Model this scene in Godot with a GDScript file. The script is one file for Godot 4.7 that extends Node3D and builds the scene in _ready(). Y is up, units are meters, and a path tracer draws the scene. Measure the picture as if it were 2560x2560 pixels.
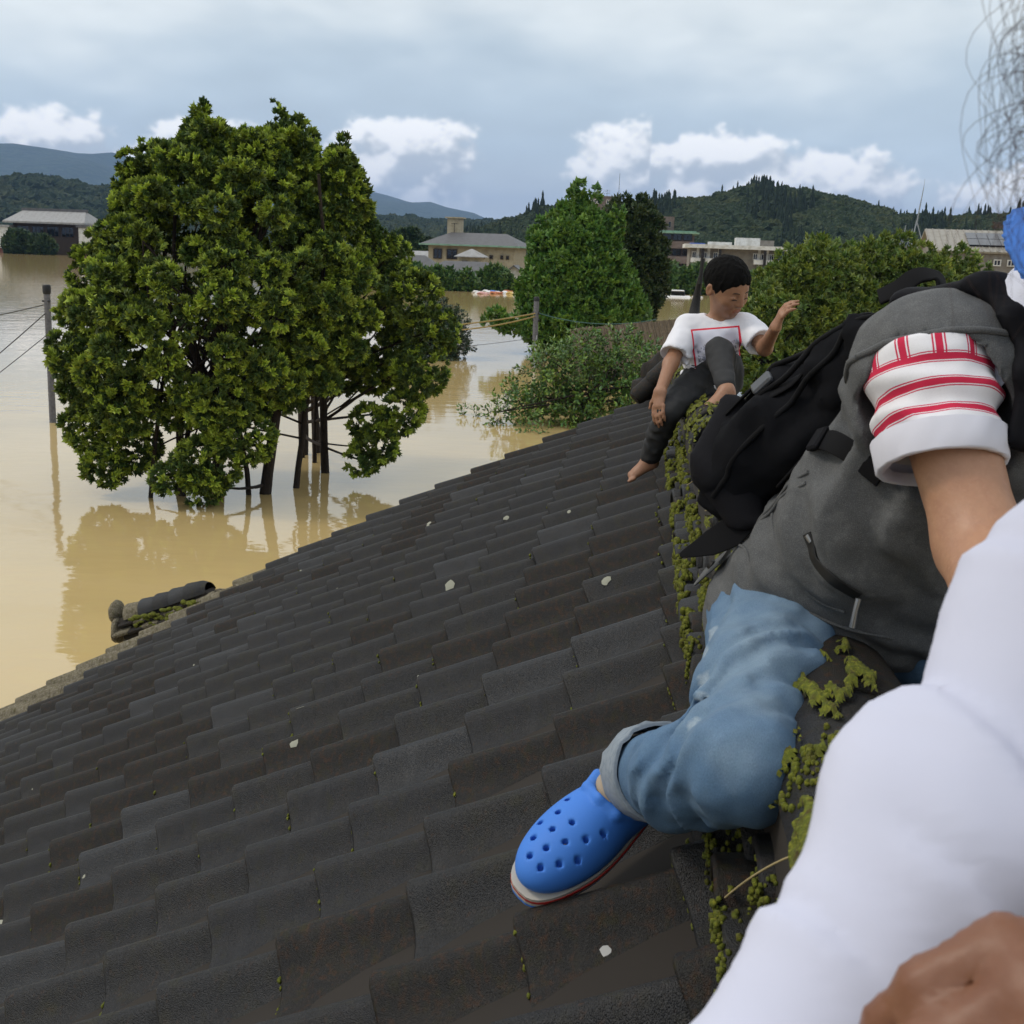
extends Node3D
# A flooded town seen from the ridge of a tiled roof. Water level is y = 0, the ridge runs along z.

const SLOPE := 0.4992            # radians, pitch of the roof
const RIDGE_X := 0.285
var rng := RandomNumberGenerator.new()
var used_names := {}
var mats := {}
var tex := {}

func _ready() -> void:
	setup_camera()
	setup_sky()
	make_materials()
	build_water_and_land()
	build_house()
	build_far_buildings()
	build_vegetation()
	build_poles_and_debris()
	cloth_materials()
	build_child()
	build_man()
	build_companion()

# ------------------------------------------------------------------ camera, sky, sun
func setup_camera() -> void:
	var cam := Camera3D.new()
	cam.name = "camera"
	cam.transform = Transform3D(Basis(Vector3(0.99364, 0.03411, -0.10732), Vector3(-0.05584, 0.97684, -0.20654), Vector3(0.09778, 0.21122, 0.97254)).orthonormalized(), Vector3(0, 3.2, 0))
	cam.near = 0.05
	cam.far = 20000.0
	cam.fov = 46.1
	var att := CameraAttributesPhysical.new()
	att.frustum_focal_length = 28.2
	att.frustum_focus_distance = 3.4
	att.exposure_aperture = 15.0
	att.frustum_near = 0.05
	att.frustum_far = 20000.0
	cam.attributes = att
	add_child(cam)
	cam.current = true

func setup_sky() -> void:
	var env := Environment.new()
	env.background_mode = Environment.BG_SKY
	var sm := PanoramaSkyMaterial.new()
	sm.panorama = ImageTexture.create_from_image(sky_image())
	var sky := Sky.new()
	sky.sky_material = sm
	env.sky = sky
	env.background_energy_multiplier = 1.0
	env.tonemap_mode = Environment.TONE_MAPPER_LINEAR
	env.tonemap_exposure = 1.12
	env.sdfgi_enabled = true
	env.ssao_enabled = true
	env.ssil_enabled = true
	env.fog_enabled = true
	env.fog_mode = Environment.FOG_MODE_EXPONENTIAL
	env.fog_density = 0.00012
	env.fog_light_color = Color(0.62, 0.77, 1.0)
	var we := WorldEnvironment.new()
	we.name = "world_environment"
	we.environment = env
	add_child(we)
	var sun := DirectionalLight3D.new()
	sun.name = "sun"
	sun.light_energy = 0.4
	sun.light_color = Color(1.0, 0.96, 0.9)
	sun.light_angular_distance = 12.0
	sun.shadow_enabled = true
	add_child(sun)
	sun.look_at_from_position(Vector3(-0.66, 0.72, 0.12) * 50.0, Vector3.ZERO)

func sky_image() -> Image:
	var w := 4096
	var h := 2048
	var n := FastNoiseLite.new()
	n.seed = 11
	n.noise_type = FastNoiseLite.TYPE_SIMPLEX_SMOOTH
	n.fractal_type = FastNoiseLite.FRACTAL_FBM
	n.fractal_octaves = 5
	n.frequency = 1.0
	var n2 := FastNoiseLite.new()
	n2.seed = 5
	n2.noise_type = FastNoiseLite.TYPE_SIMPLEX_SMOOTH
	n2.fractal_octaves = 3
	n2.frequency = 1.0
	# heaps of cumulus: azimuth, height, half width, half height in degrees
	var heaps := []
	heaps.append_array([[-33.0, 5.0, 3.0, 2.0], [-29.5, 4.9, 2.4, 1.9], [-26.6, 5.3, 2.2, 2.0], [-24.4, 5.5, 2.0, 1.8], [-22.0, 5.0, 2.2, 1.8], [-19.6, 4.4, 2.4, 1.7], [-17.6, 4.9, 1.4, 1.2], [-15.6, 4.2, 2.0, 1.2], [-27.0, 3.9, 7.0, 0.9]])
	heaps.append_array([[-12.8, 3.7, 1.4, 1.1], [-11.0, 3.9, 1.5, 1.1], [-8.8, 3.5, 1.8, 1.0], [-6.4, 3.4, 1.7, 1.0], [-4.2, 3.7, 1.3, 0.9], [-2.6, 3.9, 1.3, 0.85], [-0.8, 4.0, 1.4, 0.85], [0.3, 3.9, 0.9, 0.6], [-6.5, 2.4, 6.5, 0.7], [-2.0, 3.0, 3.0, 0.8]])
	heaps.append_array([[8.4, 3.8, 1.1, 0.8], [9.6, 4.5, 1.1, 1.2], [10.9, 4.1, 1.2, 1.1], [9.8, 3.2, 2.2, 0.8], [17.0, 1.8, 4.0, 0.6]])
	var r := RandomNumberGenerator.new()
	r.seed = 77
	for i in 70:
		var az := r.randf_range(24.0, 324.0)
		heaps.append([az if az < 180.0 else az - 360.0, r.randf_range(1.5, 5.0), r.randf_range(1.6, 4.0), r.randf_range(0.9, 2.2)])
	var bins := []
	for i in 72:
		bins.append([])
	for p in heaps:
		for i in 72:
			var c := -177.5 + 5.0 * i
			var dd: float = absf(wrapf(c - p[0], -180.0, 180.0))
			if dd < p[2] * 1.6 + 3.0:
				bins[i].append(p)
	var data := PackedFloat32Array()
	data.resize(w * h * 3)
	var below := Vector3(0.42, 0.42, 0.4)
	var top := h / 2
	var y := 0
	while y < top:
		var el := 90.0 - (y + 0.5) * 180.0 / h
		var step := 8 if el > 24.0 else (4 if el > 13.0 else 1)
		var x := 0
		while x < w:
			var az := (x + 0.5) * 360.0 / w - 180.0
			var c := sky_colour(az, el, n, n2, bins)
			for dy in step:
				for dx in step:
					var k := ((y + dy) * w + x + dx) * 3
					data[k] = c.x
					data[k + 1] = c.y
					data[k + 2] = c.z
			x += step
		y += step
	for k in range(top * w, w * h):
		data[k * 3] = below.x
		data[k * 3 + 1] = below.y
		data[k * 3 + 2] = below.z
	return Image.create_from_data(w, h, false, Image.FORMAT_RGBF, data.to_byte_array())

func heap_field(az: float, el: float, n: FastNoiseLite, bin: Array) -> float:
	var m := -1.0
	for p in bin:
		var dx: float = wrapf(az - p[0], -180.0, 180.0) / p[2]
		var dy: float = (el - p[1]) / p[3]
		if dy < 0.0:
			dy *= 0.6
		var v := 1.0 - sqrt(dx * dx + dy * dy)
		var g := maxf(0.35 - absf(v - m), 0.0) / 0.35
		m = maxf(m, v) + g * g * 0.0875
	if m < -0.7:
		return m
	return m + 0.5 * n.get_noise_3d(az * 0.55, el * 0.8, 3.0) + 0.16 * n.get_noise_3d(az * 2.2, el * 2.9, 8.0)

func sky_colour(az: float, el: float, n: FastNoiseLite, n2: FastNoiseLite, bins: Array) -> Vector3:
	var a := deg_to_rad(az)
	# high thin overcast with broad streaks
	var s := n2.get_noise_3d(cos(a) * 3.0, sin(a) * 3.0, el * 0.16)
	var s2 := n2.get_noise_3d(cos(a) * 11.0 + 7.0, sin(a) * 11.0, el * 0.5)
	var c := Vector3(0.74, 0.81, 0.83).lerp(Vector3(0.60, 0.71, 0.785), smoothstep(2.0, 5.0, el))
	c = c.lerp(Vector3(0.82, 0.88, 0.89), smoothstep(5.5, 11.0, el + s * 4.0 + s2 * 1.2))
	c *= 1.0 + 0.12 * s + 0.07 * s2
	c = c.lerp(Vector3(0.90, 0.93, 0.95) * (1.0 + 0.16 * s + 0.1 * s2), smoothstep(11.0, 50.0, el))
	if el < 11.5:
		var bin: Array = bins[clampi(int((az + 180.0) / 5.0), 0, 71)]
		if bin.size() > 0:
			var d := heap_field(az, el, n, bin)
			if d > -0.12:
				var cover := smoothstep(-0.12, 0.20, d)
				var up := heap_field(az - 0.35, el + 0.55, n, bin)
				var lit := smoothstep(-0.25, 0.75, (d - up) * 1.6 + 0.12)
				lit *= smoothstep(0.6, 3.4, el)
				var grey := Vector3(0.62, 0.68, 0.72)
				c = c.lerp(grey.lerp(Vector3(1.2, 1.2, 1.18), lit), cover * (0.55 + 0.45 * smoothstep(0.5, 3.0, el)))
	return c

# ------------------------------------------------------------------ helpers
func unique_name(called: String) -> String:
	if not used_names.has(called):
		used_names[called] = 0
		return called
	used_names[called] += 1
	return "%s_%03d" % [called, used_names[called]]

func thing(called: String, label: String, category: String, at := Vector3.ZERO, group := "") -> Node3D:
	var o := Node3D.new()
	o.name = unique_name(called)
	add_child(o)
	o.position = at
	o.set_meta("label", label)
	o.set_meta("category", category)
	if group != "":
		o.set_meta("group", group)
	return o

func part(called: String, mesh: Mesh, mat: Material, parent: Node3D, at := Vector3.ZERO, label := "") -> MeshInstance3D:
	var o := MeshInstance3D.new()
	o.name = called
	o.mesh = mesh
	o.material_override = mat
	o.position = at
	parent.add_child(o, true)
	if label != "":
		o.set_meta("label", label)
	return o

func solo(called: String, mesh: Mesh, mat: Material, label: String, category: String, at := Vector3.ZERO, group := "") -> MeshInstance3D:
	var o := MeshInstance3D.new()
	o.name = unique_name(called)
	o.mesh = mesh
	o.material_override = mat
	o.position = at
	add_child(o)
	o.set_meta("label", label)
	o.set_meta("category", category)
	if group != "":
		o.set_meta("group", group)
	return o

func structure(called: String, mesh: Mesh, mat: Material, label: String, category: String, at := Vector3.ZERO) -> MeshInstance3D:
	var o := solo(called, mesh, mat, label, category, at)
	o.set_meta("kind", "structure")
	return o

# Collects triangles (counter-clockwise seen from outside) into one ArrayMesh.
class MB:
	var v := PackedVector3Array()
	var c := PackedColorArray()
	var t := PackedVector2Array()
	var f := PackedInt32Array()
	var col := Color(1, 1, 1)
	func p(a: Vector3, uv := Vector2.ZERO) -> int:
		v.append(a)
		c.append(col)
		t.append(uv)
		return v.size() - 1
	func tri(a: int, b: int, d: int) -> void:
		f.append(a)
		f.append(b)
		f.append(d)
	func quad(a: int, b: int, d: int, e: int) -> void:
		f.append_array(PackedInt32Array([a, b, d, a, d, e]))
	func face(a: Vector3, b: Vector3, d: Vector3, e: Vector3) -> void:
		var i := p(a, Vector2(0, 0))
		p(b, Vector2(1, 0))
		p(d, Vector2(1, 1))
		p(e, Vector2(0, 1))
		quad(i, i + 1, i + 2, i + 3)
	func box(at: Vector3, size: Vector3, b := Basis.IDENTITY, bevel := 0.0) -> void:
		var h := size * 0.5
		if bevel > 0.0:
			bevelled(at, h, b, bevel)
			return
		var q := []
		for i in 8:
			q.append(at + b * Vector3(h.x if i & 1 else -h.x, h.y if i & 2 else -h.y, h.z if i & 4 else -h.z))
		face(q[4], q[5], q[7], q[6])
		face(q[1], q[0], q[2], q[3])
		face(q[5], q[1], q[3], q[7])
		face(q[0], q[4], q[6], q[2])
		face(q[6], q[7], q[3], q[2])
		face(q[0], q[1], q[5], q[4])
	func bevelled(at: Vector3, h: Vector3, b: Basis, e: float) -> void:
		e = minf(e, minf(h.x, minf(h.y, h.z)) * 0.9)
		var k := h - Vector3(e, e, e)
		var ax := [Vector3(h.x, k.y, k.z), Vector3(k.x, h.y, k.z), Vector3(k.x, k.y, h.z)]
		var g := {}
		for i in 8:
			var s := Vector3(1 if i & 1 else -1, 1 if i & 2 else -1, 1 if i & 4 else -1)
			for j in 3:
				g[i * 3 + j] = at + b * (ax[j] * s)
		for j in 3:
			var u := (j + 1) % 3
			var w := (j + 2) % 3
			for s in 2:
				var o := (1 << j) * s
				var q := [o, o | (1 << u), o | (1 << u) | (1 << w), o | (1 << w)]
				if s == 0:
					q.reverse()
				face(g[q[0] * 3 + j], g[q[1] * 3 + j], g[q[2] * 3 + j], g[q[3] * 3 + j])
			# edges along axis j
			for s in 4:
				var o2 := ((1 << u) if s & 1 else 0) | ((1 << w) if s & 2 else 0)
				var e0 := o2
				var e1 := o2 | (1 << j)
				var a0: Vector3 = g[e0 * 3 + u]
				var a1: Vector3 = g[e1 * 3 + u]
				var b0: Vector3 = g[e0 * 3 + w]
				var b1: Vector3 = g[e1 * 3 + w]
				var nn := (a1 - a0).cross(b0 - a0)
				if nn.dot((a0 + b1) * 0.5 - at) > 0.0:
					face(a0, a1, b1, b0)
				else:
					face(b0, b1, a1, a0)
		for i in 8:
			var a0: Vector3 = g[i * 3]
			var a1: Vector3 = g[i * 3 + 1]
			var a2: Vector3 = g[i * 3 + 2]
			var q := p(a0)
			p(a1)
			p(a2)
			if (a1 - a0).cross(a2 - a0).dot(a0 - at) > 0.0:
				tri(q, q + 1, q + 2)
			else:
				tri(q, q + 2, q + 1)
	# rows of points joined into a sheet; the sheet faces rows x columns
	func sheet(rows: Array, closed := false, uvs := []) -> void:
		var base := v.size()
		var m: int = rows[0].size()
		for i in rows.size():
			for j in m:
				p(rows[i][j], uvs[i][j] if uvs.size() > 0 else Vector2(float(j) / maxf(1, m - 1), float(i) / maxf(1, rows.size() - 1)))
		for i in rows.size() - 1:
			for j in (m if closed else m - 1):
				var a := base + i * m + j
				var b := base + i * m + (j + 1) % m
				quad(a, b, b + m, a + m)
	func tube(pts: Array, radii: Array, sides := 8, caps := true) -> void:
		var rows := []
		var side := Vector3.ZERO
		for i in pts.size():
			var d: Vector3 = (pts[mini(i + 1, pts.size() - 1)] - pts[maxi(i - 1, 0)]).normalized()
			if side == Vector3.ZERO:
				side = d.cross(Vector3.UP if absf(d.y) < 0.9 else Vector3.RIGHT).normalized()
			side = (side - d * side.dot(d)).normalized()
			var other := d.cross(side)
			var ring := []
			for j in sides:
				var a := TAU * j / sides
				ring.append(pts[i] + (side * cos(a) + other * sin(a)) * radii[i])
			rows.append(ring)
		sheet(rows, true)
		if caps:
			for e in 2:
				var k := rows.size() - 1 if e else 0
				var m := p(pts[k])
				var b0 := v.size()
				for j in sides:
					p(rows[k][j])
				for j in sides:
					if e:
						tri(m, b0 + j, b0 + (j + 1) % sides)
					else:
						tri(m, b0 + (j + 1) % sides, b0 + j)
	func add(o: MB, x: Transform3D) -> void:
		var base := v.size()
		for q in o.v:
			v.append(x * q)
		c.append_array(o.c)
		t.append_array(o.t)
		for k in o.f:
			f.append(base + k)
	func mesh(smooth := true, colours := false, uvs := true) -> ArrayMesh:
		var a := []
		a.resize(Mesh.ARRAY_MAX)
		var vv := v
		var cc := c
		var tt := t
		var ff := PackedInt32Array()
		ff.resize(f.size())
		if not smooth:
			vv = PackedVector3Array()
			cc = PackedColorArray()
			tt = PackedVector2Array()
			for k in f:
				vv.append(v[k])
				cc.append(c[k])
				tt.append(t[k])
		var nn := PackedVector3Array()
		nn.resize(vv.size())
		for k in range(0, f.size(), 3):
			var i0 := f[k] if smooth else k
			var i1 := f[k + 1] if smooth else k + 1
			var i2 := f[k + 2] if smooth else k + 2
			var n := (vv[i1] - vv[i0]).cross(vv[i2] - vv[i0])
			if not smooth:
				n = n.normalized()
			nn[i0] += n
			nn[i1] += n
			nn[i2] += n
			ff[k] = i0
			ff[k + 1] = i2
			ff[k + 2] = i1
		for k in nn.size():
			nn[k] = nn[k].normalized() if nn[k].length_squared() > 1e-20 else Vector3.UP
		a[Mesh.ARRAY_VERTEX] = vv
		a[Mesh.ARRAY_NORMAL] = nn
		if colours:
			a[Mesh.ARRAY_COLOR] = cc
		if uvs:
			a[Mesh.ARRAY_TEX_UV] = tt
		a[Mesh.ARRAY_INDEX] = ff
		var m := ArrayMesh.new()
		m.add_surface_from_arrays(Mesh.PRIMITIVE_TRIANGLES, a)
		return m

func noise(seed_: int, freq: float, oct := 3) -> FastNoiseLite:
	var n := FastNoiseLite.new()
	n.seed = seed_
	n.noise_type = FastNoiseLite.TYPE_SIMPLEX_SMOOTH
	n.frequency = freq
	n.fractal_octaves = oct
	return n

# greyscale tile of noise as bytes
func grey(size: int, seed_: int, freq: float, oct := 4, cell := false) -> PackedByteArray:
	var n := noise(seed_, freq, oct)
	if cell:
		n.noise_type = FastNoiseLite.TYPE_CELLULAR
	var im := n.get_seamless_image(size, size)
	im.convert(Image.FORMAT_L8)
	return im.get_data()

func height_tex(data: PackedByteArray, size: int) -> ImageTexture:
	return ImageTexture.create_from_image(Image.create_from_data(size, size, false, Image.FORMAT_L8, data))

func normal_tex(data: PackedByteArray, size: int, strength: float) -> ImageTexture:
	var im := Image.create_from_data(size, size, false, Image.FORMAT_L8, data)
	im.convert(Image.FORMAT_RGBA8)
	im.bump_map_to_normal_map(strength)
	return ImageTexture.create_from_image(im)

func lin(r: float, g: float, b: float) -> Color:
	return Color(r, g, b).linear_to_srgb()

func std(called: String, albedo: Color, rough := 0.8) -> StandardMaterial3D:
	var m := StandardMaterial3D.new()
	m.resource_name = called
	m.albedo_color = albedo
	m.roughness = rough
	mats[called] = m
	return m

# ------------------------------------------------------------------ materials
# A mottled surface: base colour with blotches of others, as a seamless image. layers: [seed, freq, from, to, colour]
func mottled(size: int, base: Color, layers: Array) -> ImageTexture:
	var px := PackedFloat32Array()
	px.resize(size * size * 3)
	for i in size * size:
		px[i * 3] = base.r
		px[i * 3 + 1] = base.g
		px[i * 3 + 2] = base.b
	for l in layers:
		var g := grey(size, l[0], l[1], l[5] if l.size() > 5 else 4)
		var c: Color = l[4]
		var lo: float = l[2] * 255.0
		var hi: float = l[3] * 255.0
		for i in size * size:
			var w := (g[i] - lo) / (hi - lo)
			if w <= 0.0:
				continue
			if w > 1.0:
				w = 1.0
			w *= c.a
			var k := i * 3
			px[k] += (c.r - px[k]) * w
			px[k + 1] += (c.g - px[k + 1]) * w
			px[k + 2] += (c.b - px[k + 2]) * w
	var bytes := PackedByteArray()
	bytes.resize(size * size * 3)
	for i in px.size():
		bytes[i] = int(clampf(px[i], 0.0, 1.0) * 255.0)
	return ImageTexture.create_from_image(Image.create_from_data(size, size, false, Image.FORMAT_RGB8, bytes))

func triplanar(m: StandardMaterial3D, t: Texture2D, scale: Vector3, bump: Texture2D = null, strength := 1.0, world := true) -> StandardMaterial3D:
	m.albedo_texture = t
	m.uv1_triplanar = true
	m.uv1_world_triplanar = world
	m.uv1_scale = scale
	if bump:
		m.normal_enabled = true
		m.normal_texture = bump
		m.normal_scale = strength
	return m

func make_materials() -> void:
	rng.seed = 4242
	tex.fine = normal_tex(grey(512, 3, 0.06, 4), 512, 6.0)
	tex.grain = normal_tex(grey(1024, 4, 0.30, 2), 1024, 5.0)
	tex.coarse = normal_tex(grey(512, 8, 0.02, 4), 512, 6.0)
	# roof tiles, five firings and ages of the same grey clay
	var t1 := mottled(1024, Color(0.140, 0.143, 0.152), [[21, 0.006, 0.45, 0.8, Color(0.170, 0.160, 0.152, 0.9)], [22, 0.016, 0.5, 0.8, Color(0.108, 0.108, 0.112, 0.9)], [23, 0.030, 0.70, 0.84, Color(0.30, 0.19, 0.12, 0.7)], [24, 0.22, 0.62, 0.82, Color(0.34, 0.335, 0.33, 0.75)], [25, 0.16, 0.60, 0.78, Color(0.070, 0.068, 0.066, 0.85)], [26, 0.010, 0.62, 0.82, Color(0.20, 0.19, 0.10, 0.45)]])
	var t2 := mottled(1024, Color(0.185, 0.195, 0.21), [[31, 0.006, 0.4, 0.8, Color(0.145, 0.147, 0.152, 0.9)], [32, 0.02, 0.55, 0.8, Color(0.22, 0.205, 0.19, 0.7)], [33, 0.22, 0.64, 0.84, Color(0.38, 0.375, 0.36, 0.7)], [34, 0.03, 0.72, 0.85, Color(0.30, 0.20, 0.13, 0.6)], [35, 0.14, 0.62, 0.8, Color(0.09, 0.09, 0.095, 0.8)]])
	var t3 := mottled(1024, Color(0.146, 0.140, 0.136), [[41, 0.006, 0.4, 0.8, Color(0.118, 0.119, 0.124, 0.9)], [42, 0.024, 0.60, 0.8, Color(0.29, 0.18, 0.11, 0.75)], [43, 0.20, 0.62, 0.82, Color(0.33, 0.32, 0.30, 0.75)], [44, 0.015, 0.62, 0.82, Color(0.20, 0.19, 0.09, 0.6)], [45, 0.15, 0.6, 0.78, Color(0.072, 0.068, 0.064, 0.85)]])
	var t4 := mottled(512, Color(0.47, 0.44, 0.37), [[51, 0.02, 0.4, 0.75, Color(0.33, 0.30, 0.25, 0.9)], [52, 0.05, 0.55, 0.8, Color(0.62, 0.60, 0.55, 0.8)], [53, 0.03, 0.6, 0.8, Color(0.28, 0.27, 0.15, 0.7)], [54, 0.12, 0.65, 0.85, Color(0.2, 0.19, 0.17, 0.8)]])
	var k := 0
	for t in [t1, t2, t3, t1, t4]:
		var m := std("tile_clay_%d" % k, Color(1, 1, 1), [0.54, 0.46, 0.60, 0.52, 0.85][k])
		triplanar(m, t, Vector3(1.5, 1.5, 1.5) * (1.0 + 0.13 * k), tex.grain, 1.0)
		m.metallic_specular = [0.36, 0.42, 0.32, 0.38, 0.3][k]
		m.uv1_offset = Vector3(0.31 * k, 0.17 * k, 0.47 * k)
		k += 1
	mats.tile_clay_3.albedo_color = Color(0.93, 0.94, 0.97)
	mats.tile_clay_1.albedo_color = Color(0.76, 0.77, 0.79)
	var moss := std("moss", Color(1, 1, 1), 1.0)
	triplanar(moss, mottled(256, Color(0.33, 0.36, 0.085), [[61, 0.04, 0.4, 0.8, Color(0.27, 0.29, 0.07, 0.9)], [62, 0.09, 0.55, 0.8, Color(0.55, 0.54, 0.15, 0.8)], [63, 0.03, 0.6, 0.85, Color(0.22, 0.17, 0.09, 0.8)]]), Vector3(6, 6, 6), tex.fine, 1.0)
	std("lichen", Color(0.60, 0.60, 0.54), 0.95)
	std("scrap_white", Color(0.66, 0.66, 0.65), 0.8)
	std("straw", Color(0.62, 0.56, 0.40), 0.8)
	std("deck", Color(0.16, 0.14, 0.12), 0.95)
	triplanar(std("plaster", Color(0.72, 0.69, 0.62), 0.9), mottled(256, Color(0.9, 0.9, 0.9), [[71, 0.02, 0.4, 0.8, Color(0.72, 0.7, 0.66, 0.7)]]), Vector3(0.5, 0.5, 0.5))
	# muddy water
	var water := std("water", Color(1, 1, 1), 0.045)
	var wn := PackedByteArray()
	var ga := grey(1024, 91, 0.006, 3)
	var gb := grey(1024, 92, 0.03, 3)
	wn.resize(1024 * 1024)
	for i in 1024 * 1024:
		wn[i] = int(ga[i] * 0.72 + gb[i] * 0.28)
	triplanar(water, mottled(512, lin(0.52, 0.385, 0.175), [[95, 0.008, 0.35, 0.8, Color(0.72, 0.63, 0.43, 0.5)], [96, 0.03, 0.5, 0.85, Color(0.76, 0.66, 0.45, 0.3)]]), Vector3(0.055, 0.1, 0.11), normal_tex(wn, 1024, 10.0), 0.055)
	water.metallic_specular = 0.5
	# wooded land
	var wood := std("forest_floor", Color(1, 1, 1), 1.0)
	triplanar(wood, mottled(512, lin(0.030, 0.052, 0.024), [[101, 0.02, 0.4, 0.75, Color(lin(0.045, 0.075, 0.03), 0.9)], [102, 0.06, 0.5, 0.8, Color(lin(0.014, 0.028, 0.016), 0.9)], [103, 0.01, 0.55, 0.8, Color(lin(0.07, 0.085, 0.035), 0.7)]]), Vector3(0.008, 0.008, 0.008), tex.coarse, 1.6)
	var far := std("far_forest", Color(1, 1, 1), 1.0)
	triplanar(far, mottled(512, lin(0.030, 0.052, 0.030), [[111, 0.02, 0.4, 0.75, Color(lin(0.05, 0.08, 0.04), 0.8)], [112, 0.05, 0.5, 0.8, Color(lin(0.016, 0.03, 0.02), 0.8)]]), Vector3(0.002, 0.002, 0.002), tex.coarse, 1.0)

# ------------------------------------------------------------------ water, hills
func skyline(az: float, pts: Array) -> float:
	if az <= pts[0][0]:
		return pts[0][1]
	for i in pts.size() - 1:
		if az <= pts[i + 1][0]:
			var u: float = (az - pts[i][0]) / (pts[i + 1][0] - pts[i][0])
			return lerpf(pts[i][1], pts[i + 1][1], u * u * (3.0 - 2.0 * u))
	return pts[pts.size() - 1][1]

# A range of hills as a solid ridge: crest heights (metres) along the compass, rising from near radius r0 over r1 to far radius r2
func hill_range(az0: float, az1: float, da: float, r0: float, r1: float, r2: float, crest: Array, rough: float, seed_: int) -> ArrayMesh:
	var n := noise(seed_, 1.0, 4)
	var mb := MB.new()
	var rows := []
	var steps := 22
	var az := az0
	while az <= az1 + 0.001:
		var a := deg_to_rad(az)
		var row := []
		var top := skyline(az, crest)
		for i in steps + 1:
			var u := float(i) / steps
			var r := lerpf(r0, r2, u)
			var up := (r - r0) / (r1 - r0) if r < r1 else 1.0 - (r - r1) / (r2 - r1)
			up = clampf(up, 0.0, 1.0)
			up = sin(up * PI * 0.5)
			var p := Vector3(sin(a) * r, 0, -cos(a) * r)
			var hh := top * up * (1.0 + rough * n.get_noise_2d(p.x * 6.0 / r1, p.z * 6.0 / r1) * (0.35 + 0.65 * up))
			row.append(p + Vector3.UP * (hh - 1.0))
		rows.append(row)
		az += da
	mb.sheet(rows)
	var m := mb.mesh(true, false, false)
	return m

func build_water_and_land() -> void:
	var mb := MB.new()
	var e := 9000.0
	mb.face(Vector3(-e, 0, e), Vector3(e, 0, e), Vector3(e, 0, -e), Vector3(-e, 0, -e))
	structure("water", mb.mesh(false, false, false), mats.water, "muddy brown floodwater spread over the whole town", "water")
	var mb2 := MB.new()
	mb2.box(Vector3(0, -8.0, 0), Vector3(2.0 * e, 1.0, 2.0 * e))
	structure("ground", mb2.mesh(false, false, false), mats.forest_floor, "drowned ground deep below the brown floodwater", "ground")
	structure("mountains", hill_range(-60, 0, 1.0, 3600, 5200, 7200, [[-60, 300], [-40, 390], [-28.5, 345], [-26, 338], [-22, 270], [-17, 235], [-12.7, 212], [-10.5, 180], [-8.4, 150], [-7.4, 138], [-6.3, 60], [-2, 20]], 0.25, 41), mats.far_forest, "blue hazy mountain range under the low clouds at left", "mountain")
	structure("green_hills", hill_range(-60, -6, 0.6, 640, 950, 1300, left_crest, 0.3, 43), mats.forest_floor, "low green wooded hill behind the white-walled house at left", "hill")
	structure("low_hills", hill_range(-18, -1, 0.4, 700, 1000, 1400, low_crest, 0.25, 45), mats.forest_floor, "low dark wooded hills behind the cream building", "hill")
	hill_crest = [[-9.5, 2], [-7.8, 9], [-6.2, 13], [-4.6, 17.5], [-2.6, 20], [0, 20], [2.5, 22], [4.7, 25.0], [6.5, 25.5], [8.5, 23.5], [10, 21], [11.2, 18.5], [13.5, 19], [16, 18.5], [20, 19], [28, 14], [34, 6]]
	structure("wooded_hill", hill_range(-9.5, 34, 0.5, 300, 430, 640, hill_crest, 0.12, 47), mats.forest_floor, "long hill covered in dark green forest behind the town at right", "hill")

var hill_crest := []
var left_crest := [[-60, 40], [-34, 42], [-28.6, 34], [-27, 36], [-25, 33], [-22, 28], [-17, 22], [-10, 18], [-6, 2]]
var low_crest := [[-18, 1], [-16, 12], [-13, 24], [-11, 25], [-9, 23], [-7, 23], [-5.5, 26], [-3, 26], [-1, 8]]

# ------------------------------------------------------------------ the flooded house
const EXPOSE := 0.235
const TILE_W := 0.246
const Z0 := -2.2273
const X0 := -0.13
const LAST_COURSE := -19
const PROFILE := [[-0.13, 0.048], [-0.08, 0.0672], [-0.035, 0.0744], [0.01, 0.0756], [0.055, 0.0702], [0.105, 0.0564], [0.16, 0.0384], [0.23, 0.0222], [0.32, 0.0108], [0.46, 0.0024], [0.66, 0.0], [0.97, 0.0132]]

# height of the plane of the tile crests on the left slope; the old roof bulges a little towards its far end
func roof_y(x: float, z: float) -> float:
	var u := clampf((0.1 - x) / 4.1, 0.0, 1.0)
	var bulge := 0.105 * sin(PI * pow(u, 0.92)) * smoothstep(-2.0, -7.0, z)
	return 2.3123 + (x - X0) * tan(SLOPE) + bulge

func tile_mesh(verge := false) -> ArrayMesh:
	var prof := PROFILE.duplicate()
	if verge:
		prof = [[-0.22, -0.075], [-0.215, -0.01], [-0.19, 0.012]] + prof
	var rows := [[], [], [], [], []]
	for q in prof:
		var z: float = q[0] * TILE_W
		var y: float = q[1] - 0.0756
		rows[0].append(Vector3(0.006, y - 0.033, z))
		rows[1].append(Vector3(-0.001, y - 0.030, z))
		rows[2].append(Vector3(0.0, y - 0.005, z))
		rows[3].append(Vector3(0.006, y, z))
		rows[4].append(Vector3(0.275, y - 0.031, z))
	var mb := MB.new()
	var flipped := []
	for r in rows:
		var q: Array = r.duplicate()
		q.reverse()
		flipped.append(q)
	mb.sheet(flipped)
	return mb.mesh(true, false, false)

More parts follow.
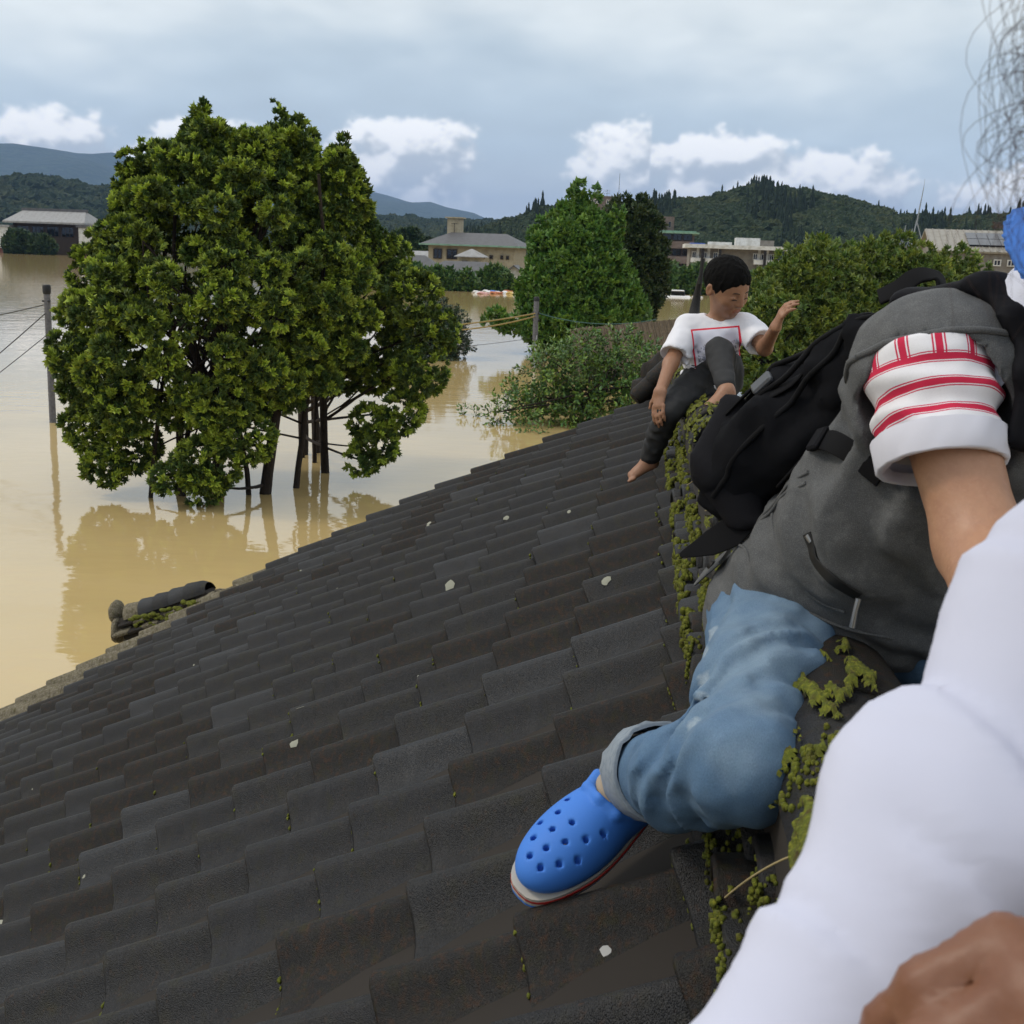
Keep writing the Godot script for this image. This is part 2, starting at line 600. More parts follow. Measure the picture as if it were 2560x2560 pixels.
func build_house() -> void:
	var house := thing("flooded_house", "house flooded to its eaves, dark grey pantiled roof with mossy ridge", "house", Vector3.ZERO)
	var mesh := tile_mesh()
	var edge := tile_mesh(true)
	var spots := []
	rng.seed = 99
	for r in range(-1, 24):
		for c in range(LAST_COURSE, 10):
			var x := X0 - r * EXPOSE * cos(SLOPE)
			var z := Z0 + c * TILE_W
			var y := roof_y(x, z)
			var y2 := roof_y(x + 0.2, z)
			var y3 := roof_y(x, z - 0.2)
			var up := Vector3(0.2, y2 - y, 0).normalized()
			var far := Vector3(0, y - y3, 0.2).normalized()
			var nn := far.cross(up).normalized()
			var b := Basis(up, nn, up.cross(nn))
			b = b * Basis.from_euler(Vector3(rng.randfn(0, 0.012), rng.randfn(0, 0.010), rng.randfn(0, 0.010)))
			var at := Vector3(x, y, z) + up * rng.randfn(0, 0.004) + nn * rng.randfn(0, 0.0022)
			var pick := rng.randf()
			var mi := 0 if pick < 0.45 else (3 if pick < 0.68 else (2 if pick < 0.95 else 1))
			if c <= LAST_COURSE + 3 and x < -2.35 - 0.28 * (c - LAST_COURSE) + rng.randfn(0, 0.1):
				mi = 4
			var view := cam_space(at + up * 0.12)
			var size := -1.0
			if view.z > 0.4 and absf(view.x) < view.z * 0.47 and absf(view.y) < view.z * 0.47:
				size = 1.0 / view.z
			spots.append({"x": Transform3D(b, at), "m": mi, "size": size, "edge": c == LAST_COURSE})
	spots.sort_custom(func(p, q): return p.size > q.size)
	var rest := {}
	for i in spots.size():
		var s: Dictionary = spots[i]
		if i < 300:
			var o := part("roof_tile", edge if s.edge else mesh, mats["tile_clay_%d" % s.m], house)
			o.transform = s.x
		else:
			if not rest.has(s.m):
				rest[s.m] = SurfaceTool.new()
				rest[s.m].begin(Mesh.PRIMITIVE_TRIANGLES)
			rest[s.m].append_from(edge if s.edge else mesh, 0, s.x)
	for k in rest:
		var o := part("far_roof_tiles", rest[k].commit(), mats["tile_clay_%d" % k], house)
		o.set_meta("kind", "stuff")
	# deck under the tiles, gable wall, side walls
	var deck := MB.new()
	var rows := []
	for i in 12:
		var x := 0.28 - i * 0.46
		var row := []
		for j in 9:
			var z := -7.0 + j * 0.95
			row.append(Vector3(x, roof_y(x, z) - 0.085, z))
		rows.append(row)
	deck.sheet(rows)
	part("roof_deck", deck.mesh(true, false, false), mats.deck, house)
	# the other slope, facing away
	var other := SurfaceTool.new()
	other.begin(Mesh.PRIMITIVE_TRIANGLES)
	for r in range(-1, 20):
		for c in range(LAST_COURSE, 4):
			var x := X0 - r * EXPOSE * cos(SLOPE)
			var z := Z0 + c * TILE_W
			var up := Vector3(cos(SLOPE), sin(SLOPE), 0)
			var nn := Vector3(-sin(SLOPE), cos(SLOPE), 0)
			var t := Transform3D(Basis(up, nn, Vector3.BACK), Vector3(x, 2.3123 + (x - X0) * tan(SLOPE), z - TILE_W * 0.4))
			var flip := Transform3D(Basis(Vector3.UP, PI), Vector3(2.0 * RIDGE_X, 0, -9.0 + 1.86))
			other.append_from(mesh, 0, flip * t)
	var op := part("rear_roof_tiles", other.commit(), mats.tile_clay_0, house)
	op.set_meta("kind", "stuff")
	var wall := MB.new()
	for zz in [-6.75, 1.2]:
		var s := -1.0 if zz < 0 else 1.0
		var q := [Vector3(-4.0, -4, zz), Vector3(4.57, -4, zz), Vector3(4.57, 0.12, zz), Vector3(RIDGE_X, 2.36, zz), Vector3(-4.0, 0.12, zz)]
		var i := wall.v.size()
		for v in q:
			wall.p(v)
		if s < 0:
			wall.tri(i, i + 2, i + 1)
			wall.tri(i, i + 3, i + 2)
			wall.tri(i, i + 4, i + 3)
		else:
			wall.tri(i, i + 1, i + 2)
			wall.tri(i, i + 2, i + 3)
			wall.tri(i, i + 3, i + 4)
	wall.face(Vector3(-4.0, -4, -6.75), Vector3(-4.0, -4, 1.2), Vector3(-4.0, 0.12, 1.2), Vector3(-4.0, 0.12, -6.75))
	wall.face(Vector3(4.57, -4, 1.2), Vector3(4.57, -4, -6.75), Vector3(4.57, 0.12, -6.75), Vector3(4.57, 0.12, 1.2))
	part("wall", wall.mesh(false, false, false), mats.plaster, house)
	build_ridge(house)
	build_moss(house)
	build_flakes(house)
	build_lower_ridge()

func cam_space(p: Vector3) -> Vector3:
	var d := p - Vector3(0, 3.2, 0)
	return Vector3(d.dot(Vector3(0.99364, 0.03411, -0.10732)), d.dot(Vector3(-0.05584, 0.97684, -0.20654)), -d.dot(Vector3(0.09778, 0.21122, 0.97254)))

# short half-round tile, its axis along x, open end towards -x
func arch_mesh(w: float, h: float, length: float, thick: float) -> ArrayMesh:
	var mb := MB.new()
	var outer0 := []
	var outer1 := []
	var outer2 := []
	var inner := []
	var deep := []
	for i in 9:
		var a := PI * i / 8.0
		var z := -cos(a) * w * 0.5
		var y := pow(sin(a), 0.75) * h
		outer0.append(Vector3(0.0, maxf(0.0, y - thick * 0.3), z * 0.97))
		outer1.append(Vector3(0.006, y, z))
		outer2.append(Vector3(length, y + 0.006, z))
		inner.append(Vector3(0.002, maxf(0.0, y - thick), z * (1.0 - 2.0 * thick / w)))
		deep.append(Vector3(length * 0.5, maxf(0.0, y - thick), z * (1.0 - 2.0 * thick / w)))
	mb.sheet([outer2, outer1, outer0, inner, deep])
	return mb.mesh(true, false, false)

func ridge_front(j: int) -> float:
	return 0.130 + 0.037 * j

func ridge_level(j: int) -> float:
	return 2.425 + 0.054 * j

func build_ridge(house: Node3D) -> void:
	rng.seed = 17
	var m1 := arch_mesh(0.135, 0.046, 0.12, 0.015)
	var m2 := arch_mesh(0.128, 0.052, 0.12, 0.016)
	var core := MB.new()
	core.box(Vector3(RIDGE_X, 2.50, -3.2), Vector3(0.20, 0.24, 7.5))
	part("ridge_core", core.mesh(false, false, false), mats.deck, house)
	var back := SurfaceTool.new()
	back.begin(Mesh.PRIMITIVE_TRIANGLES)
	for j in 4:
		var z := 0.3 - 0.065 * (j % 2)
		while z > -6.95:
			var lift := Basis.from_euler(Vector3(rng.randfn(0, 0.06), rng.randfn(0, 0.06), 0.08 + rng.randfn(0, 0.07)))
			var at := Vector3(ridge_front(j) + rng.randfn(0, 0.006), ridge_level(j) + rng.randfn(0, 0.004), z)
			var mm := m1 if rng.randf() < 0.5 else m2
			if z > -0.75:
				back.append_from(mm, 0, Transform3D(lift, at))
			else:
				var o := part("ridge_tile", mm, mats["tile_clay_%d" % [0, 2, 2, 3][rng.randi() % 4]], house)
				o.transform = Transform3D(lift, at)
			back.append_from(mm, 0, Transform3D(Basis(Vector3.UP, PI), Vector3(2.0 * RIDGE_X, 0, 0)) * Transform3D(lift, Vector3(at.x, at.y, -at.z)))
			z -= 0.129
	var bo := part("rear_ridge_tiles", back.commit(), mats.tile_clay_0, house)
	bo.set_meta("kind", "stuff")
	# round caps along the top
	var cap := MB.new()
	var ra := []
	for k in 5:
		var ring := []
		var zz: float = [0.0, 0.004, 0.10, 0.25, 0.262][k]
		var rr: float = [0.094, 0.100, 0.097, 0.090, 0.08][k]
		for i in 13:
			var a := PI * i / 12.0
			ring.append(Vector3(-cos(a) * rr * 1.06, sin(a) * rr, -zz))
		ra.append(ring)
	var lip := []
	for i in 13:
		var a := PI * i / 12.0
		lip.append(Vector3(-cos(a) * 0.078, sin(a) * 0.076, -0.002))
	var lip2 := []
	for i in 13:
		lip2.append(lip[i] + Vector3(0, 0, -0.1))
	cap.sheet([lip2, lip] + ra)
	var cm := cap.mesh(true, false, false)
	var z2 := 0.3
	while z2 > -6.9:
		var o := part("ridge_cap", cm, mats["tile_clay_%d" % [0, 2, 3][rng.randi() % 3]], house)
		o.transform = Transform3D(Basis.from_euler(Vector3(rng.randfn(0, 0.012), rng.randfn(0, 0.02), rng.randfn(0, 0.03))), Vector3(RIDGE_X + rng.randfn(0, 0.003), 2.605 + rng.randfn(0, 0.003), z2))
		z2 -= 0.245
	build_ridge_end(house)

func blob(mb: MB, at: Vector3, r: Vector3, n: FastNoiseLite, amount: float, u := 10, w := 7) -> void:
	var rows := []
	for i in w + 1:
		var th := PI * i / w
		var row := []
		for j in u:
			var ph := TAU * j / u
			var d := Vector3(sin(th) * cos(ph), cos(th), -sin(th) * sin(ph))
			var k := 1.0 + amount * n.get_noise_3dv((at + d * r) * 1.0)
			row.append(at + d * r * k)
		rows.append(row)
	rows.reverse()
	mb.sheet(rows, true)

# demon-face end plate and its horn at the far gable
func build_ridge_end(house: Node3D) -> void:
	var n := noise(5, 9.0)
	var mb := MB.new()
	var z := -7.02
	blob(mb, Vector3(RIDGE_X, 2.66, z), Vector3(0.13, 0.20, 0.06), n, 0.3, 16, 10)
	blob(mb, Vector3(RIDGE_X - 0.14, 2.52, z), Vector3(0.12, 0.13, 0.06), n, 0.4, 14, 9)
	blob(mb, Vector3(RIDGE_X + 0.14, 2.52, z), Vector3(0.12, 0.13, 0.06), n, 0.4, 14, 9)
	blob(mb, Vector3(RIDGE_X - 0.25, 2.44, z + 0.02), Vector3(0.085, 0.075, 0.06), n, 0.3, 12, 8)
	part("ridge_end_plate", mb.mesh(true, false, false), mats.tile_clay_2, house)
	var horn := MB.new()
	var pts := []
	var rad := []
	for i in 9:
		var u := i / 8.0
		pts.append(Vector3(RIDGE_X + 0.03 * u, 2.80 + 0.30 * u, z + 0.12 - 0.05 * sin(u * PI)))
		rad.append(lerpf(0.050, 0.013, pow(u, 0.6)))
	horn.tube(pts, rad, 10)
	horn.tube([Vector3(RIDGE_X + 0.03, 3.06, z + 0.12), Vector3(RIDGE_X + 0.035, 3.20, z + 0.12)], [0.012, 0.010], 8)
	part("ridge_end_horn", horn.mesh(true, false, false), mats.tile_clay_0, house)
	# heavy round end tiles of the short verge ridge beside the plate
	var ends := MB.new()
	for q in [[Vector3(0.045, 2.475, -6.80), 0.050, 0.17], [Vector3(0.125, 2.565, -6.82), 0.05, 0.17]]:
		var d := Vector3(-0.62, -0.62, 0.25).normalized()
		var pp := []
		var rr := []
		for k in 7:
			pp.append(q[0] + d * q[2] * (k / 6.0 - 0.5))
			rr.append(q[1] * [0.7, 0.98, 1.0, 1.0, 1.0, 1.05, 0.8][k])
		ends.tube(pp, rr, 14)
	part("verge_end_tiles", ends.mesh(true, false, false), mats.tile_clay_2, house)

func build_moss(house: Node3D) -> void:
	rng.seed = 303
	var n := noise(70, 40.0, 3)
	var mb := MB.new()
	var where := noise(71, 1.7, 2)
	for i in 680:
		var z := -0.75 - 6.0 * pow(rng.randf(), 1.15)
		var j := rng.randi() % 9 / 2
		if where.get_noise_2d(z * 1.4, j * 3.0) < (-0.25 if j < 4 else 0.05) + rng.randf_range(-0.2, 0.2):
			continue
		var big := rng.randf_range(0.5, 1.3)
		var grain := 0.0042 if z > -2.4 else 0.0075
		var count := int(rng.randf_range(12, 26) * big * (1.7 if z > -2.4 else 1.0))
		for k in count:
			var dz := rng.randfn(0, 0.026) * big
			var at := Vector3.ZERO
			if j < 4:
				# on the lips and in the mouths of the half-round tiles
				var dy := rng.randf_range(-0.010, 0.050)
				at = Vector3(ridge_front(j) - 0.004 + rng.randf_range(-0.004, 0.008) + (rng.randf_range(0.0, 0.025) if dy > 0.042 else 0.0), ridge_level(j) + dy, z + dz)
			else:
				var a := clampf(0.75 + rng.randfn(0, 0.28) * big, 0.05, 1.6)
				at = Vector3(RIDGE_X - cos(a) * 0.106, 2.605 + sin(a) * 0.100, z + dz)
			blob(mb, at, Vector3(grain, grain * 1.1, grain) * rng.randf_range(0.7, 1.4), n, 0.8, 5, 3)
	# carpets of moss over the caps, thick where they have spread
	var spread := noise(72, 5.5, 4)
	var fuzz := noise(73, 140.0, 2)
	for band in [[-0.9, -2.3, 0.0032, 0.030], [-2.3, -6.8, 0.008, 0.075]]:
		var nz := int((band[0] - band[1]) / band[2]) + 1
		var na := int(1.8 / band[3])
		var idx := {}
		for iz in nz:
			for ia in na:
				var z: float = band[0] - iz * band[2]
				var a: float = 0.02 + ia * band[3]
				var hgt := spread.get_noise_2d(z * 1.3, a * 0.45) + 0.10 * fuzz.get_noise_2d(z * 0.5, a * 0.05) - 0.06 - 0.10 * absf(a - 0.6)
				if hgt > -0.03:
					var lift := 0.010 * sqrt(clampf(hgt * 4.0, 0.0, 1.0)) - 0.001 + (0.0028 * fuzz.get_noise_2d(z, a * 0.1) if hgt > 0.0 else 0.0)
					idx[iz * 100 + ia] = mb.p(Vector3(RIDGE_X - cos(a) * (0.1065 + lift), 2.605 + sin(a) * (0.1005 + lift), z))
		for iz in nz - 1:
			for ia in na - 1:
				var q := iz * 100 + ia
				if idx.has(q) and idx.has(q + 1) and idx.has(q + 100) and idx.has(q + 101):
					mb.quad(idx[q], idx[q + 1], idx[q + 101], idx[q + 100])
	var o := part("moss", mb.mesh(true, false, false), mats.moss, house, Vector3.ZERO, "yellow green moss on the ridge tiles")
	o.set_meta("kind", "stuff")
	# thin seams of moss at the tile butts
	var seams := MB.new()
	for r in range(-1, 9):
		for c in range(-17, 6):
			if rng.randf() > (0.75 if c > -8 else 0.4):
				continue
			var x := X0 - r * EXPOSE * cos(SLOPE)
			var z := Z0 + c * TILE_W
			var k := rng.randi_range(6, 26) if r > -1 else rng.randi_range(12, 34)
			for q in k:
				var t := clampf(rng.randfn(0.42, 0.2), 0.0, 0.86)
				var y := profile_at(t) - 0.0756
				var nn := Vector3(-sin(SLOPE), cos(SLOPE), 0)
				var at := Vector3(x, roof_y(x, z), z + t * TILE_W) + nn * (y - rng.randf_range(0.006, 0.026)) - Vector3(0.002, 0, 0)
				blob(seams, at, Vector3(0.0035, 0.0042, 0.0062) * rng.randf_range(0.5, 1.3), n, 0.9, 5, 4)
	var o2 := part("seam_moss", seams.mesh(true, false, false), mats.moss, house, Vector3.ZERO, "thin moss along the tile edges")
	o2.set_meta("kind", "stuff")
	# lichen rosettes and scraps on the tiles
	var lich := MB.new()
	for i in 120:
		var x := rng.randf_range(-3.6, 0.0)
		var z := rng.randf_range(-6.6, -1.1)
		lichen_spot(lich, x, z, 0.006 + 0.016 * pow(rng.randf(), 3.0))
	for q in [[-0.266, -3.494, 0.026], [0.009, -1.911, 0.016], [-0.055, -3.19, 0.014], [-0.36, -6.006, 0.018], [-0.642, -5.802, 0.018], [-1.558, -3.534, 0.018], [-2.248, -4.274, 0.026], [-0.871, -4.005, 0.016], [-1.718, -3.123, 0.022], [-0.226, -1.561, 0.011]]:
		lichen_spot(lich, q[0], q[1], q[2])
	var o3 := part("lichen", lich.mesh(true, false, false), mats.lichen, house, Vector3.ZERO, "pale round lichen spots on the dark tiles")
	o3.set_meta("kind", "stuff")

# thin pale flakes lying on the tiles: peeled limewash beside the clog, paper scraps
func build_flakes(house: Node3D) -> void:
	rng.seed = 77
	var mb := MB.new()
	for q in [[0.000, -1.432, 0.020, 0.010, 0.4], [0.022, -1.420, 0.030, 0.007, 0.0], [0.045, -1.408, 0.022, 0.010, -0.3], [0.066, -1.402, 0.018, 0.014, -0.2], [0.012, -1.395, 0.026, 0.011, 0.7], [-0.004, -1.370, 0.022, 0.010, 0.9], [-0.008, -1.345, 0.024, 0.014, 0.5], [0.032, -1.388, 0.016, 0.007, 0.2], [0.090, -3.31, 0.030, 0.016, 0.4], [-0.100, -2.99, 0.034, 0.012, -0.2], [-2.80, -7.05, 0.04, 0.03, 0.3]]:
		var n := 8
		var mid := on_tiles(q[0], q[1]) + Vector3(0, 0.004, 0)
		var m := mb.p(mid)
		var first := mb.v.size()
		for i in n:
			var a := TAU * i / n
			var k := rng.randf_range(0.65, 1.15)
			var dx: float = cos(a) * q[2] * 0.5 * k
			var dz: float = sin(a) * q[3] * 0.6 * k
			var x: float = q[0] + dx * cos(q[4]) - dz * sin(q[4])
			var z: float = q[1] + dx * sin(q[4]) + dz * cos(q[4])
			mb.p(on_tiles(x, z) + Vector3(0, 0.003, 0))
		for i in n:
			mb.tri(m, first + (i + 1) % n, first + i)
	var o := part("white_flakes", mb.mesh(true, false, false), mats.scrap_white, house, Vector3.ZERO, "white flakes and scraps lying on the tiles")
	o.set_meta("kind", "stuff")
	# dry straws caught on the ridge
	for q in [[Vector3(0.16, 2.56, -1.42), Vector3(0.24, 2.70, -1.20), 0.02], [Vector3(0.13, 2.50, -1.25), Vector3(0.20, 2.69, -1.02), -0.02], [Vector3(0.17, 2.58, -2.2), Vector3(0.20, 2.64, -2.0), 0.01], [Vector3(0.18, 2.60, -2.9), Vector3(0.21, 2.68, -2.7), 0.01], [Vector3(0.16, 2.55, -3.5), Vector3(0.20, 2.64, -3.3), 0.01], [Vector3(0.15, 2.54, -1.9), Vector3(0.18, 2.60, -1.75), 0.01]]:
		part("straw", sag(q[0], q[1], q[2] * 0.6, 0.0012), mats.straw, house)

func profile_at(t: float) -> float:
	for i in PROFILE.size() - 1:
		if t <= PROFILE[i + 1][0]:
			return lerpf(PROFILE[i][1], PROFILE[i + 1][1], (t - PROFILE[i][0]) / (PROFILE[i + 1][0] - PROFILE[i][0]))
	return PROFILE[PROFILE.size() - 1][1]

# the point on the tiled surface under (x, z), and the normal there
func on_tiles(x: float, z: float) -> Vector3:
	var c := floorf((z - Z0 + 0.13 * TILE_W) / TILE_W)
	var t := (z - Z0) / TILE_W - c
	if t > 0.87:
		t -= 1.0
	var r := ceilf((X0 - x) / (EXPOSE * cos(SLOPE)))
	var xb := X0 - r * EXPOSE * cos(SLOPE)
	var along := (x - xb) / cos(SLOPE)
	return Vector3(x, roof_y(x, Z0 + c * TILE_W) + (profile_at(t) - 0.0756 - along * 0.115) / cos(SLOPE), z)

func lichen_spot(mb: MB, x: float, z: float, r: float) -> void:
	var base := on_tiles(x, z)
	var px := on_tiles(x + 0.004, z) - base
	var pz := on_tiles(x, z + 0.004) - base
	if absf(px.y) > 0.01 or absf(pz.y) > 0.01:
		return
	px = px.normalized()
	pz = pz.normalized()
	var nn := pz.cross(px).normalized()
	var m := mb.p(base + nn * 0.003)
	var first := mb.v.size()
	for i in 9:
		var a := TAU * i / 9.0
		var k := r * rng.randf_range(0.6, 1.15)
		mb.p(base + px * cos(a) * k + pz * sin(a) * k + nn * 0.0012)
	for i in 9:
		mb.tri(m, first + (i + 1) % 9, first + i)

# ridge of the drowned porch roof, just above the water beyond the far gable
func build_lower_ridge() -> void:
	var a := Vector3(-2.80, 0.92, -7.62)
	var b := Vector3(-3.54, 0.60, -7.80)
	var o := thing("porch_ridge", "short mossy ridge of round tiles on a drowned porch, standing out of the water", "roof ridge", b - Vector3(0, 0.42, 0))
	var off := -o.position
	var d := (a - b).normalized()
	var side := d.cross(Vector3.UP).normalized()
	var up := side.cross(d)
	var bs := Basis(d, up, side)
	rng.seed = 8
	var n := noise(15, 14.0)
	var body := MB.new()
	body.box((a + b) * 0.5 + off - up * 0.10, Vector3(0.80, 0.16, 0.14), bs, 0.02)
	part("ridge_bed", body.mesh(false, false, false), mats.deck, o)
	# two layers of flat tiles on each side
	for j in 2:
		for i in 6:
			for s in [-1.0, 1.0]:
				var mb := MB.new()
				mb.box(Vector3.ZERO, Vector3(0.15, 0.03, 0.09), Basis(Vector3.RIGHT, s * 0.3), 0.008)
				var t := part("flat_tile", mb.mesh(false, false, false), mats["tile_clay_%d" % [4, 2][(i + j) % 2]], o)
				t.transform = Transform3D(bs, b + off + d * (0.06 + 0.133 * i + 0.06 * j) + side * s * (0.085 - 0.02 * j) + up * (-0.115 + 0.05 * j + rng.randfn(0, 0.005)))
	var cap := MB.new()
	var rows := []
	for k in 4:
		var ring := []
		for i in 11:
			var an := PI * i / 10.0
			var rr: float = [0.078, 0.098, 0.086, 0.062][k]
			ring.append(Vector3([0.0, 0.008, 0.12, 0.17][k], sin(an) * rr, cos(an) * rr))
		rows.append(ring)
	cap.sheet(rows)
	var cm := cap.mesh(true, false, false)
	for i in 5:
		var t := part("cap_tile", cm, mats["tile_clay_%d" % [4, 1, 3, 1, 0][i]], o)
		t.transform = Transform3D(bs, b + off + d * (0.10 + 0.135 * i) - up * 0.035)
	# end plate with its round boss, towards the eave
	var plate := MB.new()
	blob(plate, b + off - d * 0.03 - up * 0.08, Vector3(0.04, 0.10, 0.13), n, 0.3, 14, 10)
	blob(plate, b + off - d * 0.01 + up * 0.03, Vector3(0.05, 0.085, 0.085), n, 0.1, 14, 10)
	part("end_plate", plate.mesh(true, false, false), mats.tile_clay_4, o)
	var moss := MB.new()
	for i in 60:
		blob(moss, b + off + d * rng.randf_range(0.15, 0.78) - up * rng.randf_range(0.04, 0.15) - side * -0.11 * (1.0 + rng.randf_range(-0.15, 0.1)), Vector3(0.03, 0.016, 0.02) * rng.randf_range(0.5, 1.2), n, 0.8, 6, 5)
	var mo := part("moss", moss.mesh(true, false, false), mats.moss, o)
	mo.set_meta("kind", "stuff")
	# the slopes of that porch roof, going down into the water
	var sl := MB.new()
	for s in [-1.0, 1.0]:
		var p0: Vector3 = b + off - up * 0.16 + side * 0.03 * s
		var p1: Vector3 = a + off - up * 0.16 + side * 0.03 * s
		var down: Vector3 = side * s * 0.9 - Vector3.UP * 0.95
		if s > 0:
			sl.face(p0, p1, p1 + down, p0 + down)
		else:
			sl.face(p1, p0, p0 + down, p1 + down)
	part("roof_slope", sl.mesh(false, false, false), mats.tile_clay_4, o)

# ------------------------------------------------------------------ trees and bushes
# A leafy spray: leaflets fanned out round +y, tips paler than the base
func spray_mesh(leaflets: int, length: float, width: float, fan: float, cup: float, base: Color, tip: Color, seed_: int) -> ArrayMesh:
	var r := RandomNumberGenerator.new()
	r.seed = seed_
	var mb := MB.new()
	for i in leaflets:
		var a := (float(i) / maxf(1, leaflets - 1) - 0.5) * fan + r.randfn(0, 0.12)
		var l := length * r.randf_range(0.7, 1.1) * (1.0 - 0.25 * absf(a) / fan)
		var d := Vector3(sin(a), cos(a), cup * r.randf_range(-0.4, 1.0)).normalized()
		var side := d.cross(Vector3(0, 0.25, 1).normalized()).normalized().rotated(d, r.randfn(0, 0.5))
		var nn := side.cross(d)
		var o := Vector3(r.randfn(0, 0.05), 0, r.randfn(0, 0.05)) * length
		mb.col = base
		var p0 := mb.p(o)
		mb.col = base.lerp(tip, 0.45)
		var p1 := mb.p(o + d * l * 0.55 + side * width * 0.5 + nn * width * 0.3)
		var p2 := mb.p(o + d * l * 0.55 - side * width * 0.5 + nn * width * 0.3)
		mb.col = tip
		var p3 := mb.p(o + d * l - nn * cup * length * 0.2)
		mb.tri(p0, p1, p3)
		mb.tri(p0, p3, p2)
	return mb.mesh(false, true, false)

func leaf_material(called: String, rough := 0.55, light := 0.25) -> StandardMaterial3D:
	var m := std(called, Color(1, 1, 1), rough)
	m.vertex_color_use_as_albedo = true
	m.backlight_enabled = true
	m.backlight = Color(light, light * 1.05, light * 0.4)
	m.cull_mode = BaseMaterial3D.CULL_DISABLED
	return m

# scatter sprays over lobes: [centre, radius, flatten]; every spray points out of its lobe and a little up
func crown(parent: Node3D, called: String, lobes: Array, per_m2: float, mesh: ArrayMesh, mat: Material, tints: Array, seed_: int, rise := 0.5, inner := 0.62, yellow_share := 0.0) -> MeshInstance3D:
	var r := RandomNumberGenerator.new()
	r.seed = seed_
	var arr := mesh.surface_get_arrays(0)
	var v0: PackedVector3Array = arr[Mesh.ARRAY_VERTEX]
	var n0: PackedVector3Array = arr[Mesh.ARRAY_NORMAL]
	var c0: PackedColorArray = arr[Mesh.ARRAY_COLOR]
	var i0: PackedInt32Array = arr[Mesh.ARRAY_INDEX]
	# without an index list, in drawing order
	var v1 := PackedVector3Array()
	var n1 := PackedVector3Array()
	var shades := []
	for k in i0:
		v1.append(v0[k])
		n1.append(n0[k])
	for t in tints:
		for g in [0.8, 0.95, 1.12]:
			var cc := PackedColorArray()
			for k in i0:
				cc.append(Color(c0[k].r * t.r * g, c0[k].g * t.g * g, c0[k].b * t.b * g))
			shades.append(cc)
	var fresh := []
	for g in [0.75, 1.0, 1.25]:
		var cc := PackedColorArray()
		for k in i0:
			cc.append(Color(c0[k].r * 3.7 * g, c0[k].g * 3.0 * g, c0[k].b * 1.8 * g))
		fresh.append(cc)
	var vv := PackedVector3Array()
	var nn := PackedVector3Array()
	var cc2 := PackedColorArray()
	var hold := noise(seed_ + 3, 1.3, 2)
	for l in lobes:
		var c: Vector3 = l[0]
		var rad: float = l[1]
		var flat: float = l[2] if l.size() > 2 else 0.85
		var count := int(per_m2 * 12.57 * rad * rad)
		for i in count:
			var d := Vector3(r.randfn(), r.randfn(), r.randfn()).normalized()
			var k := lerpf(inner, 1.0, sqrt(r.randf()))
			var p := c + d * Vector3(rad, rad * flat, rad) * k
			if p.y < 0.02:
				continue
			if hold.get_noise_3dv(p * 1.6) < -0.30:
				continue
			var axis := (d + Vector3.UP * rise + Vector3(r.randfn(), r.randfn(), r.randfn()) * 0.3).normalized()
			var u := axis.cross(Vector3(r.randfn(), r.randfn(), r.randfn()).normalized()).normalized()
			var b := Basis(u, axis, u.cross(axis)) * Basis(Vector3.UP, r.randf() * TAU)
			vv.append_array(Transform3D(b.scaled(Vector3.ONE * r.randf_range(0.7, 1.25)), p - parent.position) * v1)
			nn.append_array(Transform3D(b, Vector3.ZERO) * n1)
			# paler yellow-green sprays, only in the outer shell of each lobe
			if k > 0.86 and r.randf() < yellow_share:
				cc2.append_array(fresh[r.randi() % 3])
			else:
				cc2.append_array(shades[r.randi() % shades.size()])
	var a := []
	a.resize(Mesh.ARRAY_MAX)
	a[Mesh.ARRAY_VERTEX] = vv
	a[Mesh.ARRAY_NORMAL] = nn
	a[Mesh.ARRAY_COLOR] = cc2
	var m := ArrayMesh.new()
	m.add_surface_from_arrays(Mesh.PRIMITIVE_TRIANGLES, a)
	return part(called, m, mat, parent)

func limb(mb: MB, a: Vector3, b: Vector3, ra: float, rb: float, sway: float, r: RandomNumberGenerator, sides := 8) -> void:
	var pts := []
	var rad := []
	var n := 7
	var off := Vector3(r.randfn(), r.randfn() * 0.3, r.randfn()) * sway
	for i in n + 1:
		var u := float(i) / n
		pts.append(a.lerp(b, u) + off * sin(u * PI) + Vector3(r.randfn(), 0, r.randfn()) * sway * 0.12)
		rad.append(lerpf(ra, rb, pow(u, 0.8)) * r.randf_range(0.92, 1.08))
	mb.tube(pts, rad, sides)

# lobes filling a crown whose outline at each height is [y, left, right]
func fill_lobes(rows: Array, zc: float, depth: float, spacing: float, rad: float, seed_: int, hollow := 0.0) -> Array:
	var r := RandomNumberGenerator.new()
	r.seed = seed_
	var out := []
	for tries in 7000:
		var y := r.randf_range(rows[rows.size() - 1][0], rows[0][0])
		var i := 0
		while i < rows.size() - 2 and y < rows[i + 1][0]:
			i += 1
		var u: float = (rows[i][0] - y) / (rows[i][0] - rows[i + 1][0])
		var xl: float = lerpf(rows[i][1], rows[i + 1][1], u)
		var xr: float = lerpf(rows[i][2], rows[i + 1][2], u)
		var hw := (xr - xl) * 0.5
		var rr := minf(rad * r.randf_range(0.75, 1.2), maxf(hw * 0.9, 0.1))
		var a := r.randf() * TAU
		var k := sqrt(r.randf_range(hollow, 1.0))
		var ex := maxf(hw - rr * 0.85, 0.0)
		var p := Vector3((xl + xr) * 0.5 + cos(a) * ex * k, y, zc + sin(a) * depth * ex * k)
		var ok := true
		for o in out:
			if o[0].distance_to(p) < spacing:
				ok = false
				break
		if ok:
			out.append([p, rr, 0.85])
	return out

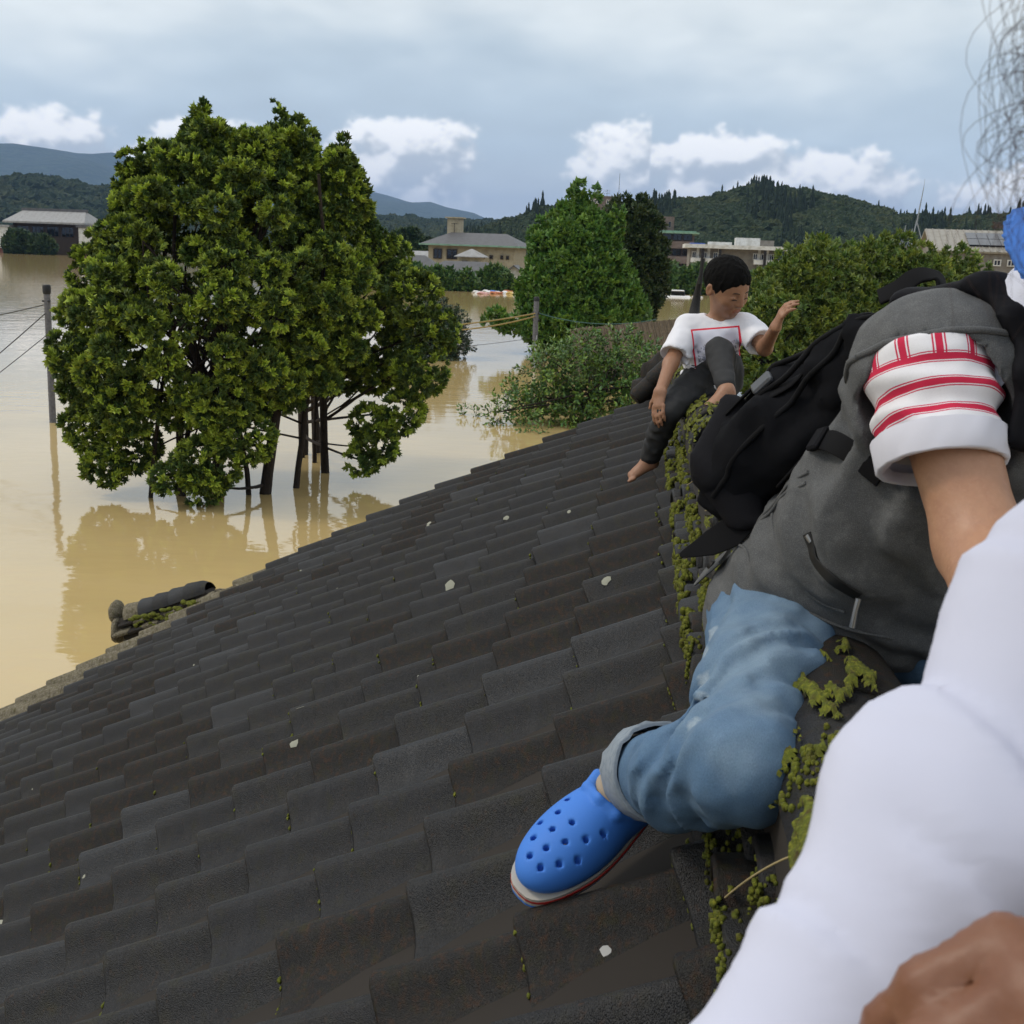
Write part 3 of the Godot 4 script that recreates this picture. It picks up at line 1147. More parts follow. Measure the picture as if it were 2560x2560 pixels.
func build_vegetation() -> void:
	leaf_material("conifer_leaf", 0.6, 0.18)
	leaf_material("broad_leaf", 0.45, 0.35)
	leaf_material("dark_leaf", 0.5, 0.15)
	var bark := std("bark", Color(1, 1, 1), 0.95)
	triplanar(bark, mottled(256, Color(0.17, 0.135, 0.11), [[121, 0.03, 0.4, 0.8, Color(0.10, 0.08, 0.07, 0.9)], [122, 0.08, 0.6, 0.85, Color(0.27, 0.24, 0.2, 0.7)]]), Vector3(3, 0.8, 3), tex.coarse, 1.5)
	build_cypress()
	build_broad_trees()
	build_bushes()
	build_forest()

func build_cypress() -> void:
	var r := RandomNumberGenerator.new()
	r.seed = 61
	var spray := spray_mesh(13, 0.085, 0.034, 3.0, 0.8, Color(0.042, 0.078, 0.016), Color(0.095, 0.145, 0.026), 5)
	var tints := [Color(1, 1, 1), Color(1.15, 1.05, 0.9), Color(0.8, 0.9, 0.9), Color(0.65, 0.78, 0.75), Color(1.25, 1.12, 0.8), Color(0.75, 0.85, 0.8)]
	# front tree: outline at each height
	var rows := [[4.5, -5.65, -4.0], [4.2, -6.3, -3.95], [3.95, -6.4, -3.75], [3.5, -6.85, -3.6], [3.15, -6.95, -3.35], [2.7, -7.35, -3.35], [2.15, -7.55, -3.3], [1.6, -7.6, -3.6], [1.25, -7.45, -4.3], [1.0, -7.3, -5.0]]
	var lobes := fill_lobes(rows, -15.0, 0.85, 0.40, 0.24, 71, 0.55)
	for q in [[-6.35, 0.62, -14.5, 0.40], [-6.85, 0.85, -14.6, 0.42], [-6.6, 0.38, -14.3, 0.30], [-5.15, 0.55, -14.0, 0.42], [-5.3, 0.22, -14.1, 0.30], [-4.75, 0.85, -14.1, 0.40], [-4.95, 1.3, -13.9, 0.40], [-6.1, 1.2, -13.9, 0.4], [-5.6, 0.35, -13.9, 0.22]]:
		lobes.append([Vector3(q[0], q[1], q[2]), q[3], 0.85])
	for q in [[-5.45, 4.88], [-4.60, 4.93], [-4.28, 4.74], [-3.82, 4.55], [-6.36, 4.42], [-5.05, 4.62]]:
		for k in 5:
			lobes.append([Vector3(q[0] + r.randfn(0, 0.03), q[1] - 0.12 - k * 0.17, -15.0 + r.randf_range(-0.3, 0.3)), 0.09 + 0.07 * k, 1.15])
	var t := thing("cypress_tree", "large bushy yellow-green cypress with several trunks, standing in the floodwater", "tree", Vector3(-5.4, 0, -14.9))
	var off := -t.position
	for q in [[-6.15, -14.5, 0.028], [-5.95, -14.6, 0.034], [-5.72, -14.65, 0.05], [-5.60, -14.8, 0.065], [-5.42, -14.7, 0.04], [-5.25, -14.9, 0.06], [-5.05, -15.0, 0.035], [-4.95, -15.3, 0.07], [-4.62, -15.5, 0.04]]:
		var mb := MB.new()
		var a := Vector3(q[0], -1.2, q[1]) + off
		var mid := Vector3(q[0] + r.randfn(0, 0.28), 1.4, q[1] + r.randfn(0, 0.25)) + off
		var top := Vector3(q[0] * 0.6 + -5.2 * 0.4 + r.randfn(0, 0.4), r.randf_range(3.2, 4.4), -15.0 + r.randfn(0, 0.3)) + off
		limb(mb, a, mid, q[2] * 1.25, q[2], 0.05, r)
		limb(mb, mid, top, q[2], 0.02, 0.12, r)
		for k in 9:
			var l = lobes[r.randi() % lobes.size()]
			if l[0].y < 3.6:
				var s: Vector3 = a.lerp(mid, clampf((l[0].y * 0.55 + 1.2) / 2.6, 0.5, 1.0))
				limb(mb, s, l[0] + off, q[2] * 0.4, 0.012, 0.12, r, 6)
		part("trunk", mb.mesh(true, false, false), mats.bark, t)
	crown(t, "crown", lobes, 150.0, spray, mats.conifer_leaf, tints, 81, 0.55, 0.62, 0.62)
	# second tree behind it on the right
	var rows2 := [[4.1, -4.9, -4.3], [3.7, -5.3, -3.9], [3.1, -5.5, -3.3], [2.4, -5.6, -3.1], [1.8, -5.4, -2.95], [1.5, -5.0, -2.95], [1.3, -4.4, -3.0]]
	var lobes2 := fill_lobes(rows2, -17.2, 0.8, 0.43, 0.26, 73, 0.55)
	for q in [[-3.25, 1.0, -16.2, 0.36], [-2.95, 1.55, -16.2, 0.4], [-3.5, 0.55, -16.0, 0.30], [-3.7, 0.35, -15.9, 0.24], [-2.85, 2.1, -16.4, 0.4], [-3.1, 2.6, -16.2, 0.4], [-3.6, 0.85, -16.1, 0.3]]:
		lobes2.append([Vector3(q[0], q[1], q[2]), q[3], 0.85])
	var t2 := thing("cypress_tree", "cypress with bare dark trunks, partly hidden behind the larger cypress", "tree", Vector3(-4.9, 0, -17.9))
	var off2 := -t2.position
	for q in [[-5.16, -18.2, 0.075], [-4.98, -18.4, 0.06], [-4.35, -16.8, 0.055], [-4.75, -17.5, 0.03], [-5.05, -17.9, 0.025]]:
		var mb := MB.new()
		var a := Vector3(q[0], -1.2, q[1]) + off2
		var mid := Vector3(q[0] + r.randfn(0.02, 0.14), 1.6, q[1] + 0.2) + off2
		limb(mb, a, mid, q[2] * 1.2, q[2], 0.03, r)
		limb(mb, mid, Vector3(-4.4 + r.randfn(0, 0.3), 4.0, -17.2) + off2, q[2], 0.02, 0.1, r)
		for k in 9:
			var l = lobes2[r.randi() % lobes2.size()]
			if l[0].y < 3.4:
				limb(mb, a.lerp(mid, clampf((l[0].y * 0.5 + 1.2) / 2.8, 0.55, 1.0)), l[0] + off2, q[2] * 0.45, 0.012, 0.12, r, 6)
		part("trunk", mb.mesh(true, false, false), mats.bark, t2)
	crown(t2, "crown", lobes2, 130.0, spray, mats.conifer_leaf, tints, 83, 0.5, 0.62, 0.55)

func small_trunk(t: Node3D, lobes: Array, base: Vector3, rad: float, r: RandomNumberGenerator, twigs := 14) -> void:
	var mb := MB.new()
	var off := -t.position
	var c := Vector3.ZERO
	for l in lobes:
		c += l[0]
	c /= lobes.size()
	limb(mb, base + off - Vector3(0, 1, 0), Vector3(base.x, c.y, base.z) + off, rad, rad * 0.6, rad, r)
	for k in twigs:
		var l = lobes[r.randi() % lobes.size()]
		limb(mb, Vector3(base.x, lerpf(0.1, c.y, r.randf()), base.z) + off, l[0] + off, rad * 0.4, 0.01, 0.15, r, 6)
	part("trunk", mb.mesh(true, false, false), mats.bark, t)

func build_broad_trees() -> void:
	var r := RandomNumberGenerator.new()
	r.seed = 5
	var leaf := spray_mesh(7, 0.20, 0.10, 3.2, 0.4, Color(0.055, 0.13, 0.025), Color(0.14, 0.25, 0.045), 9)
	var tints := [Color(1, 1, 1), Color(1.2, 1.12, 0.9), Color(0.8, 0.92, 0.95), Color(0.7, 0.85, 0.85), Color(1.35, 1.2, 0.9)]
	var rows := [[4.9, -2.35, -2.0], [4.4, -2.75, -1.45], [3.7, -3.75, -0.75], [2.5, -4.1, -0.15], [1.1, -4.2, 0.45], [0.4, -3.8, 0.35], [0.05, -3.2, 0.0]]
	var lobes := fill_lobes(rows, -40.0, 0.8, 0.42, 0.48, 33, 0.3)
	for q in [[-2.2, 5.3, 0.16], [-2.25, 5.0, 0.26], [-2.3, 4.7, 0.34], [-1.65, 5.05, 0.18], [-1.8, 4.75, 0.28], [-0.95, 4.45, 0.22], [-1.05, 4.1, 0.34], [-3.0, 4.3, 0.25], [-3.4, 3.95, 0.28], [-2.6, 4.6, 0.25]]:
		lobes.append([Vector3(q[0], q[1], -40.0 + r.randf_range(-0.3, 0.3)), q[2], 1.3])
	for k in 9:
		lobes.append([Vector3(-3.2 - 0.2 * k, 0.55 + 0.06 * k + 0.25 * (k % 2), -38.6), 0.26, 0.7])
	var t := thing("broadleaf_tree", "tall bright green broadleaf tree in the water beyond the grey pole", "tree", Vector3(-2.0, 0, -40.0))
	small_trunk(t, lobes, Vector3(-2.0, 0, -40), 0.16, r)
	crown(t, "crown", lobes, 34.0, leaf, mats.broad_leaf, tints, 91, 0.9)
	var rows2 := [[5.2, -1.5, 0.1], [4.7, -2.0, 0.6], [3.7, -2.2, 1.0], [2.4, -2.2, 1.05], [1.2, -1.9, 0.9], [0.4, -1.6, 0.7]]
	var lobes2 := fill_lobes(rows2, -50.0, 0.9, 0.5, 0.6, 35, 0.3)
	var t2 := thing("broadleaf_tree", "dark green tree close behind the bright green one", "tree", Vector3(-0.5, 0, -50.0))
	small_trunk(t2, lobes2, Vector3(-0.5, 0, -50), 0.2, r)
	var dark := spray_mesh(7, 0.24, 0.11, 3.0, 0.4, Color(0.020, 0.040, 0.014), Color(0.05, 0.075, 0.02), 19)
	crown(t2, "crown", lobes2, 20.0, dark, mats.dark_leaf, tints, 93, 0.6)
	# trees at the right, behind the child
	var leaf3 := spray_mesh(8, 0.17, 0.06, 2.8, 0.5, Color(0.055, 0.095, 0.02), Color(0.19, 0.25, 0.045), 29)
	for q in [[4.3, 1.9, 2.6, 3.6, -31.0, "olive green leafy tree directly behind the child's head and raised hand"], [6.2, 2.2, 2.9, 3.75, -32.0, "wide olive green tree behind the middle of the backpack"], [8.0, 1.7, 2.6, 3.4, -33.0, "olive green tree below the roof with solar panels"], [3.0, 1.2, 1.6, 2.45, -29.5, "low leafy tree just right of the child's face, by the water"], [9.6, 1.5, 2.2, 2.6, -33.5, "low olive green tree at the right edge, behind the cap"]]:
		var hw: float = q[1]
		var top: float = q[3]
		var rr := [[top, q[0] - hw * 0.3, q[0] + hw * 0.3], [top * 0.85, q[0] - hw * 0.75, q[0] + hw * 0.75], [top * 0.6, q[0] - hw, q[0] + hw], [top * 0.25, q[0] - hw * 1.05, q[0] + hw * 1.05], [0.05, q[0] - hw, q[0] + hw]]
		var lb := fill_lobes(rr, q[4], 0.7, 0.5, 0.5, 41 + int(q[0] * 10), 0.35)
		var tt := thing("leafy_tree", q[5], "tree", Vector3(q[0], 0, q[4]))
		small_trunk(tt, lb, Vector3(q[0], 0, q[4]), 0.1, r, 10)
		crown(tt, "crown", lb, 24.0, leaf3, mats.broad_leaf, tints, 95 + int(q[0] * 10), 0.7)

func single_leaf(length: float, width: float, base: Color, tip: Color) -> MB:
	var mb := MB.new()
	mb.col = base
	var a := mb.p(Vector3.ZERO)
	var m1 := mb.p(Vector3(0, length * 0.33, width * 0.05))
	var l1 := mb.p(Vector3(-width * 0.5, length * 0.36, width * 0.22))
	var r1 := mb.p(Vector3(width * 0.5, length * 0.36, width * 0.22))
	mb.col = tip
	var m2 := mb.p(Vector3(0, length * 0.68, 0))
	var l2 := mb.p(Vector3(-width * 0.38, length * 0.7, width * 0.14))
	var r2 := mb.p(Vector3(width * 0.38, length * 0.7, width * 0.14))
	var e := mb.p(Vector3(0, length, -length * 0.12))
	for q in [[a, m1, l1], [a, r1, m1], [m1, m2, l1], [l1, m2, l2], [m1, r1, m2], [r1, r2, m2], [m2, e, l2], [m2, r2, e]]:
		mb.tri(q[0], q[1], q[2])
	return mb

func twig_mesh(leaves: int, length: float, leaf_l: float, leaf_w: float, base: Color, tip: Color, seed_: int) -> ArrayMesh:
	var r := RandomNumberGenerator.new()
	r.seed = seed_
	var mb := MB.new()
	mb.col = Color(0.07, 0.06, 0.035)
	mb.tube([Vector3.ZERO, Vector3(0.02, length * 0.5, 0.01), Vector3(0, length, 0.03)], [0.006, 0.004, 0.002], 5, false)
	var lf := single_leaf(leaf_l, leaf_w, base, tip)
	for i in leaves:
		var u := 0.15 + 0.85 * i / (leaves - 1.0)
		var a := i * 2.4
		var b := Basis(Vector3.UP, a) * Basis(Vector3.RIGHT, r.randf_range(0.6, 1.5)) * Basis(Vector3.UP, r.randfn(0, 0.4))
		mb.add(lf, Transform3D(b.scaled(Vector3.ONE * r.randf_range(0.7, 1.15)), Vector3(0, length * u, 0)))
	return mb.mesh(false, true, false)

func build_bushes() -> void:
	var r := RandomNumberGenerator.new()
	r.seed = 12
	var tints := [Color(1, 1, 1), Color(1.25, 1.15, 0.9), Color(0.75, 0.88, 0.9), Color(0.62, 0.8, 0.8), Color(1.5, 1.35, 1.1)]
	var twig := twig_mesh(8, 0.26, 0.105, 0.048, Color(0.056, 0.12, 0.024), Color(0.13, 0.22, 0.042), 3)
	var lobes := []
	for q in [[-2.55, 0.25, 0.22], [-2.2, 0.45, 0.34], [-1.85, 0.8, 0.40], [-1.55, 0.35, 0.42], [-1.45, 1.15, 0.40], [-1.0, 0.55, 0.5], [-0.95, 1.25, 0.42], [-0.45, 0.8, 0.5], [-0.4, 1.35, 0.42], [0.1, 0.6, 0.5], [0.15, 1.25, 0.40], [0.5, 0.9, 0.45], [-1.9, 0.15, 0.3], [-1.2, 0.05, 0.35], [-0.7, 0.15, 0.4], [0.9, 0.7, 0.5], [0.0, 0.1, 0.4], [-1.75, 1.2, 0.2], [-1.15, 1.5, 0.2]]:
		lobes.append([Vector3(q[0], q[1], -22.8 + r.randf_range(-0.5, 0.5)), q[2], 0.85])
	var t := thing("leafy_bush", "bush with long glossy leaves standing in the water just past the roof edge", "bush", Vector3(-0.9, 0, -22.8))
	small_trunk(t, lobes, Vector3(-0.9, 0, -22.8), 0.05, r, 22)
	crown(t, "crown", lobes, 46.0, twig, mats.broad_leaf, tints, 131, 0.25, 0.35)
	# shoots of the same bush showing above the water
	var k := 0
	for q in [[-3.4, -23.6, "leafy shoot alone in the water, leftmost of the three left of the bush"], [-3.12, -23.4, "leafy shoot in the water, middle one of the three left of the bush"], [-2.85, -24.3, "dark leafy shoot in the water, nearest the bush on its left"], [-1.95, -21.7, "small leafy shoot in the water in front of the bush, left one"], [-1.7, -21.6, "small leafy shoot in the water in front of the bush, right one"]]:
		var s := thing("leafy_shoot", q[2], "plant", Vector3(q[0], 0, q[1]), "leafy shoots standing in the water")
		for j in 3:
			var o := part("twig", twig, mats.broad_leaf, s, Vector3(r.randfn(0, 0.03), -0.05, r.randfn(0, 0.03)))
			o.rotation = Vector3(r.randfn(0, 0.5), r.randf() * TAU, r.randfn(0, 0.5))
		k += 1
	# dark round shrub
	var twig2 := twig_mesh(9, 0.22, 0.09, 0.045, Color(0.016, 0.036, 0.016), Color(0.032, 0.062, 0.024), 4)
	var lb := fill_lobes([[1.55, -6.5, -5.9], [1.3, -6.9, -5.45], [0.9, -7.2, -5.15], [0.5, -7.3, -5.05], [0.15, -7.2, -5.1]], -36.0, 0.9, 0.3, 0.42, 55, 0.3)
	var sh := thing("round_shrub", "rounded dark green shrub half drowned, right of the big cypress", "bush", Vector3(-6.1, 0, -36.0))
	small_trunk(sh, lb, Vector3(-6.1, 0, -36), 0.06, r, 10)
	crown(sh, "crown", lb, 18.0, twig2, mats.dark_leaf, tints, 137, 0.4)
	# bushes in front of the cream building and in front of the white school
	var tuft := spray_mesh(8, 0.50, 0.22, 3.2, 0.5, Color(0.045, 0.095, 0.024), Color(0.10, 0.17, 0.042), 39)
	var rowsb := [
		[-21.5, 2.4, 2.3, -99.0, "tall green bush at the left end of the bank, beside the cypress"],
		[-18.9, 2.2, 1.6, -98.0, "green bush in the middle of the bank below the cream building"],
		[-16.3, 2.2, 1.4, -97.5, "green bush of the bank below the small pyramid roof"],
		[-14.3, 1.5, 1.1, -97.0, "low green bush at the water's edge, left of the floating rubbish"],
		[-11.9, 1.6, 1.5, -99.0, "round green bush behind the floating rubbish"],
		[-24.5, 2.2, 2.4, -100.0, "green bush of the far bank seen behind the right side of the cypress"],
		[2.3, 2.0, 2.2, -112.0, "green bush of the far bank nearest the dark tree"],
		[5.0, 2.2, 2.2, -112.0, "green bush of the far bank left of the child's head"],
		[7.8, 2.2, 2.2, -113.0, "green bush of the far bank behind the child's head"],
		[10.6, 2.2, 2.0, -112.0, "green bush of the far bank right of the child's head"],
		[13.5, 2.4, 2.3, -111.0, "green bush of the far bank at the right end of the white school"],
		[16.5, 2.4, 2.8, -110.0, "green bush of the far bank right of the white school"]]
	for q in rowsb:
		var b := thing("bank_bush", q[4], "bush", Vector3(q[0], 0, q[3]), "bushes along the far banks")
		var l2 := fill_lobes([[q[2], q[0] - q[1] * 0.4, q[0] + q[1] * 0.4], [q[2] * 0.75, q[0] - q[1] * 0.85, q[0] + q[1] * 0.85], [q[2] * 0.3, q[0] - q[1] * 1.1, q[0] + q[1] * 1.1], [0.0, q[0] - q[1], q[0] + q[1]]], q[3], 0.8, 0.6, 0.7, 200 + int(q[0] * 3), 0.3)
		small_trunk(b, l2, b.position, 0.1, r, 5)
		crown(b, "crown", l2, 8.0, tuft, mats.broad_leaf, tints, 300 + int(q[0] * 3), 0.6)
	var hedge_t := spray_mesh(8, 0.9, 0.4, 3.2, 0.5, Color(0.02, 0.045, 0.018), Color(0.05, 0.085, 0.028), 49)
	for q in [[-105.8, 2.2, 3.4, "taller clipped bush in front of the left half of the white-walled house"], [-101.8, 2.4, 2.4, "lower clipped bush in front of the right half of the white-walled house"]]:
		var b := thing("clipped_bush", q[3], "bush", Vector3(q[0], 0, -199.0), "clipped bushes in front of the white-walled house")
		var l2 := fill_lobes([[q[2], q[0] - q[1] * 0.8, q[0] + q[1] * 0.8], [q[2] * 0.5, q[0] - q[1] * 1.1, q[0] + q[1] * 1.1], [0.0, q[0] - q[1], q[0] + q[1]]], -199.0, 0.6, 0.8, 0.9, 410 + int(q[0]), 0.3)
		crown(b, "crown", l2, 4.0, hedge_t, mats.dark_leaf, tints, 420 + int(q[0]), 0.5)
		small_trunk(b, l2, b.position, 0.12, r, 4)
	var dt := thing("dark_tree", "dark round tree left of the cream building's roof", "tree", Vector3(-29.5, 0, -150.0))
	var l3 := fill_lobes([[4.6, -31.0, -27.5], [3.6, -32.5, -26.0], [1.5, -33.0, -26.0], [0, -32, -26.5]], -150.0, 0.8, 0.8, 0.9, 450, 0.3)
	small_trunk(dt, l3, dt.position, 0.2, r, 4)
	crown(dt, "crown", l3, 5.0, hedge_t, mats.dark_leaf, tints, 451, 0.5)

# the wood on the hill at the right: too many crowns to count
func build_forest() -> void:
	var r := RandomNumberGenerator.new()
	r.seed = 808
	var n := noise(3, 2.6, 3)
	var shapes := []
	for k in 3:
		var mb := MB.new()
		var rows := []
		for i in 12:
			var th := PI * 0.72 * i / 11.0
			var row := []
			for j in 18:
				var ph := TAU * j / 18.0
				var d := Vector3(sin(th) * cos(ph), cos(th), -sin(th) * sin(ph))
				row.append(d * (1.0 + 0.42 * n.get_noise_3dv(d * 1.6 + Vector3(k * 9, 0, 0)) + 0.22 * n.get_noise_3dv(d * 5.0 + Vector3(0, k * 9, 0))) * Vector3(1, 0.95, 1))
			rows.append(row)
		rows.reverse()
		mb.sheet(rows, true)
		shapes.append(mb.mesh(false, false, false))
	var cone := MB.new()
	var crow := []
	for i in 9:
		var u := i / 8.0
		var row := []
		for j in 11:
			var ph := TAU * j / 11.0
			var rr := (u + 0.10 * (i % 2)) * 0.42 * (1.0 + 0.35 * n.get_noise_2d(i * 3.0, j * 3.0))
			row.append(Vector3(cos(ph) * rr, 1.9 - 2.6 * u, -sin(ph) * rr))
		crow.append(row)
	crow.reverse()
	cone.sheet(crow, true)
	shapes.append(cone.mesh(false, false, false))
	var m := std("canopy", Color(1, 1, 1), 1.0)
	m.vertex_color_use_as_albedo = true
	triplanar(m, mottled(256, Color(0.8, 0.8, 0.8), [[131, 0.05, 0.4, 0.75, Color(0.45, 0.47, 0.45, 1.0)], [132, 0.12, 0.5, 0.8, Color(1, 1, 0.9, 0.8)]]), Vector3(0.16, 0.16, 0.16), tex.coarse, 2.0)
	var zone := noise(91, 1.0, 2)
	var lists := [[], [], [], []]
	var cols := [[], [], [], []]
	for w in [[-9.3, 32.0, 300.0, 430.0, 640.0, 190.0, 9000, 2.0, 4.4, hill_crest, 0.12, 47], [-40.0, -8.0, 640.0, 950.0, 1300.0, 420.0, 2600, 5.0, 10.0, left_crest, 0.3, 43], [-17.0, -1.5, 700.0, 1000.0, 1400.0, 420.0, 2200, 4.0, 8.0, low_crest, 0.25, 45]]:
		var hill := noise(w[11], 1.0, 4)
		for i in w[6]:
			var az := r.randf_range(w[0], w[1])
			var rad: float = w[2] + w[5] * pow(r.randf(), 0.8)
			var a := deg_to_rad(az)
			var up := sin(clampf((rad - w[2]) / (w[3] - w[2]), 0.0, 1.0) * PI * 0.5) if rad < w[3] else sin(clampf(1.0 - (rad - w[3]) / (w[4] - w[3]), 0.0, 1.0) * PI * 0.5)
			var p := Vector3(sin(a) * rad, 0, -cos(a) * rad)
			var hh: float = skyline(az, w[9]) * up * (1.0 + w[10] * hill.get_noise_2d(p.x * 6.0 / w[3], p.z * 6.0 / w[3]) * (0.35 + 0.65 * up)) - 1.0
			var s := r.randf_range(w[7], w[8])
			var z := zone.get_noise_2d(az * 0.22, rad * 0.012)
			var conifer: bool = w[2] < 500.0 and z > 0.30 and r.randf() < 0.7
			var k := 3 if conifer else r.randi() % 3
			if conifer:
				s *= 0.75
			var b := Basis(Vector3.UP, r.randf() * TAU).scaled(Vector3(s, s * r.randf_range(0.75, 1.1), s))
			lists[k].append(Transform3D(b, p + Vector3.UP * (hh - 0.4 * s + (0.6 * s if conifer else 0.0))))
			var c := Color(0.030, 0.060, 0.022).lerp(Color(0.075, 0.095, 0.030), r.randf() * r.randf() * 1.2)
			if conifer:
				c = Color(0.016, 0.036, 0.020).lerp(Color(0.030, 0.055, 0.026), r.randf())
			elif az > 15.0 and z < -0.15 and r.randf() < 0.5:
				c = Color(0.11, 0.07, 0.035)
			cols[k].append(c)
	for k in 4:
		var mm := MultiMesh.new()
		mm.transform_format = MultiMesh.TRANSFORM_3D
		mm.use_colors = true
		mm.mesh = shapes[k]
		mm.instance_count = lists[k].size()
		for i in lists[k].size():
			mm.set_instance_transform(i, lists[k][i])
			mm.set_instance_color(i, cols[k][i])
		var o := MultiMeshInstance3D.new()
		o.name = unique_name("forest")
		o.multimesh = mm
		o.material_override = m
		add_child(o)
		o.set_meta("kind", "stuff")
		o.set_meta("label", ["dense mixed wood covering the hills behind the town", "broadleaf crowns of the wood on the hill", "rounded tree crowns filling the wood on the hill", "dark pointed conifers in the wood on the hill"][k])
		o.set_meta("category", "forest")

# ------------------------------------------------------------------ buildings of the town
func wall_mat(called: String, c: Color, rough := 0.85) -> StandardMaterial3D:
	var m := std(called, c, rough)
	triplanar(m, tex.plaster_map, Vector3(0.25, 0.25, 0.25))
	return m

func box_part(called: String, at: Vector3, size: Vector3, mat: Material, parent: Node3D, b := Basis.IDENTITY) -> MeshInstance3D:
	var mb := MB.new()
	mb.box(Vector3.ZERO, size, b)
	return part(called, mb.mesh(false, false, false), mat, parent, at)

# window in a wall facing +z (local): frame, pane as sub-part, sill
func window_at(parent: Node3D, at: Vector3, w: float, h: float, frame: Material, bars := 1, b := Basis.IDENTITY) -> void:
	var mb := MB.new()
	var t := 0.07
	for s in [-1.0, 1.0]:
		mb.box(b * Vector3(s * (w * 0.5 - t * 0.5), 0, 0.04), Vector3(t, h, 0.12), b)
		mb.box(b * Vector3(0, s * (h * 0.5 - t * 0.5), 0.04), Vector3(w - 2 * t, t, 0.118), b)
	for i in bars:
		var x := -w * 0.5 + w * (i + 1.0) / (bars + 1.0)
		mb.box(b * Vector3(x, 0, 0.035), Vector3(0.05, h - 2 * t, 0.10), b)
	var f := part("window", mb.mesh(false, false, false), frame, parent, at)
	var pm := MB.new()
	pm.box(Vector3.ZERO, Vector3(w - 0.02, h - 0.02, 0.03), b)
	part("pane", pm.mesh(false, false, false), mats.window_glass, f, b * Vector3(0, 0, 0.012))

# hip roof: eaves rectangle half sizes ex, ez; ridge half length rx along x
func hip_mesh(ex: float, ez: float, rx: float, h: float, thick := 0.15) -> ArrayMesh:
	var mb := MB.new()
	var a := Vector3(-ex, 0, ez)
	var b := Vector3(ex, 0, ez)
	var c := Vector3(ex, 0, -ez)
	var d := Vector3(-ex, 0, -ez)
	var r0 := Vector3(-rx, h, 0)
	var r1 := Vector3(rx, h, 0)
	mb.face(a, b, r1, r0)
	mb.face(c, d, r0, r1)
	mb.face(b, c, r1, r1 + Vector3(0, 0.001, 0))
	mb.face(d, a, r0, r0 + Vector3(0, 0.001, 0))
	var dn := Vector3(0, -thick, 0)
	mb.face(a + dn, b + dn, b, a)
	mb.face(b + dn, c + dn, c, b)
	mb.face(c + dn, d + dn, d, c)
	mb.face(d + dn, a + dn, a, d)
	mb.face(d + dn, c + dn, b + dn, a + dn)
	return mb.mesh(false, false, false)

# roof ribs: battens running from ridge to eave on the front slope
func ribs(parent: Node3D, n: int, ex: float, ez: float, rx: float, h: float, mat: Material) -> void:
	var mb := MB.new()
	for i in n:
		var u := (i + 0.5) / n * 2.0 - 1.0
		var top := Vector3(u * rx, h + 0.02, 0)
		var bot := Vector3(u * ex, 0.02, ez)
		mb.tube([top, bot], [0.05, 0.05], 4, false)
	part("roof_ribs", mb.mesh(false, false, false), mat, parent)

func build_far_buildings() -> void:
	tex.plaster_map = mottled(256, Color(0.95, 0.95, 0.95), [[141, 0.02, 0.4, 0.8, Color(0.8, 0.79, 0.77, 0.7)], [142, 0.06, 0.55, 0.8, Color(0.86, 0.85, 0.82, 0.5)]])
	wall_mat("cream_wall", Color(0.68, 0.645, 0.555))
	wall_mat("white_wall", Color(0.86, 0.86, 0.85))
	wall_mat("brown_wall", Color(0.46, 0.41, 0.39))
	wall_mat("grey_wall", Color(0.52, 0.50, 0.47))
	wall_mat("dark_wood", Color(0.24, 0.20, 0.17))
	wall_mat("red_wood", Color(0.40, 0.24, 0.22))
	wall_mat("roof_grey", Color(0.36, 0.36, 0.37), 0.6)
	wall_mat("roof_pale", Color(0.62, 0.62, 0.62), 0.6)
	wall_mat("roof_sheet", Color(0.60, 0.58, 0.54), 0.5)
	wall_mat("eave_green", Color(0.52, 0.66, 0.58))
	var g := std("window_glass", Color(0.07, 0.08, 0.09), 0.08)
	g.metallic_specular = 0.6
	std("solar_cell", Color(0.16, 0.165, 0.20), 0.15)
	std("steel", Color(0.52, 0.54, 0.56), 0.45)
	std("dark_post", Color(0.10, 0.085, 0.075), 0.8)
	std("blue_sheet", Color(0.20, 0.33, 0.62), 0.6)
	build_white_house()
	build_cream_building()
	build_low_houses()
	build_right_buildings()
	build_shed()

func build_white_house() -> void:
	var o := thing("white_walled_house", "old house with pale tiled roof and white plaster walls at the left edge", "house", Vector3(-103.5, 0, -205))
	box_part("wall", Vector3(0, 2.4, -3), Vector3(12.5, 6.0, 6.0), mats.dark_wood, o)
	var roof := part("roof", hip_mesh(7.4, 4.4, 5.7, 2.0, 0.3), mats.roof_pale, o, Vector3(0, 5.5, -3))
	box_part("ridge", Vector3(0, 2.1, 0), Vector3(12.0, 0.5, 0.5), mats.roof_grey, roof)
	for i in 4:
		window_at(o, Vector3(-4.4 + 2.7 * i, 3.9, 0.02), 2.2, 1.7, mats.dark_wood, 2)
	box_part("white_wall", Vector3(-8.3, 2.6, 0.6), Vector3(3.6, 3.6, 1.6), mats.white_wall, o)
	box_part("lean_to_roof", Vector3(-8.2, 4.6, 0.4), Vector3(4.2, 0.35, 2.4), mats.roof_pale, o)
	box_part("white_wall", Vector3(8.6, 3.2, 0.6), Vector3(4.6, 3.0, 1.6), mats.white_wall, o)
	box_part("lean_to_roof", Vector3(8.6, 4.95, 0.4), Vector3(5.2, 0.4, 2.6), mats.roof_grey, o)
	box_part("base_boards", Vector3(8.4, 0.9, 0.7), Vector3(5.0, 1.6, 1.5), mats.red_wood, o)
	box_part("base_boards", Vector3(-8.3, 0.4, 0.7), Vector3(3.6, 0.9, 1.5), mats.red_wood, o)

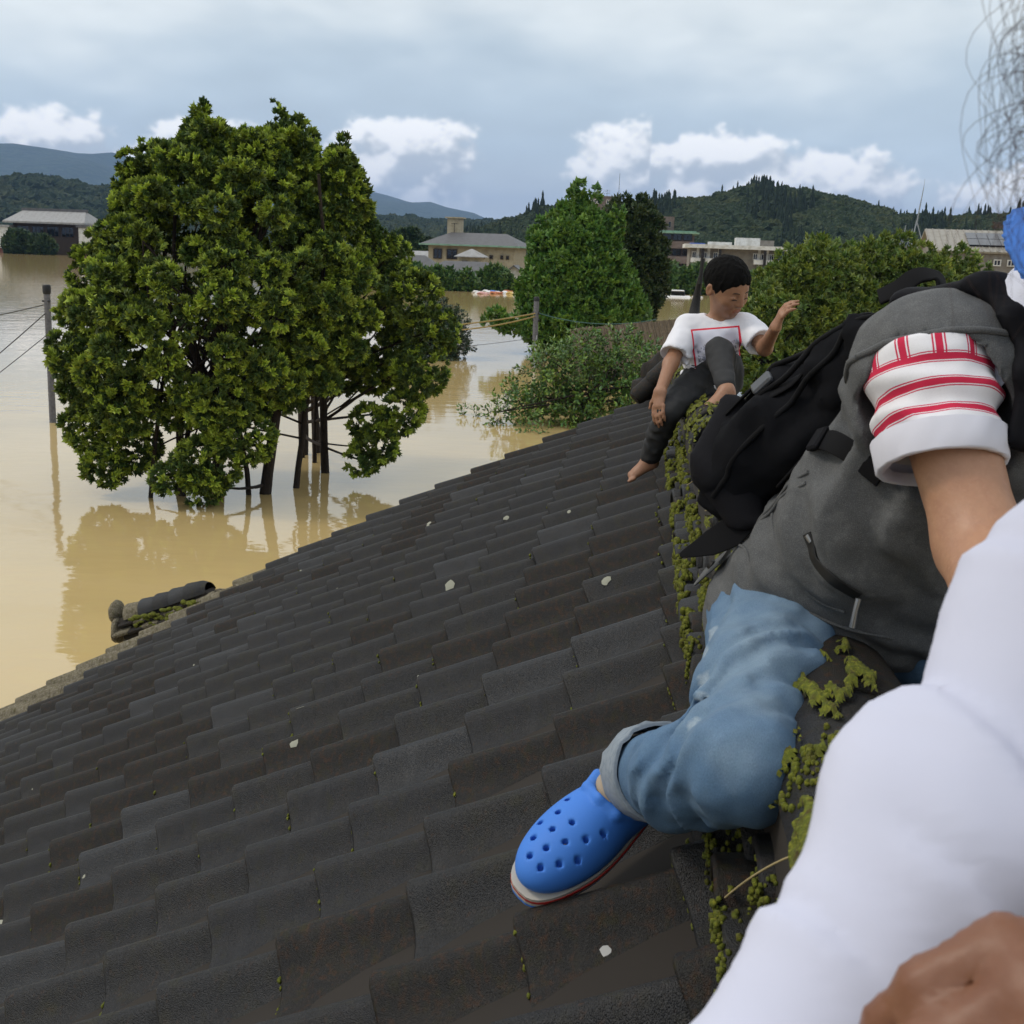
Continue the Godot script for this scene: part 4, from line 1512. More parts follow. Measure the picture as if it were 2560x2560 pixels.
func build_cream_building() -> void:
	var o := thing("cream_building", "cream two-storey building with grey hipped roof, green eaves and square tower", "building", Vector3(-17.7, 0, -125))
	o.rotation.y = -0.05
	box_part("wall", Vector3(0, 0.4, -4), Vector3(9.0, 6.4, 8.0), mats.cream_wall, o)
	part("roof", hip_mesh(5.2, 4.9, 3.0, 1.25, 0.12), mats.roof_grey, o, Vector3(0, 3.75, -4))
	var ev := MB.new()
	for s in [[Vector3(0, 0, 4.96), Vector3(10.5, 0.16, 0.12)], [Vector3(0, 0, -4.96), Vector3(10.5, 0.16, 0.12)], [Vector3(5.26, 0, 0), Vector3(0.12, 0.16, 9.8)], [Vector3(-5.26, 0, 0), Vector3(0.12, 0.16, 9.8)]]:
		ev.box(s[0], s[1])
	part("eave", ev.mesh(false, false, false), mats.eave_green, o, Vector3(0, 3.68, -4))
	var tw := box_part("tower", Vector3(-2.75, 5.4, -5.0), Vector3(1.45, 2.1, 1.5), mats.cream_wall, o)
	box_part("cap", Vector3(0, 1.12, 0), Vector3(1.9, 0.14, 1.9), mats.cream_wall, tw)
	var ae := MB.new()
	ae.tube([Vector3(0.1, -0.8, 1.0), Vector3(0.1, 0.55, 1.0)], [0.03, 0.03], 6)
	ae.tube([Vector3(-0.25, 0.5, 1.0), Vector3(0.42, 0.5, 1.0)], [0.025, 0.025], 6)
	part("aerial", ae.mesh(true, false, false), mats.dark_post, tw)
	for q in [[-3.5, 2.75, 0.9, 1.0, 1], [-2.0, 2.75, 1.1, 1.0, 1], [1.25, 2.6, 0.35, 0.4, 0], [2.1, 2.6, 0.35, 0.4, 0], [3.2, 2.6, 0.3, 0.4, 0], [3.8, 2.6, 0.3, 0.4, 0]]:
		window_at(o, Vector3(q[0], q[1], 0.02), q[2], q[3], mats.dark_wood, q[4])

func build_low_houses() -> void:
	var o := thing("pyramid_roof_house", "small cream house with pyramid roof in front of the cream building", "house", Vector3(-16.8, 0, -118))
	box_part("wall", Vector3(0, 0.8, -1.0), Vector3(2.2, 3.6, 2.0), mats.cream_wall, o)
	part("roof", hip_mesh(1.5, 1.5, 0.1, 0.72, 0.08), mats.roof_pale, o, Vector3(0, 2.62, -1.0))
	window_at(o, Vector3(-0.5, 2.05, 0.02), 0.5, 0.3, mats.dark_wood, 0)
	window_at(o, Vector3(0.55, 2.0, 0.02), 0.6, 0.3, mats.dark_wood, 0)
	var h := thing("grey_roofed_house", "low house sunk to its wide dark grey hipped roof behind the green bank", "house", Vector3(-15.8, 0, -106))
	box_part("wall", Vector3(0, -0.3, -2.4), Vector3(8.0, 2.6, 4.0), mats.dark_wood, h)
	part("roof", hip_mesh(4.5, 3.0, 1.9, 1.25, 0.1), mats.roof_grey, h, Vector3(0, 0.98, -2.4))
	box_part("canopy", Vector3(-0.6, 0.55, 0.3), Vector3(3.0, 0.12, 1.0), mats.roof_pale, h)
	window_at(h, Vector3(-0.4, 0.2, -0.38), 1.4, 0.6, mats.dark_wood, 1)
	var h2 := thing("grey_roofed_house", "dark grey hipped roof half hidden behind the cypress and the green bank", "house", Vector3(-21.8, 0, -112))
	box_part("wall", Vector3(0, -0.1, -2.0), Vector3(5.0, 2.6, 4.0), mats.brown_wall, h2)
	part("roof", hip_mesh(3.2, 2.8, 1.3, 1.4, 0.1), mats.roof_grey, h2, Vector3(0, 1.2, -2.0))
	var l := thing("long_white_shed", "long low shed with pale roof at the far left of the cream building", "shed", Vector3(-28.6, 0, -135))
	box_part("wall", Vector3(0, 0.6, -3), Vector3(9.0, 3.2, 5.0), mats.white_wall, l)
	part("roof", hip_mesh(4.9, 3.0, 4.4, 0.7, 0.1), mats.roof_pale, l, Vector3(0, 2.25, -3))
	# white gable house by the rubbish
	var w := thing("white_gable_house", "small white gabled house at the water's edge beside the bright green tree", "house", Vector3(-10.9, 0, -103))
	var mb := MB.new()
	var q := [Vector3(-0.85, -1, 0), Vector3(0.95, -1, 0), Vector3(0.95, 1.3, 0), Vector3(0, 2.0, 0), Vector3(-0.85, 1.35, 0)]
	var i := 0
	for v in q:
		mb.p(v)
	mb.tri(0, 1, 2)
	mb.tri(0, 2, 3)
	mb.tri(0, 3, 4)
	mb.face(Vector3(0.95, -1, 0), Vector3(0.95, -1, -3), Vector3(0.95, 1.3, -3), Vector3(0.95, 1.3, 0))
	mb.face(Vector3(-0.85, -1, -3), Vector3(-0.85, -1, 0), Vector3(-0.85, 1.35, 0), Vector3(-0.85, 1.35, -3))
	part("wall", mb.mesh(false, false, false), mats.white_wall, w)
	for s in [-1.0, 1.0]:
		var d := Vector3(1.15 * s, -0.83, 0)
		box_part("roof", Vector3(0, 2.06, -1.4) + d * 0.5, Vector3(1.5, 0.08, 3.6), mats.roof_grey, w, Basis(Vector3.BACK, atan2(d.y * s, d.x * s)))

func build_right_buildings() -> void:
	# brown apartment block
	var o := thing("brown_block", "grey-brown four-storey block with green eaves and a narrow top floor", "building", Vector3(3.6, 0, -170))
	box_part("wall", Vector3(0, 2.4, -5), Vector3(6.0, 7.6, 9.0), mats.brown_wall, o)
	for j in 3:
		box_part("balcony", Vector3(0, 0.9 + 2.0 * j, 0.5), Vector3(5.8, 0.95, 0.9), mats.brown_wall, o)
		for k in 4:
			window_at(o, Vector3(-2.1 + 1.4 * k, 1.95 + 2.0 * j, -0.47), 1.2, 0.9, mats.dark_wood, 1)
	var rf := MB.new()
	rf.box(Vector3(0, 6.5, -4.5), Vector3(7.2, 0.2, 10.6))
	rf.box(Vector3(0, 6.68, -4.7), Vector3(6.4, 0.2, 9.6))
	part("roof", rf.mesh(false, false, false), mats.eave_green, o)
	var top := box_part("top_floor", Vector3(-1.3, 7.7, -3), Vector3(2.9, 1.9, 4.0), mats.brown_wall, o)
	for k in 3:
		window_at(top, Vector3(-0.95 + 0.9 * k, -0.1, 2.02), 0.45, 0.85, mats.grey_wall, 0)
	# block on the hill
	var h := thing("hill_block", "grey block with two rows of small windows rising behind the bright green tree", "building", Vector3(-8.0, 0, -232))
	box_part("wall", Vector3(0, 6.9, -3), Vector3(5.6, 13.8, 6.0), mats.brown_wall, h)
	box_part("parapet", Vector3(0, 13.85, -3), Vector3(5.8, 0.18, 6.2), mats.brown_wall, h)
	for k in 6:
		window_at(h, Vector3(-2.3 + 0.55 * k + (1.2 if k > 2 else 0.0), 12.9, 0.02), 0.42, 0.75, mats.white_wall, 0)
	var an := MB.new()
	an.tube([Vector3(2.5, 13.8, -2), Vector3(2.5, 18.2, -2)], [0.05, 0.03], 6)
	an.tube([Vector3(0.3, 13.8, -2), Vector3(0.3, 15.2, -2)], [0.04, 0.03], 6)
	for k in 3:
		an.tube([Vector3(-0.4, 14.5 + 0.3 * k, -2), Vector3(0.9, 14.5 + 0.3 * k, -2)], [0.02, 0.02], 4)
	part("aerial", an.mesh(true, false, false), mats.dark_post, h)
	# school
	var s := thing("white_school", "white flat-roofed school with balconies, brown walls and dark posts behind the child", "building", Vector3(9.9, 0, -140))
	box_part("wall", Vector3(0, 1.2, -4), Vector3(9.8, 6.4, 8.0), mats.grey_wall, s)
	box_part("roof_slab", Vector3(0.1, 4.55, -3.4), Vector3(11.2, 0.42, 9.6), mats.white_wall, s)
	box_part("roof_house", Vector3(1.8, 5.2, -5), Vector3(2.7, 0.95, 3.0), mats.white_wall, s)
	box_part("roof_house", Vector3(3.95, 5.1, -5), Vector3(1.55, 0.72, 3.0), mats.grey_wall, s)
	box_part("railing", Vector3(-1.4, 4.95, -4), Vector3(2.6, 0.32, 3.0), mats.white_wall, s)
	box_part("blue_cover", Vector3(-3.9, 4.85, -5), Vector3(1.7, 0.2, 2.0), mats.blue_sheet, s)
	for q in [[-4.0, 1.5], [-2.5, 1.3], [2.75, 1.1], [3.95, 1.1], [4.85, 0.6]]:
		box_part("balcony", Vector3(q[0], 3.0, 0.55), Vector3(q[1], 0.5, 1.0), mats.white_wall, s)
		box_part("balcony", Vector3(q[0], 1.3, 0.55), Vector3(q[1], 0.5, 1.0), mats.white_wall, s)
	var st := box_part("stair_wall", Vector3(-0.9, 2.75, 0.8), Vector3(1.7, 0.35, 0.3), mats.white_wall, s, Basis(Vector3.BACK, -0.5))
	for j in 2:
		for x in [-4.4, -3.2, -2.0, 2.4, 3.3, 4.2]:
			box_part("pier", Vector3(x + 0.42, 3.75 - 1.75 * j, 0.08), Vector3(0.3, 1.3, 0.12), mats.white_wall, s)
			window_at(s, Vector3(x, 3.6 - 1.75 * j, 0.02), 0.5, 0.7, mats.white_wall, 1)
	for x in [-3.5, -1.6, 3.35, 4.5]:
		box_part("post", Vector3(x, 1.8, 1.25), Vector3(0.28, 5.0, 0.28), mats.dark_post, s)
	# warehouse with solar panels
	var w := thing("solar_roof_hall", "grey hall with pale metal gable roof carrying solar panels at the right edge", "building", Vector3(24.2, 0, -93))
	w.rotation.y = -0.12
	var mb := MB.new()
	var gx := -3.6
	mb.face(Vector3(gx, -1, 5), Vector3(6, -1, 5), Vector3(6, 4.3, 5), Vector3(gx, 4.3, 5))
	mb.face(Vector3(gx, -1, -5), Vector3(gx, -1, 5), Vector3(gx, 4.3, 5), Vector3(gx, 4.3, -5))
	var n := mb.v.size()
	mb.p(Vector3(gx, 4.3, -5))
	mb.p(Vector3(gx, 4.3, 5))
	mb.p(Vector3(gx, 5.75, 0))
	mb.tri(n, n + 1, n + 2)
	part("wall", mb.mesh(false, false, false), mats.grey_wall, w)
	var slope := atan2(1.5, 5.0)
	var rf2 := box_part("roof", Vector3(1.2, 5.05, 2.6), Vector3(10.2, 0.12, 5.5), mats.roof_sheet, w, Basis(Vector3.RIGHT, slope))
	box_part("roof", Vector3(1.2, 5.05, -2.6), Vector3(10.2, 0.12, 5.5), mats.roof_sheet, w, Basis(Vector3.RIGHT, -slope))
	var rb := MB.new()
	for k in 24:
		rb.box(Basis(Vector3.RIGHT, slope) * Vector3(-5.0 + 0.43 * k, 0.08, 0), Vector3(0.05, 0.06, 5.4), Basis(Vector3.RIGHT, slope))
	part("roof_rib", rb.mesh(false, false, false), mats.roof_sheet, rf2)
	for k in 9:
		for j in 2:
			box_part("solar_panel", Vector3(-0.9 + 0.72 * k, 5.0 + 0.2 - 0.22 + 0.46 * (1 - j), 2.9 - 0.2 - 1.55 * (0.5 - j)), Vector3(0.69, 0.05, 1.5), mats.solar_cell, w, Basis(Vector3.RIGHT, slope))
	for k in 2:
		box_part("vent", Vector3(-3.66, 4.9, 0.4 - 0.8 * k), Vector3(0.12, 0.3, 0.3), mats.white_wall, w)
	for q in [[0.6, 3.6, 0.5, 0.45], [1.5, 3.6, 0.5, 0.45], [2.4, 3.6, 0.5, 0.45], [0.9, 2.0, 1.1, 1.2]]:
		window_at(w, Vector3(q[0], q[1], 5.02), q[2], q[3], mats.white_wall, 1)
	# flat roofed annex with the mast
	var a := thing("flat_annex", "low flat-roofed concrete building carrying the aerial mast", "building", Vector3(22.6, 0, -112))
	box_part("wall", Vector3(0, 1.8, -2), Vector3(4.6, 5.6, 4.0), mats.grey_wall, a)
	box_part("parapet", Vector3(0, 4.72, -2), Vector3(4.8, 0.22, 4.2), mats.grey_wall, a)
	var mast := thing("aerial_mast", "tall steel tripod aerial mast on the flat concrete roof", "mast", Vector3(23.9, 4.83, -113.5))
	var mm := MB.new()
	mm.tube([Vector3(0, 1.9, 0), Vector3(0.12, 3.2, 0), Vector3(0.32, 5.2, 0)], [0.07, 0.06, 0.03], 6)
	mm.tube([Vector3(0.32, 5.2, 0), Vector3(0.34, 5.9, 0)], [0.02, 0.012], 5)
	part("pole", mm.mesh(true, false, false), mats.steel, mast)
	for q in [Vector3(-0.35, 0, 0.4), Vector3(0.75, 0, 0.3), Vector3(0.95, 0, -0.6), Vector3(-0.2, 0, -0.5)]:
		var lg := MB.new()
		lg.tube([q, Vector3(0, 2.3, 0)], [0.05, 0.05], 6)
		part("leg", lg.mesh(true, false, false), mats.steel, mast)
	for q in [[-1.05, 1.9], [-0.45, 1.6]]:
		var sm := MB.new()
		sm.tube([Vector3(q[0], 0, 0), Vector3(q[0] + 0.15, q[1], 0)], [0.045, 0.035], 6)
		sm.tube([Vector3(q[0] - 0.3, 0, 0.2), Vector3(q[0] + 0.08, q[1] * 0.6, 0)], [0.025, 0.025], 5)
		part("whip_aerial", sm.mesh(true, false, false), mats.steel, mast)

# the broken shed roof of ribbed boards behind the child
func build_shed() -> void:
	var m := std("old_board", Color(1, 1, 1), 0.9)
	triplanar(m, mottled(256, Color(0.34, 0.29, 0.22), [[151, 0.02, 0.4, 0.75, Color(0.25, 0.20, 0.15, 0.9)], [152, 0.07, 0.5, 0.8, Color(0.45, 0.40, 0.30, 0.8)], [153, 0.04, 0.62, 0.8, Color(0.16, 0.13, 0.11, 0.9)]]), Vector3(3.0, 0.6, 3.0), tex.coarse, 0.8)
	var o := thing("shed_roof", "tilted old shed roof of brown ribbed boards showing above the bushes", "shed", Vector3(-1.4, 0, -26))
	var right := Vector3(1.0, 0.125, -0.25).normalized()
	var down := Vector3(0.18, -0.55, 0.82).normalized()
	var nn := down.cross(right).normalized()
	var b := Basis(right, nn, -down)
	rng.seed = 6
	for i in 19:
		var mb := MB.new()
		mb.box(Vector3.ZERO, Vector3(0.118, 0.03, 1.75), Basis.IDENTITY, 0.006)
		mb.box(Vector3(0.05, 0.022, 0), Vector3(0.022, 0.03, 1.74))
		var p := part("board", mb.mesh(false, false, false), m, o)
		p.transform = Transform3D(b, Vector3(-0.05, 1.62, 0) + right * (0.13 * i) + down * (0.87 + rng.randfn(0, 0.012)) + nn * rng.randfn(0, 0.006))
	var fr := MB.new()
	fr.tube([Vector3(-0.05, 1.58, 0), Vector3(0.15, 0.7, 0.9), Vector3(0.3, -0.6, 1.5)], [0.04, 0.04, 0.04], 6)
	fr.tube([Vector3(0.02, 1.40, 0.05), Vector3(-0.45, 1.0, 0.3), Vector3(-0.6, 0.4, 0.5)], [0.03, 0.03, 0.03], 6)
	fr.tube([Vector3(2.3, 1.8, -0.6), Vector3(2.35, -0.8, -0.5)], [0.05, 0.05], 6)
	fr.tube([Vector3(0.2, 1.5, -0.1), Vector3(0.2, -0.8, -0.1)], [0.05, 0.05], 6)
	part("frame", fr.mesh(true, false, false), mats.bark_wood if mats.has("bark_wood") else mats.dark_wood, o)

# ------------------------------------------------------------------ poles, wires, floating things
func sag(a: Vector3, b: Vector3, drop: float, r: float, n := 14) -> ArrayMesh:
	var pts := []
	var rad := []
	for i in n + 1:
		var u := float(i) / n
		pts.append(a.lerp(b, u) - Vector3.UP * drop * 4.0 * u * (1.0 - u))
		rad.append(r)
	var mb := MB.new()
	mb.tube(pts, rad, 6)
	return mb.mesh(true, false, false)

func build_poles_and_debris() -> void:
	var conc := std("pole_concrete", Color(1, 1, 1), 0.75)
	triplanar(conc, mottled(256, Color(0.40, 0.40, 0.42), [[161, 0.03, 0.4, 0.8, Color(0.30, 0.30, 0.32, 0.9)], [162, 0.1, 0.6, 0.85, Color(0.5, 0.5, 0.5, 0.6)]]), Vector3(2, 2, 2))
	std("cable_yellow", Color(0.58, 0.50, 0.30), 0.6)
	std("cable_green", Color(0.10, 0.28, 0.28), 0.5)
	std("cable_black", Color(0.08, 0.08, 0.09), 0.5)
	std("pipe_white", Color(0.68, 0.70, 0.72), 0.4)
	# left pole
	var o := thing("utility_pole", "concrete utility pole with dark cap standing in the water left of the cypress", "pole", Vector3(-10.16, 0, -20.0))
	var mb := MB.new()
	mb.tube([Vector3(0, -2, 0), Vector3(0, 2.28, 0)], [0.062, 0.055], 14)
	part("post", mb.mesh(true, false, false), conc, o)
	var cp := MB.new()
	cp.tube([Vector3(0, 2.22, 0), Vector3(0, 2.26, 0), Vector3(0, 2.36, 0), Vector3(0, 2.38, 0)], [0.06, 0.072, 0.07, 0.05], 14)
	cp.tube([Vector3(-0.07, 2.1, 0.03), Vector3(0.07, 2.1, 0.03)], [0.02, 0.02], 8)
	part("cap", cp.mesh(true, false, false), mats.cable_black, o)
	var pole_top := Vector3(-10.16, 2.05, -20.0)
	solo("cable", sag(pole_top, Vector3(-13.8, 1.35, -18.5), 0.10, 0.009), mats.cable_black, "upper thin cable running left from the concrete pole", "cable", Vector3.ZERO, "cables of the left pole")
	solo("cable", sag(pole_top - Vector3(0, 0.12, 0), Vector3(-11.6, 0.0, -17.6), 0.05, 0.009), mats.cable_black, "middle thin cable slanting down from the concrete pole to the water", "cable", Vector3.ZERO, "cables of the left pole")
	solo("cable", sag(pole_top - Vector3(0, 0.5, 0), Vector3(-11.2, -0.1, -17.0), 0.03, 0.007), mats.cable_black, "lowest thin cable slanting down from the concrete pole to the water", "cable", Vector3.ZERO, "cables of the left pole")
	# centre pole
	var c := thing("utility_pole", "slim grey utility pole in the water in front of the bright green tree", "pole", Vector3(-2.98, 0, -34.5))
	var m2 := MB.new()
	m2.tube([Vector3(0, -2, 0), Vector3(0, 1.93, 0)], [0.085, 0.075], 14)
	part("post", m2.mesh(true, false, false), conc, c)
	var m3 := MB.new()
	m3.tube([Vector3(0, 1.86, 0), Vector3(0, 1.96, 0), Vector3(0, 1.98, 0)], [0.083, 0.083, 0.06], 14)
	m3.tube([Vector3(-0.12, 1.52, 0.02), Vector3(0.12, 1.52, 0.02)], [0.035, 0.035], 8)
	m3.tube([Vector3(-0.10, 1.32, 0.02), Vector3(0.10, 1.32, 0.02)], [0.03, 0.03], 8)
	part("fittings", m3.mesh(true, false, false), mats.cable_black, c)
	var m4 := MB.new()
	m4.tube([Vector3(0.02, -1, 0.11), Vector3(0.03, 0.62, 0.10), Vector3(0.035, 0.66, 0.10)], [0.032, 0.032, 0.02], 10)
	m4.tube([Vector3(0.03, 0.6, 0.10), Vector3(0.05, 0.9, 0.09)], [0.012, 0.012], 6)
	part("guard_pipe", m4.mesh(true, false, false), mats.pipe_white, c)
	var j := Vector3(-2.98, 1.52, -34.45)
	solo("cable", sag(j, Vector3(-5.1, 1.16, -33.6), 0.03, 0.022), mats.cable_yellow, "upper yellow-sleeved cable running left from the slim grey pole", "cable", Vector3.ZERO, "cables of the slim pole")
	solo("cable", sag(j - Vector3(0, 0.08, 0), Vector3(-4.95, 1.03, -33.5), 0.05, 0.022), mats.cable_yellow, "lower yellow-sleeved cable running left from the slim grey pole", "cable", Vector3.ZERO, "cables of the slim pole")
	solo("cable", sag(Vector3(-4.95, 1.03, -33.5), Vector3(-6.8, 0.72, -32.8), 0.03, 0.012), mats.cable_green, "green cable going on from the yellow sleeve towards the round shrub", "cable", Vector3.ZERO, "cables of the slim pole")
	solo("cable", sag(j + Vector3(0.1, 0, 0), Vector3(0.4, 1.55, -33.0), 0.20, 0.014), mats.cable_green, "green cable sagging right from the slim grey pole", "cable", Vector3.ZERO, "cables of the slim pole")
	solo("cable", sag(j - Vector3(0.05, 0.7, 0), Vector3(-5.2, 0.55, -33.2), 0.02, 0.007), mats.cable_black, "thin black cable low on the left of the slim grey pole", "cable", Vector3.ZERO, "cables of the slim pole")
	build_debris()

func build_debris() -> void:
	rng.seed = 55
	var n := noise(9, 1.5)
	std("rubbish_white", Color(0.86, 0.86, 0.86), 0.6)
	std("rubbish_blue", Color(0.35, 0.50, 0.78), 0.6)
	std("rubbish_orange", Color(0.72, 0.45, 0.30), 0.7)
	std("rubbish_pink", Color(0.80, 0.62, 0.60), 0.7)
	std("rubbish_yellow", Color(0.78, 0.68, 0.42), 0.7)
	var kinds := [["white", "crumpled white"], ["orange", "torn orange"], ["blue", "pale blue"], ["pink", "faded pink"], ["yellow", "dull yellow"]]
	var order := [0, 0, 3, 0, 2, 1, 0, 1, 0, 4, 0, 1, 0, 3, 0, 0]
	var spots := ["at the left tip of the rubbish", "behind the left tip of the rubbish", "in the left part of the rubbish", "at the back of the rubbish", "in the middle of the rubbish", "right of the blue piece", "behind the orange piece", "in front of the bushes", "in the right part of the rubbish", "at the back right of the rubbish", "at the right of the rubbish", "beside the white gable house", "in the water at the right tip", "at the far right tip", "low in the water at the front", "at the front right"]
	for i in 16:
		var k: Array = kinds[order[i]]
		var mb := MB.new()
		var s := Vector3(rng.randf_range(0.2, 0.6), rng.randf_range(0.07, 0.17), rng.randf_range(0.2, 0.5))
		blob(mb, Vector3(0, 0, 0), s, n, 1.6, 9, 6)
		solo("floating_rubbish", mb.mesh(false, false, false), mats["rubbish_" + k[0]], "%s bag of rubbish floating %s" % [k[1], spots[i]], "rubbish", Vector3(-12.6 + 0.27 * i + rng.randfn(0, 0.1), 0.05, -93.5 - 2.5 * sin(i * 1.9) - (2.5 if i in [3, 6, 7, 9] else 0.0)), "rubbish floating by the green bank")
	# a white car drowned to its roof
	var car := thing("drowned_car", "white car drowned to its roof in the brown water left of the child", "car", Vector3(2.9, 0, -102.5))
	var body := MB.new()
	body.box(Vector3(0, -0.12, 0), Vector3(2.2, 0.5, 1.5), Basis.IDENTITY, 0.12)
	part("body", body.mesh(false, false, false), mats.rubbish_white, car)
	var roof := MB.new()
	roof.box(Vector3(0, 0.52, 0), Vector3(1.05, 0.10, 1.2), Basis.IDENTITY, 0.05)
	part("roof", roof.mesh(false, false, false), mats.rubbish_white, car)
	var cab := MB.new()
	cab.box(Vector3(0, 0.3, 0), Vector3(1.15, 0.36, 1.25), Basis.IDENTITY, 0.05)
	part("windows", cab.mesh(false, false, false), mats.window_glass, car)
	for i in 3:
		var mb := MB.new()
		blob(mb, Vector3.ZERO, Vector3(0.7, 0.14, 0.4) * rng.randf_range(0.7, 1.2), n, 0.8, 9, 6)
		solo("floating_rubbish", mb.mesh(false, false, false), mats.rubbish_white, ["white sheet floating left of the drowned car", "white sheet floating farthest left of the drowned car", "white sheet floating right of the drowned car"][i], "rubbish", [Vector3(1.3, 0.05, -102.0), Vector3(0.2, 0.05, -102.6), Vector3(4.5, 0.05, -102.2)][i], "white sheets by the drowned car")

# ------------------------------------------------------------------ smooth bodies: distance fields meshed as surface nets
class Field:
	# kinds: 0 tapered capsule, 1 ellipsoid, 2 capsule stretched sideways; minus = carve
	var kind := PackedInt32Array()
	var pa := PackedVector3Array()
	var pb := PackedVector3Array()
	var ra := PackedFloat32Array()
	var rb := PackedFloat32Array()
	var blend := PackedFloat32Array()
	var minus := PackedByteArray()
	var side := PackedVector3Array()
	var ratio := PackedFloat32Array()
	var inv := []
	var warp = null
	func _add(k: int, a: Vector3, b: Vector3, r0: float, r1: float, s: float, m: bool, sd: Vector3, rt: float, bs: Basis) -> void:
		kind.append(k)
		pa.append(a)
		pb.append(b)
		ra.append(r0)
		rb.append(r1)
		blend.append(s)
		minus.append(1 if m else 0)
		side.append(sd)
		ratio.append(rt)
		inv.append(bs.inverse())
	func cap(a: Vector3, b: Vector3, r0: float, r1: float, s := 0.02, m := false) -> void:
		_add(0, a, b, r0, r1, s, m, Vector3.ZERO, 1.0, Basis.IDENTITY)
	func ball(a: Vector3, r: float, s := 0.02, m := false) -> void:
		_add(0, a, a + Vector3(0.0001, 0, 0), r, r, s, m, Vector3.ZERO, 1.0, Basis.IDENTITY)
	func egg(a: Vector3, r: Vector3, b := Basis.IDENTITY, s := 0.02, m := false) -> void:
		_add(1, a, r, r.x, 0.0, s, m, Vector3.ZERO, 1.0, b)
	func wide(a: Vector3, b: Vector3, r0: float, r1: float, sd: Vector3, rt: float, s := 0.02, m := false) -> void:
		_add(2, a, b, r0, r1, s, m, sd.normalized(), rt, Basis.IDENTITY)
	func one(i: int, p: Vector3) -> float:
		if kind[i] == 1:
			var q: Vector3 = inv[i] * (p - pa[i])
			var r := pb[i]
			var k0 := (q / r).length()
			var k1 := (q / (r * r)).length()
			return k0 * (k0 - 1.0) / k1 if k1 > 1e-6 else -minf(r.x, minf(r.y, r.z))
		var ab := pb[i] - pa[i]
		var ap := p - pa[i]
		var h := clampf(ap.dot(ab) / ab.length_squared(), 0.0, 1.0)
		var d := ap - ab * h
		if kind[i] == 2:
			var w := d.dot(side[i])
			d -= side[i] * w * (1.0 - 1.0 / ratio[i])
		return d.length() - lerpf(ra[i], rb[i], h)
	func at(p: Vector3, which: PackedInt32Array) -> float:
		var d := 1e3
		for i in which:
			var e := one(i, p)
			var k := blend[i]
			if minus[i]:
				var g := maxf(k - absf(-e - d), 0.0) / k
				d = maxf(d, -e) + g * g * k * 0.25
			else:
				var g := maxf(k - absf(e - d), 0.0) / k
				d = minf(d, e) - g * g * k * 0.25
		if warp != null:
			d += warp.call(p)
		return d
	func all() -> PackedInt32Array:
		return PackedInt32Array(range(kind.size()))
	func value(p: Vector3) -> float:
		return at(p, all())
	func grad(p: Vector3, e := 0.003) -> Vector3:
		var w := all()
		return Vector3(at(p + Vector3(e, 0, 0), w) - at(p - Vector3(e, 0, 0), w), at(p + Vector3(0, e, 0), w) - at(p - Vector3(0, e, 0), w), at(p + Vector3(0, 0, e), w) - at(p - Vector3(0, 0, e), w)).normalized()
	# nearest point on the surface
	func snap(p: Vector3, lift := 0.0) -> Vector3:
		for i in 6:
			p -= grad(p) * value(p) * 0.9
		return p + grad(p) * lift
	func net(h: float, colour = null, uv = null) -> ArrayMesh:
		var lo := Vector3(1e3, 1e3, 1e3)
		var hi := -lo
		for i in kind.size():
			if minus[i]:
				continue
			if kind[i] == 1:
				var m := maxf(pb[i].x, maxf(pb[i].y, pb[i].z))
				lo = lo.min(pa[i] - Vector3(m, m, m))
				hi = hi.max(pa[i] + Vector3(m, m, m))
			else:
				var m := maxf(ra[i], rb[i]) * maxf(1.0, ratio[i])
				lo = lo.min(pa[i].min(pb[i]) - Vector3(m, m, m))
				hi = hi.max(pa[i].max(pb[i]) + Vector3(m, m, m))
		lo -= Vector3.ONE * (0.015 + h)
		hi += Vector3.ONE * (0.015 + h)
		var bs := 4
		var nb := Vector3i(ceili((hi.x - lo.x) / h / bs), ceili((hi.y - lo.y) / h / bs), ceili((hi.z - lo.z) / h / bs))
		var nx := nb.x * bs + 1
		var ny := nb.y * bs + 1
		var nz := nb.z * bs + 1
		var val := PackedFloat32Array()
		val.resize(nx * ny * nz)
		val.fill(9.0)
		var half := bs * h * 0.5
		var reach := half * 1.7321
		var everything := all()
		var live := []
		for bx in nb.x:
			for by in nb.y:
				for bz in nb.z:
					var c := lo + Vector3(bx, by, bz) * (bs * h) + Vector3(half, half, half)
					var near := PackedInt32Array()
					var best := 1e3
					var ds := PackedFloat32Array()
					for i in everything:
						var e := one(i, c)
						ds.append(e)
						if not minus[i]:
							best = minf(best, e)
					if best > reach + 0.045:
						continue
					for i in everything:
						if minus[i]:
							if ds[i] < reach * 1.5 + 0.02:
								near.append(i)
						elif ds[i] < maxf(best, 0.0) + 2.0 * reach + 0.06:
							near.append(i)
					if absf(at(c, near)) > reach * 1.6 + 0.012:
						continue
					live.append(Vector3i(bx, by, bz))
					for x in range(bx * bs, bx * bs + bs + 1):
						for y in range(by * bs, by * bs + bs + 1):
							var row := (x * ny + y) * nz
							for z in range(bz * bs, bz * bs + bs + 1):
								if val[row + z] == 9.0:
									val[row + z] = at(lo + Vector3(x, y, z) * h, near)
		var mb := MB.new()
		var cell := {}
		var vid := PackedInt32Array()
		vid.resize(nx * ny * nz)
		vid.fill(-1)
		var sx := ny * nz
		var sy := nz
		var corner := PackedInt32Array([0, 1, sy, sy + 1, sx, sx + 1, sx + sy, sx + sy + 1])
		var edges := [[0, 1], [2, 3], [4, 5], [6, 7], [0, 2], [1, 3], [4, 6], [5, 7], [0, 4], [1, 5], [2, 6], [3, 7]]
		var cells := []
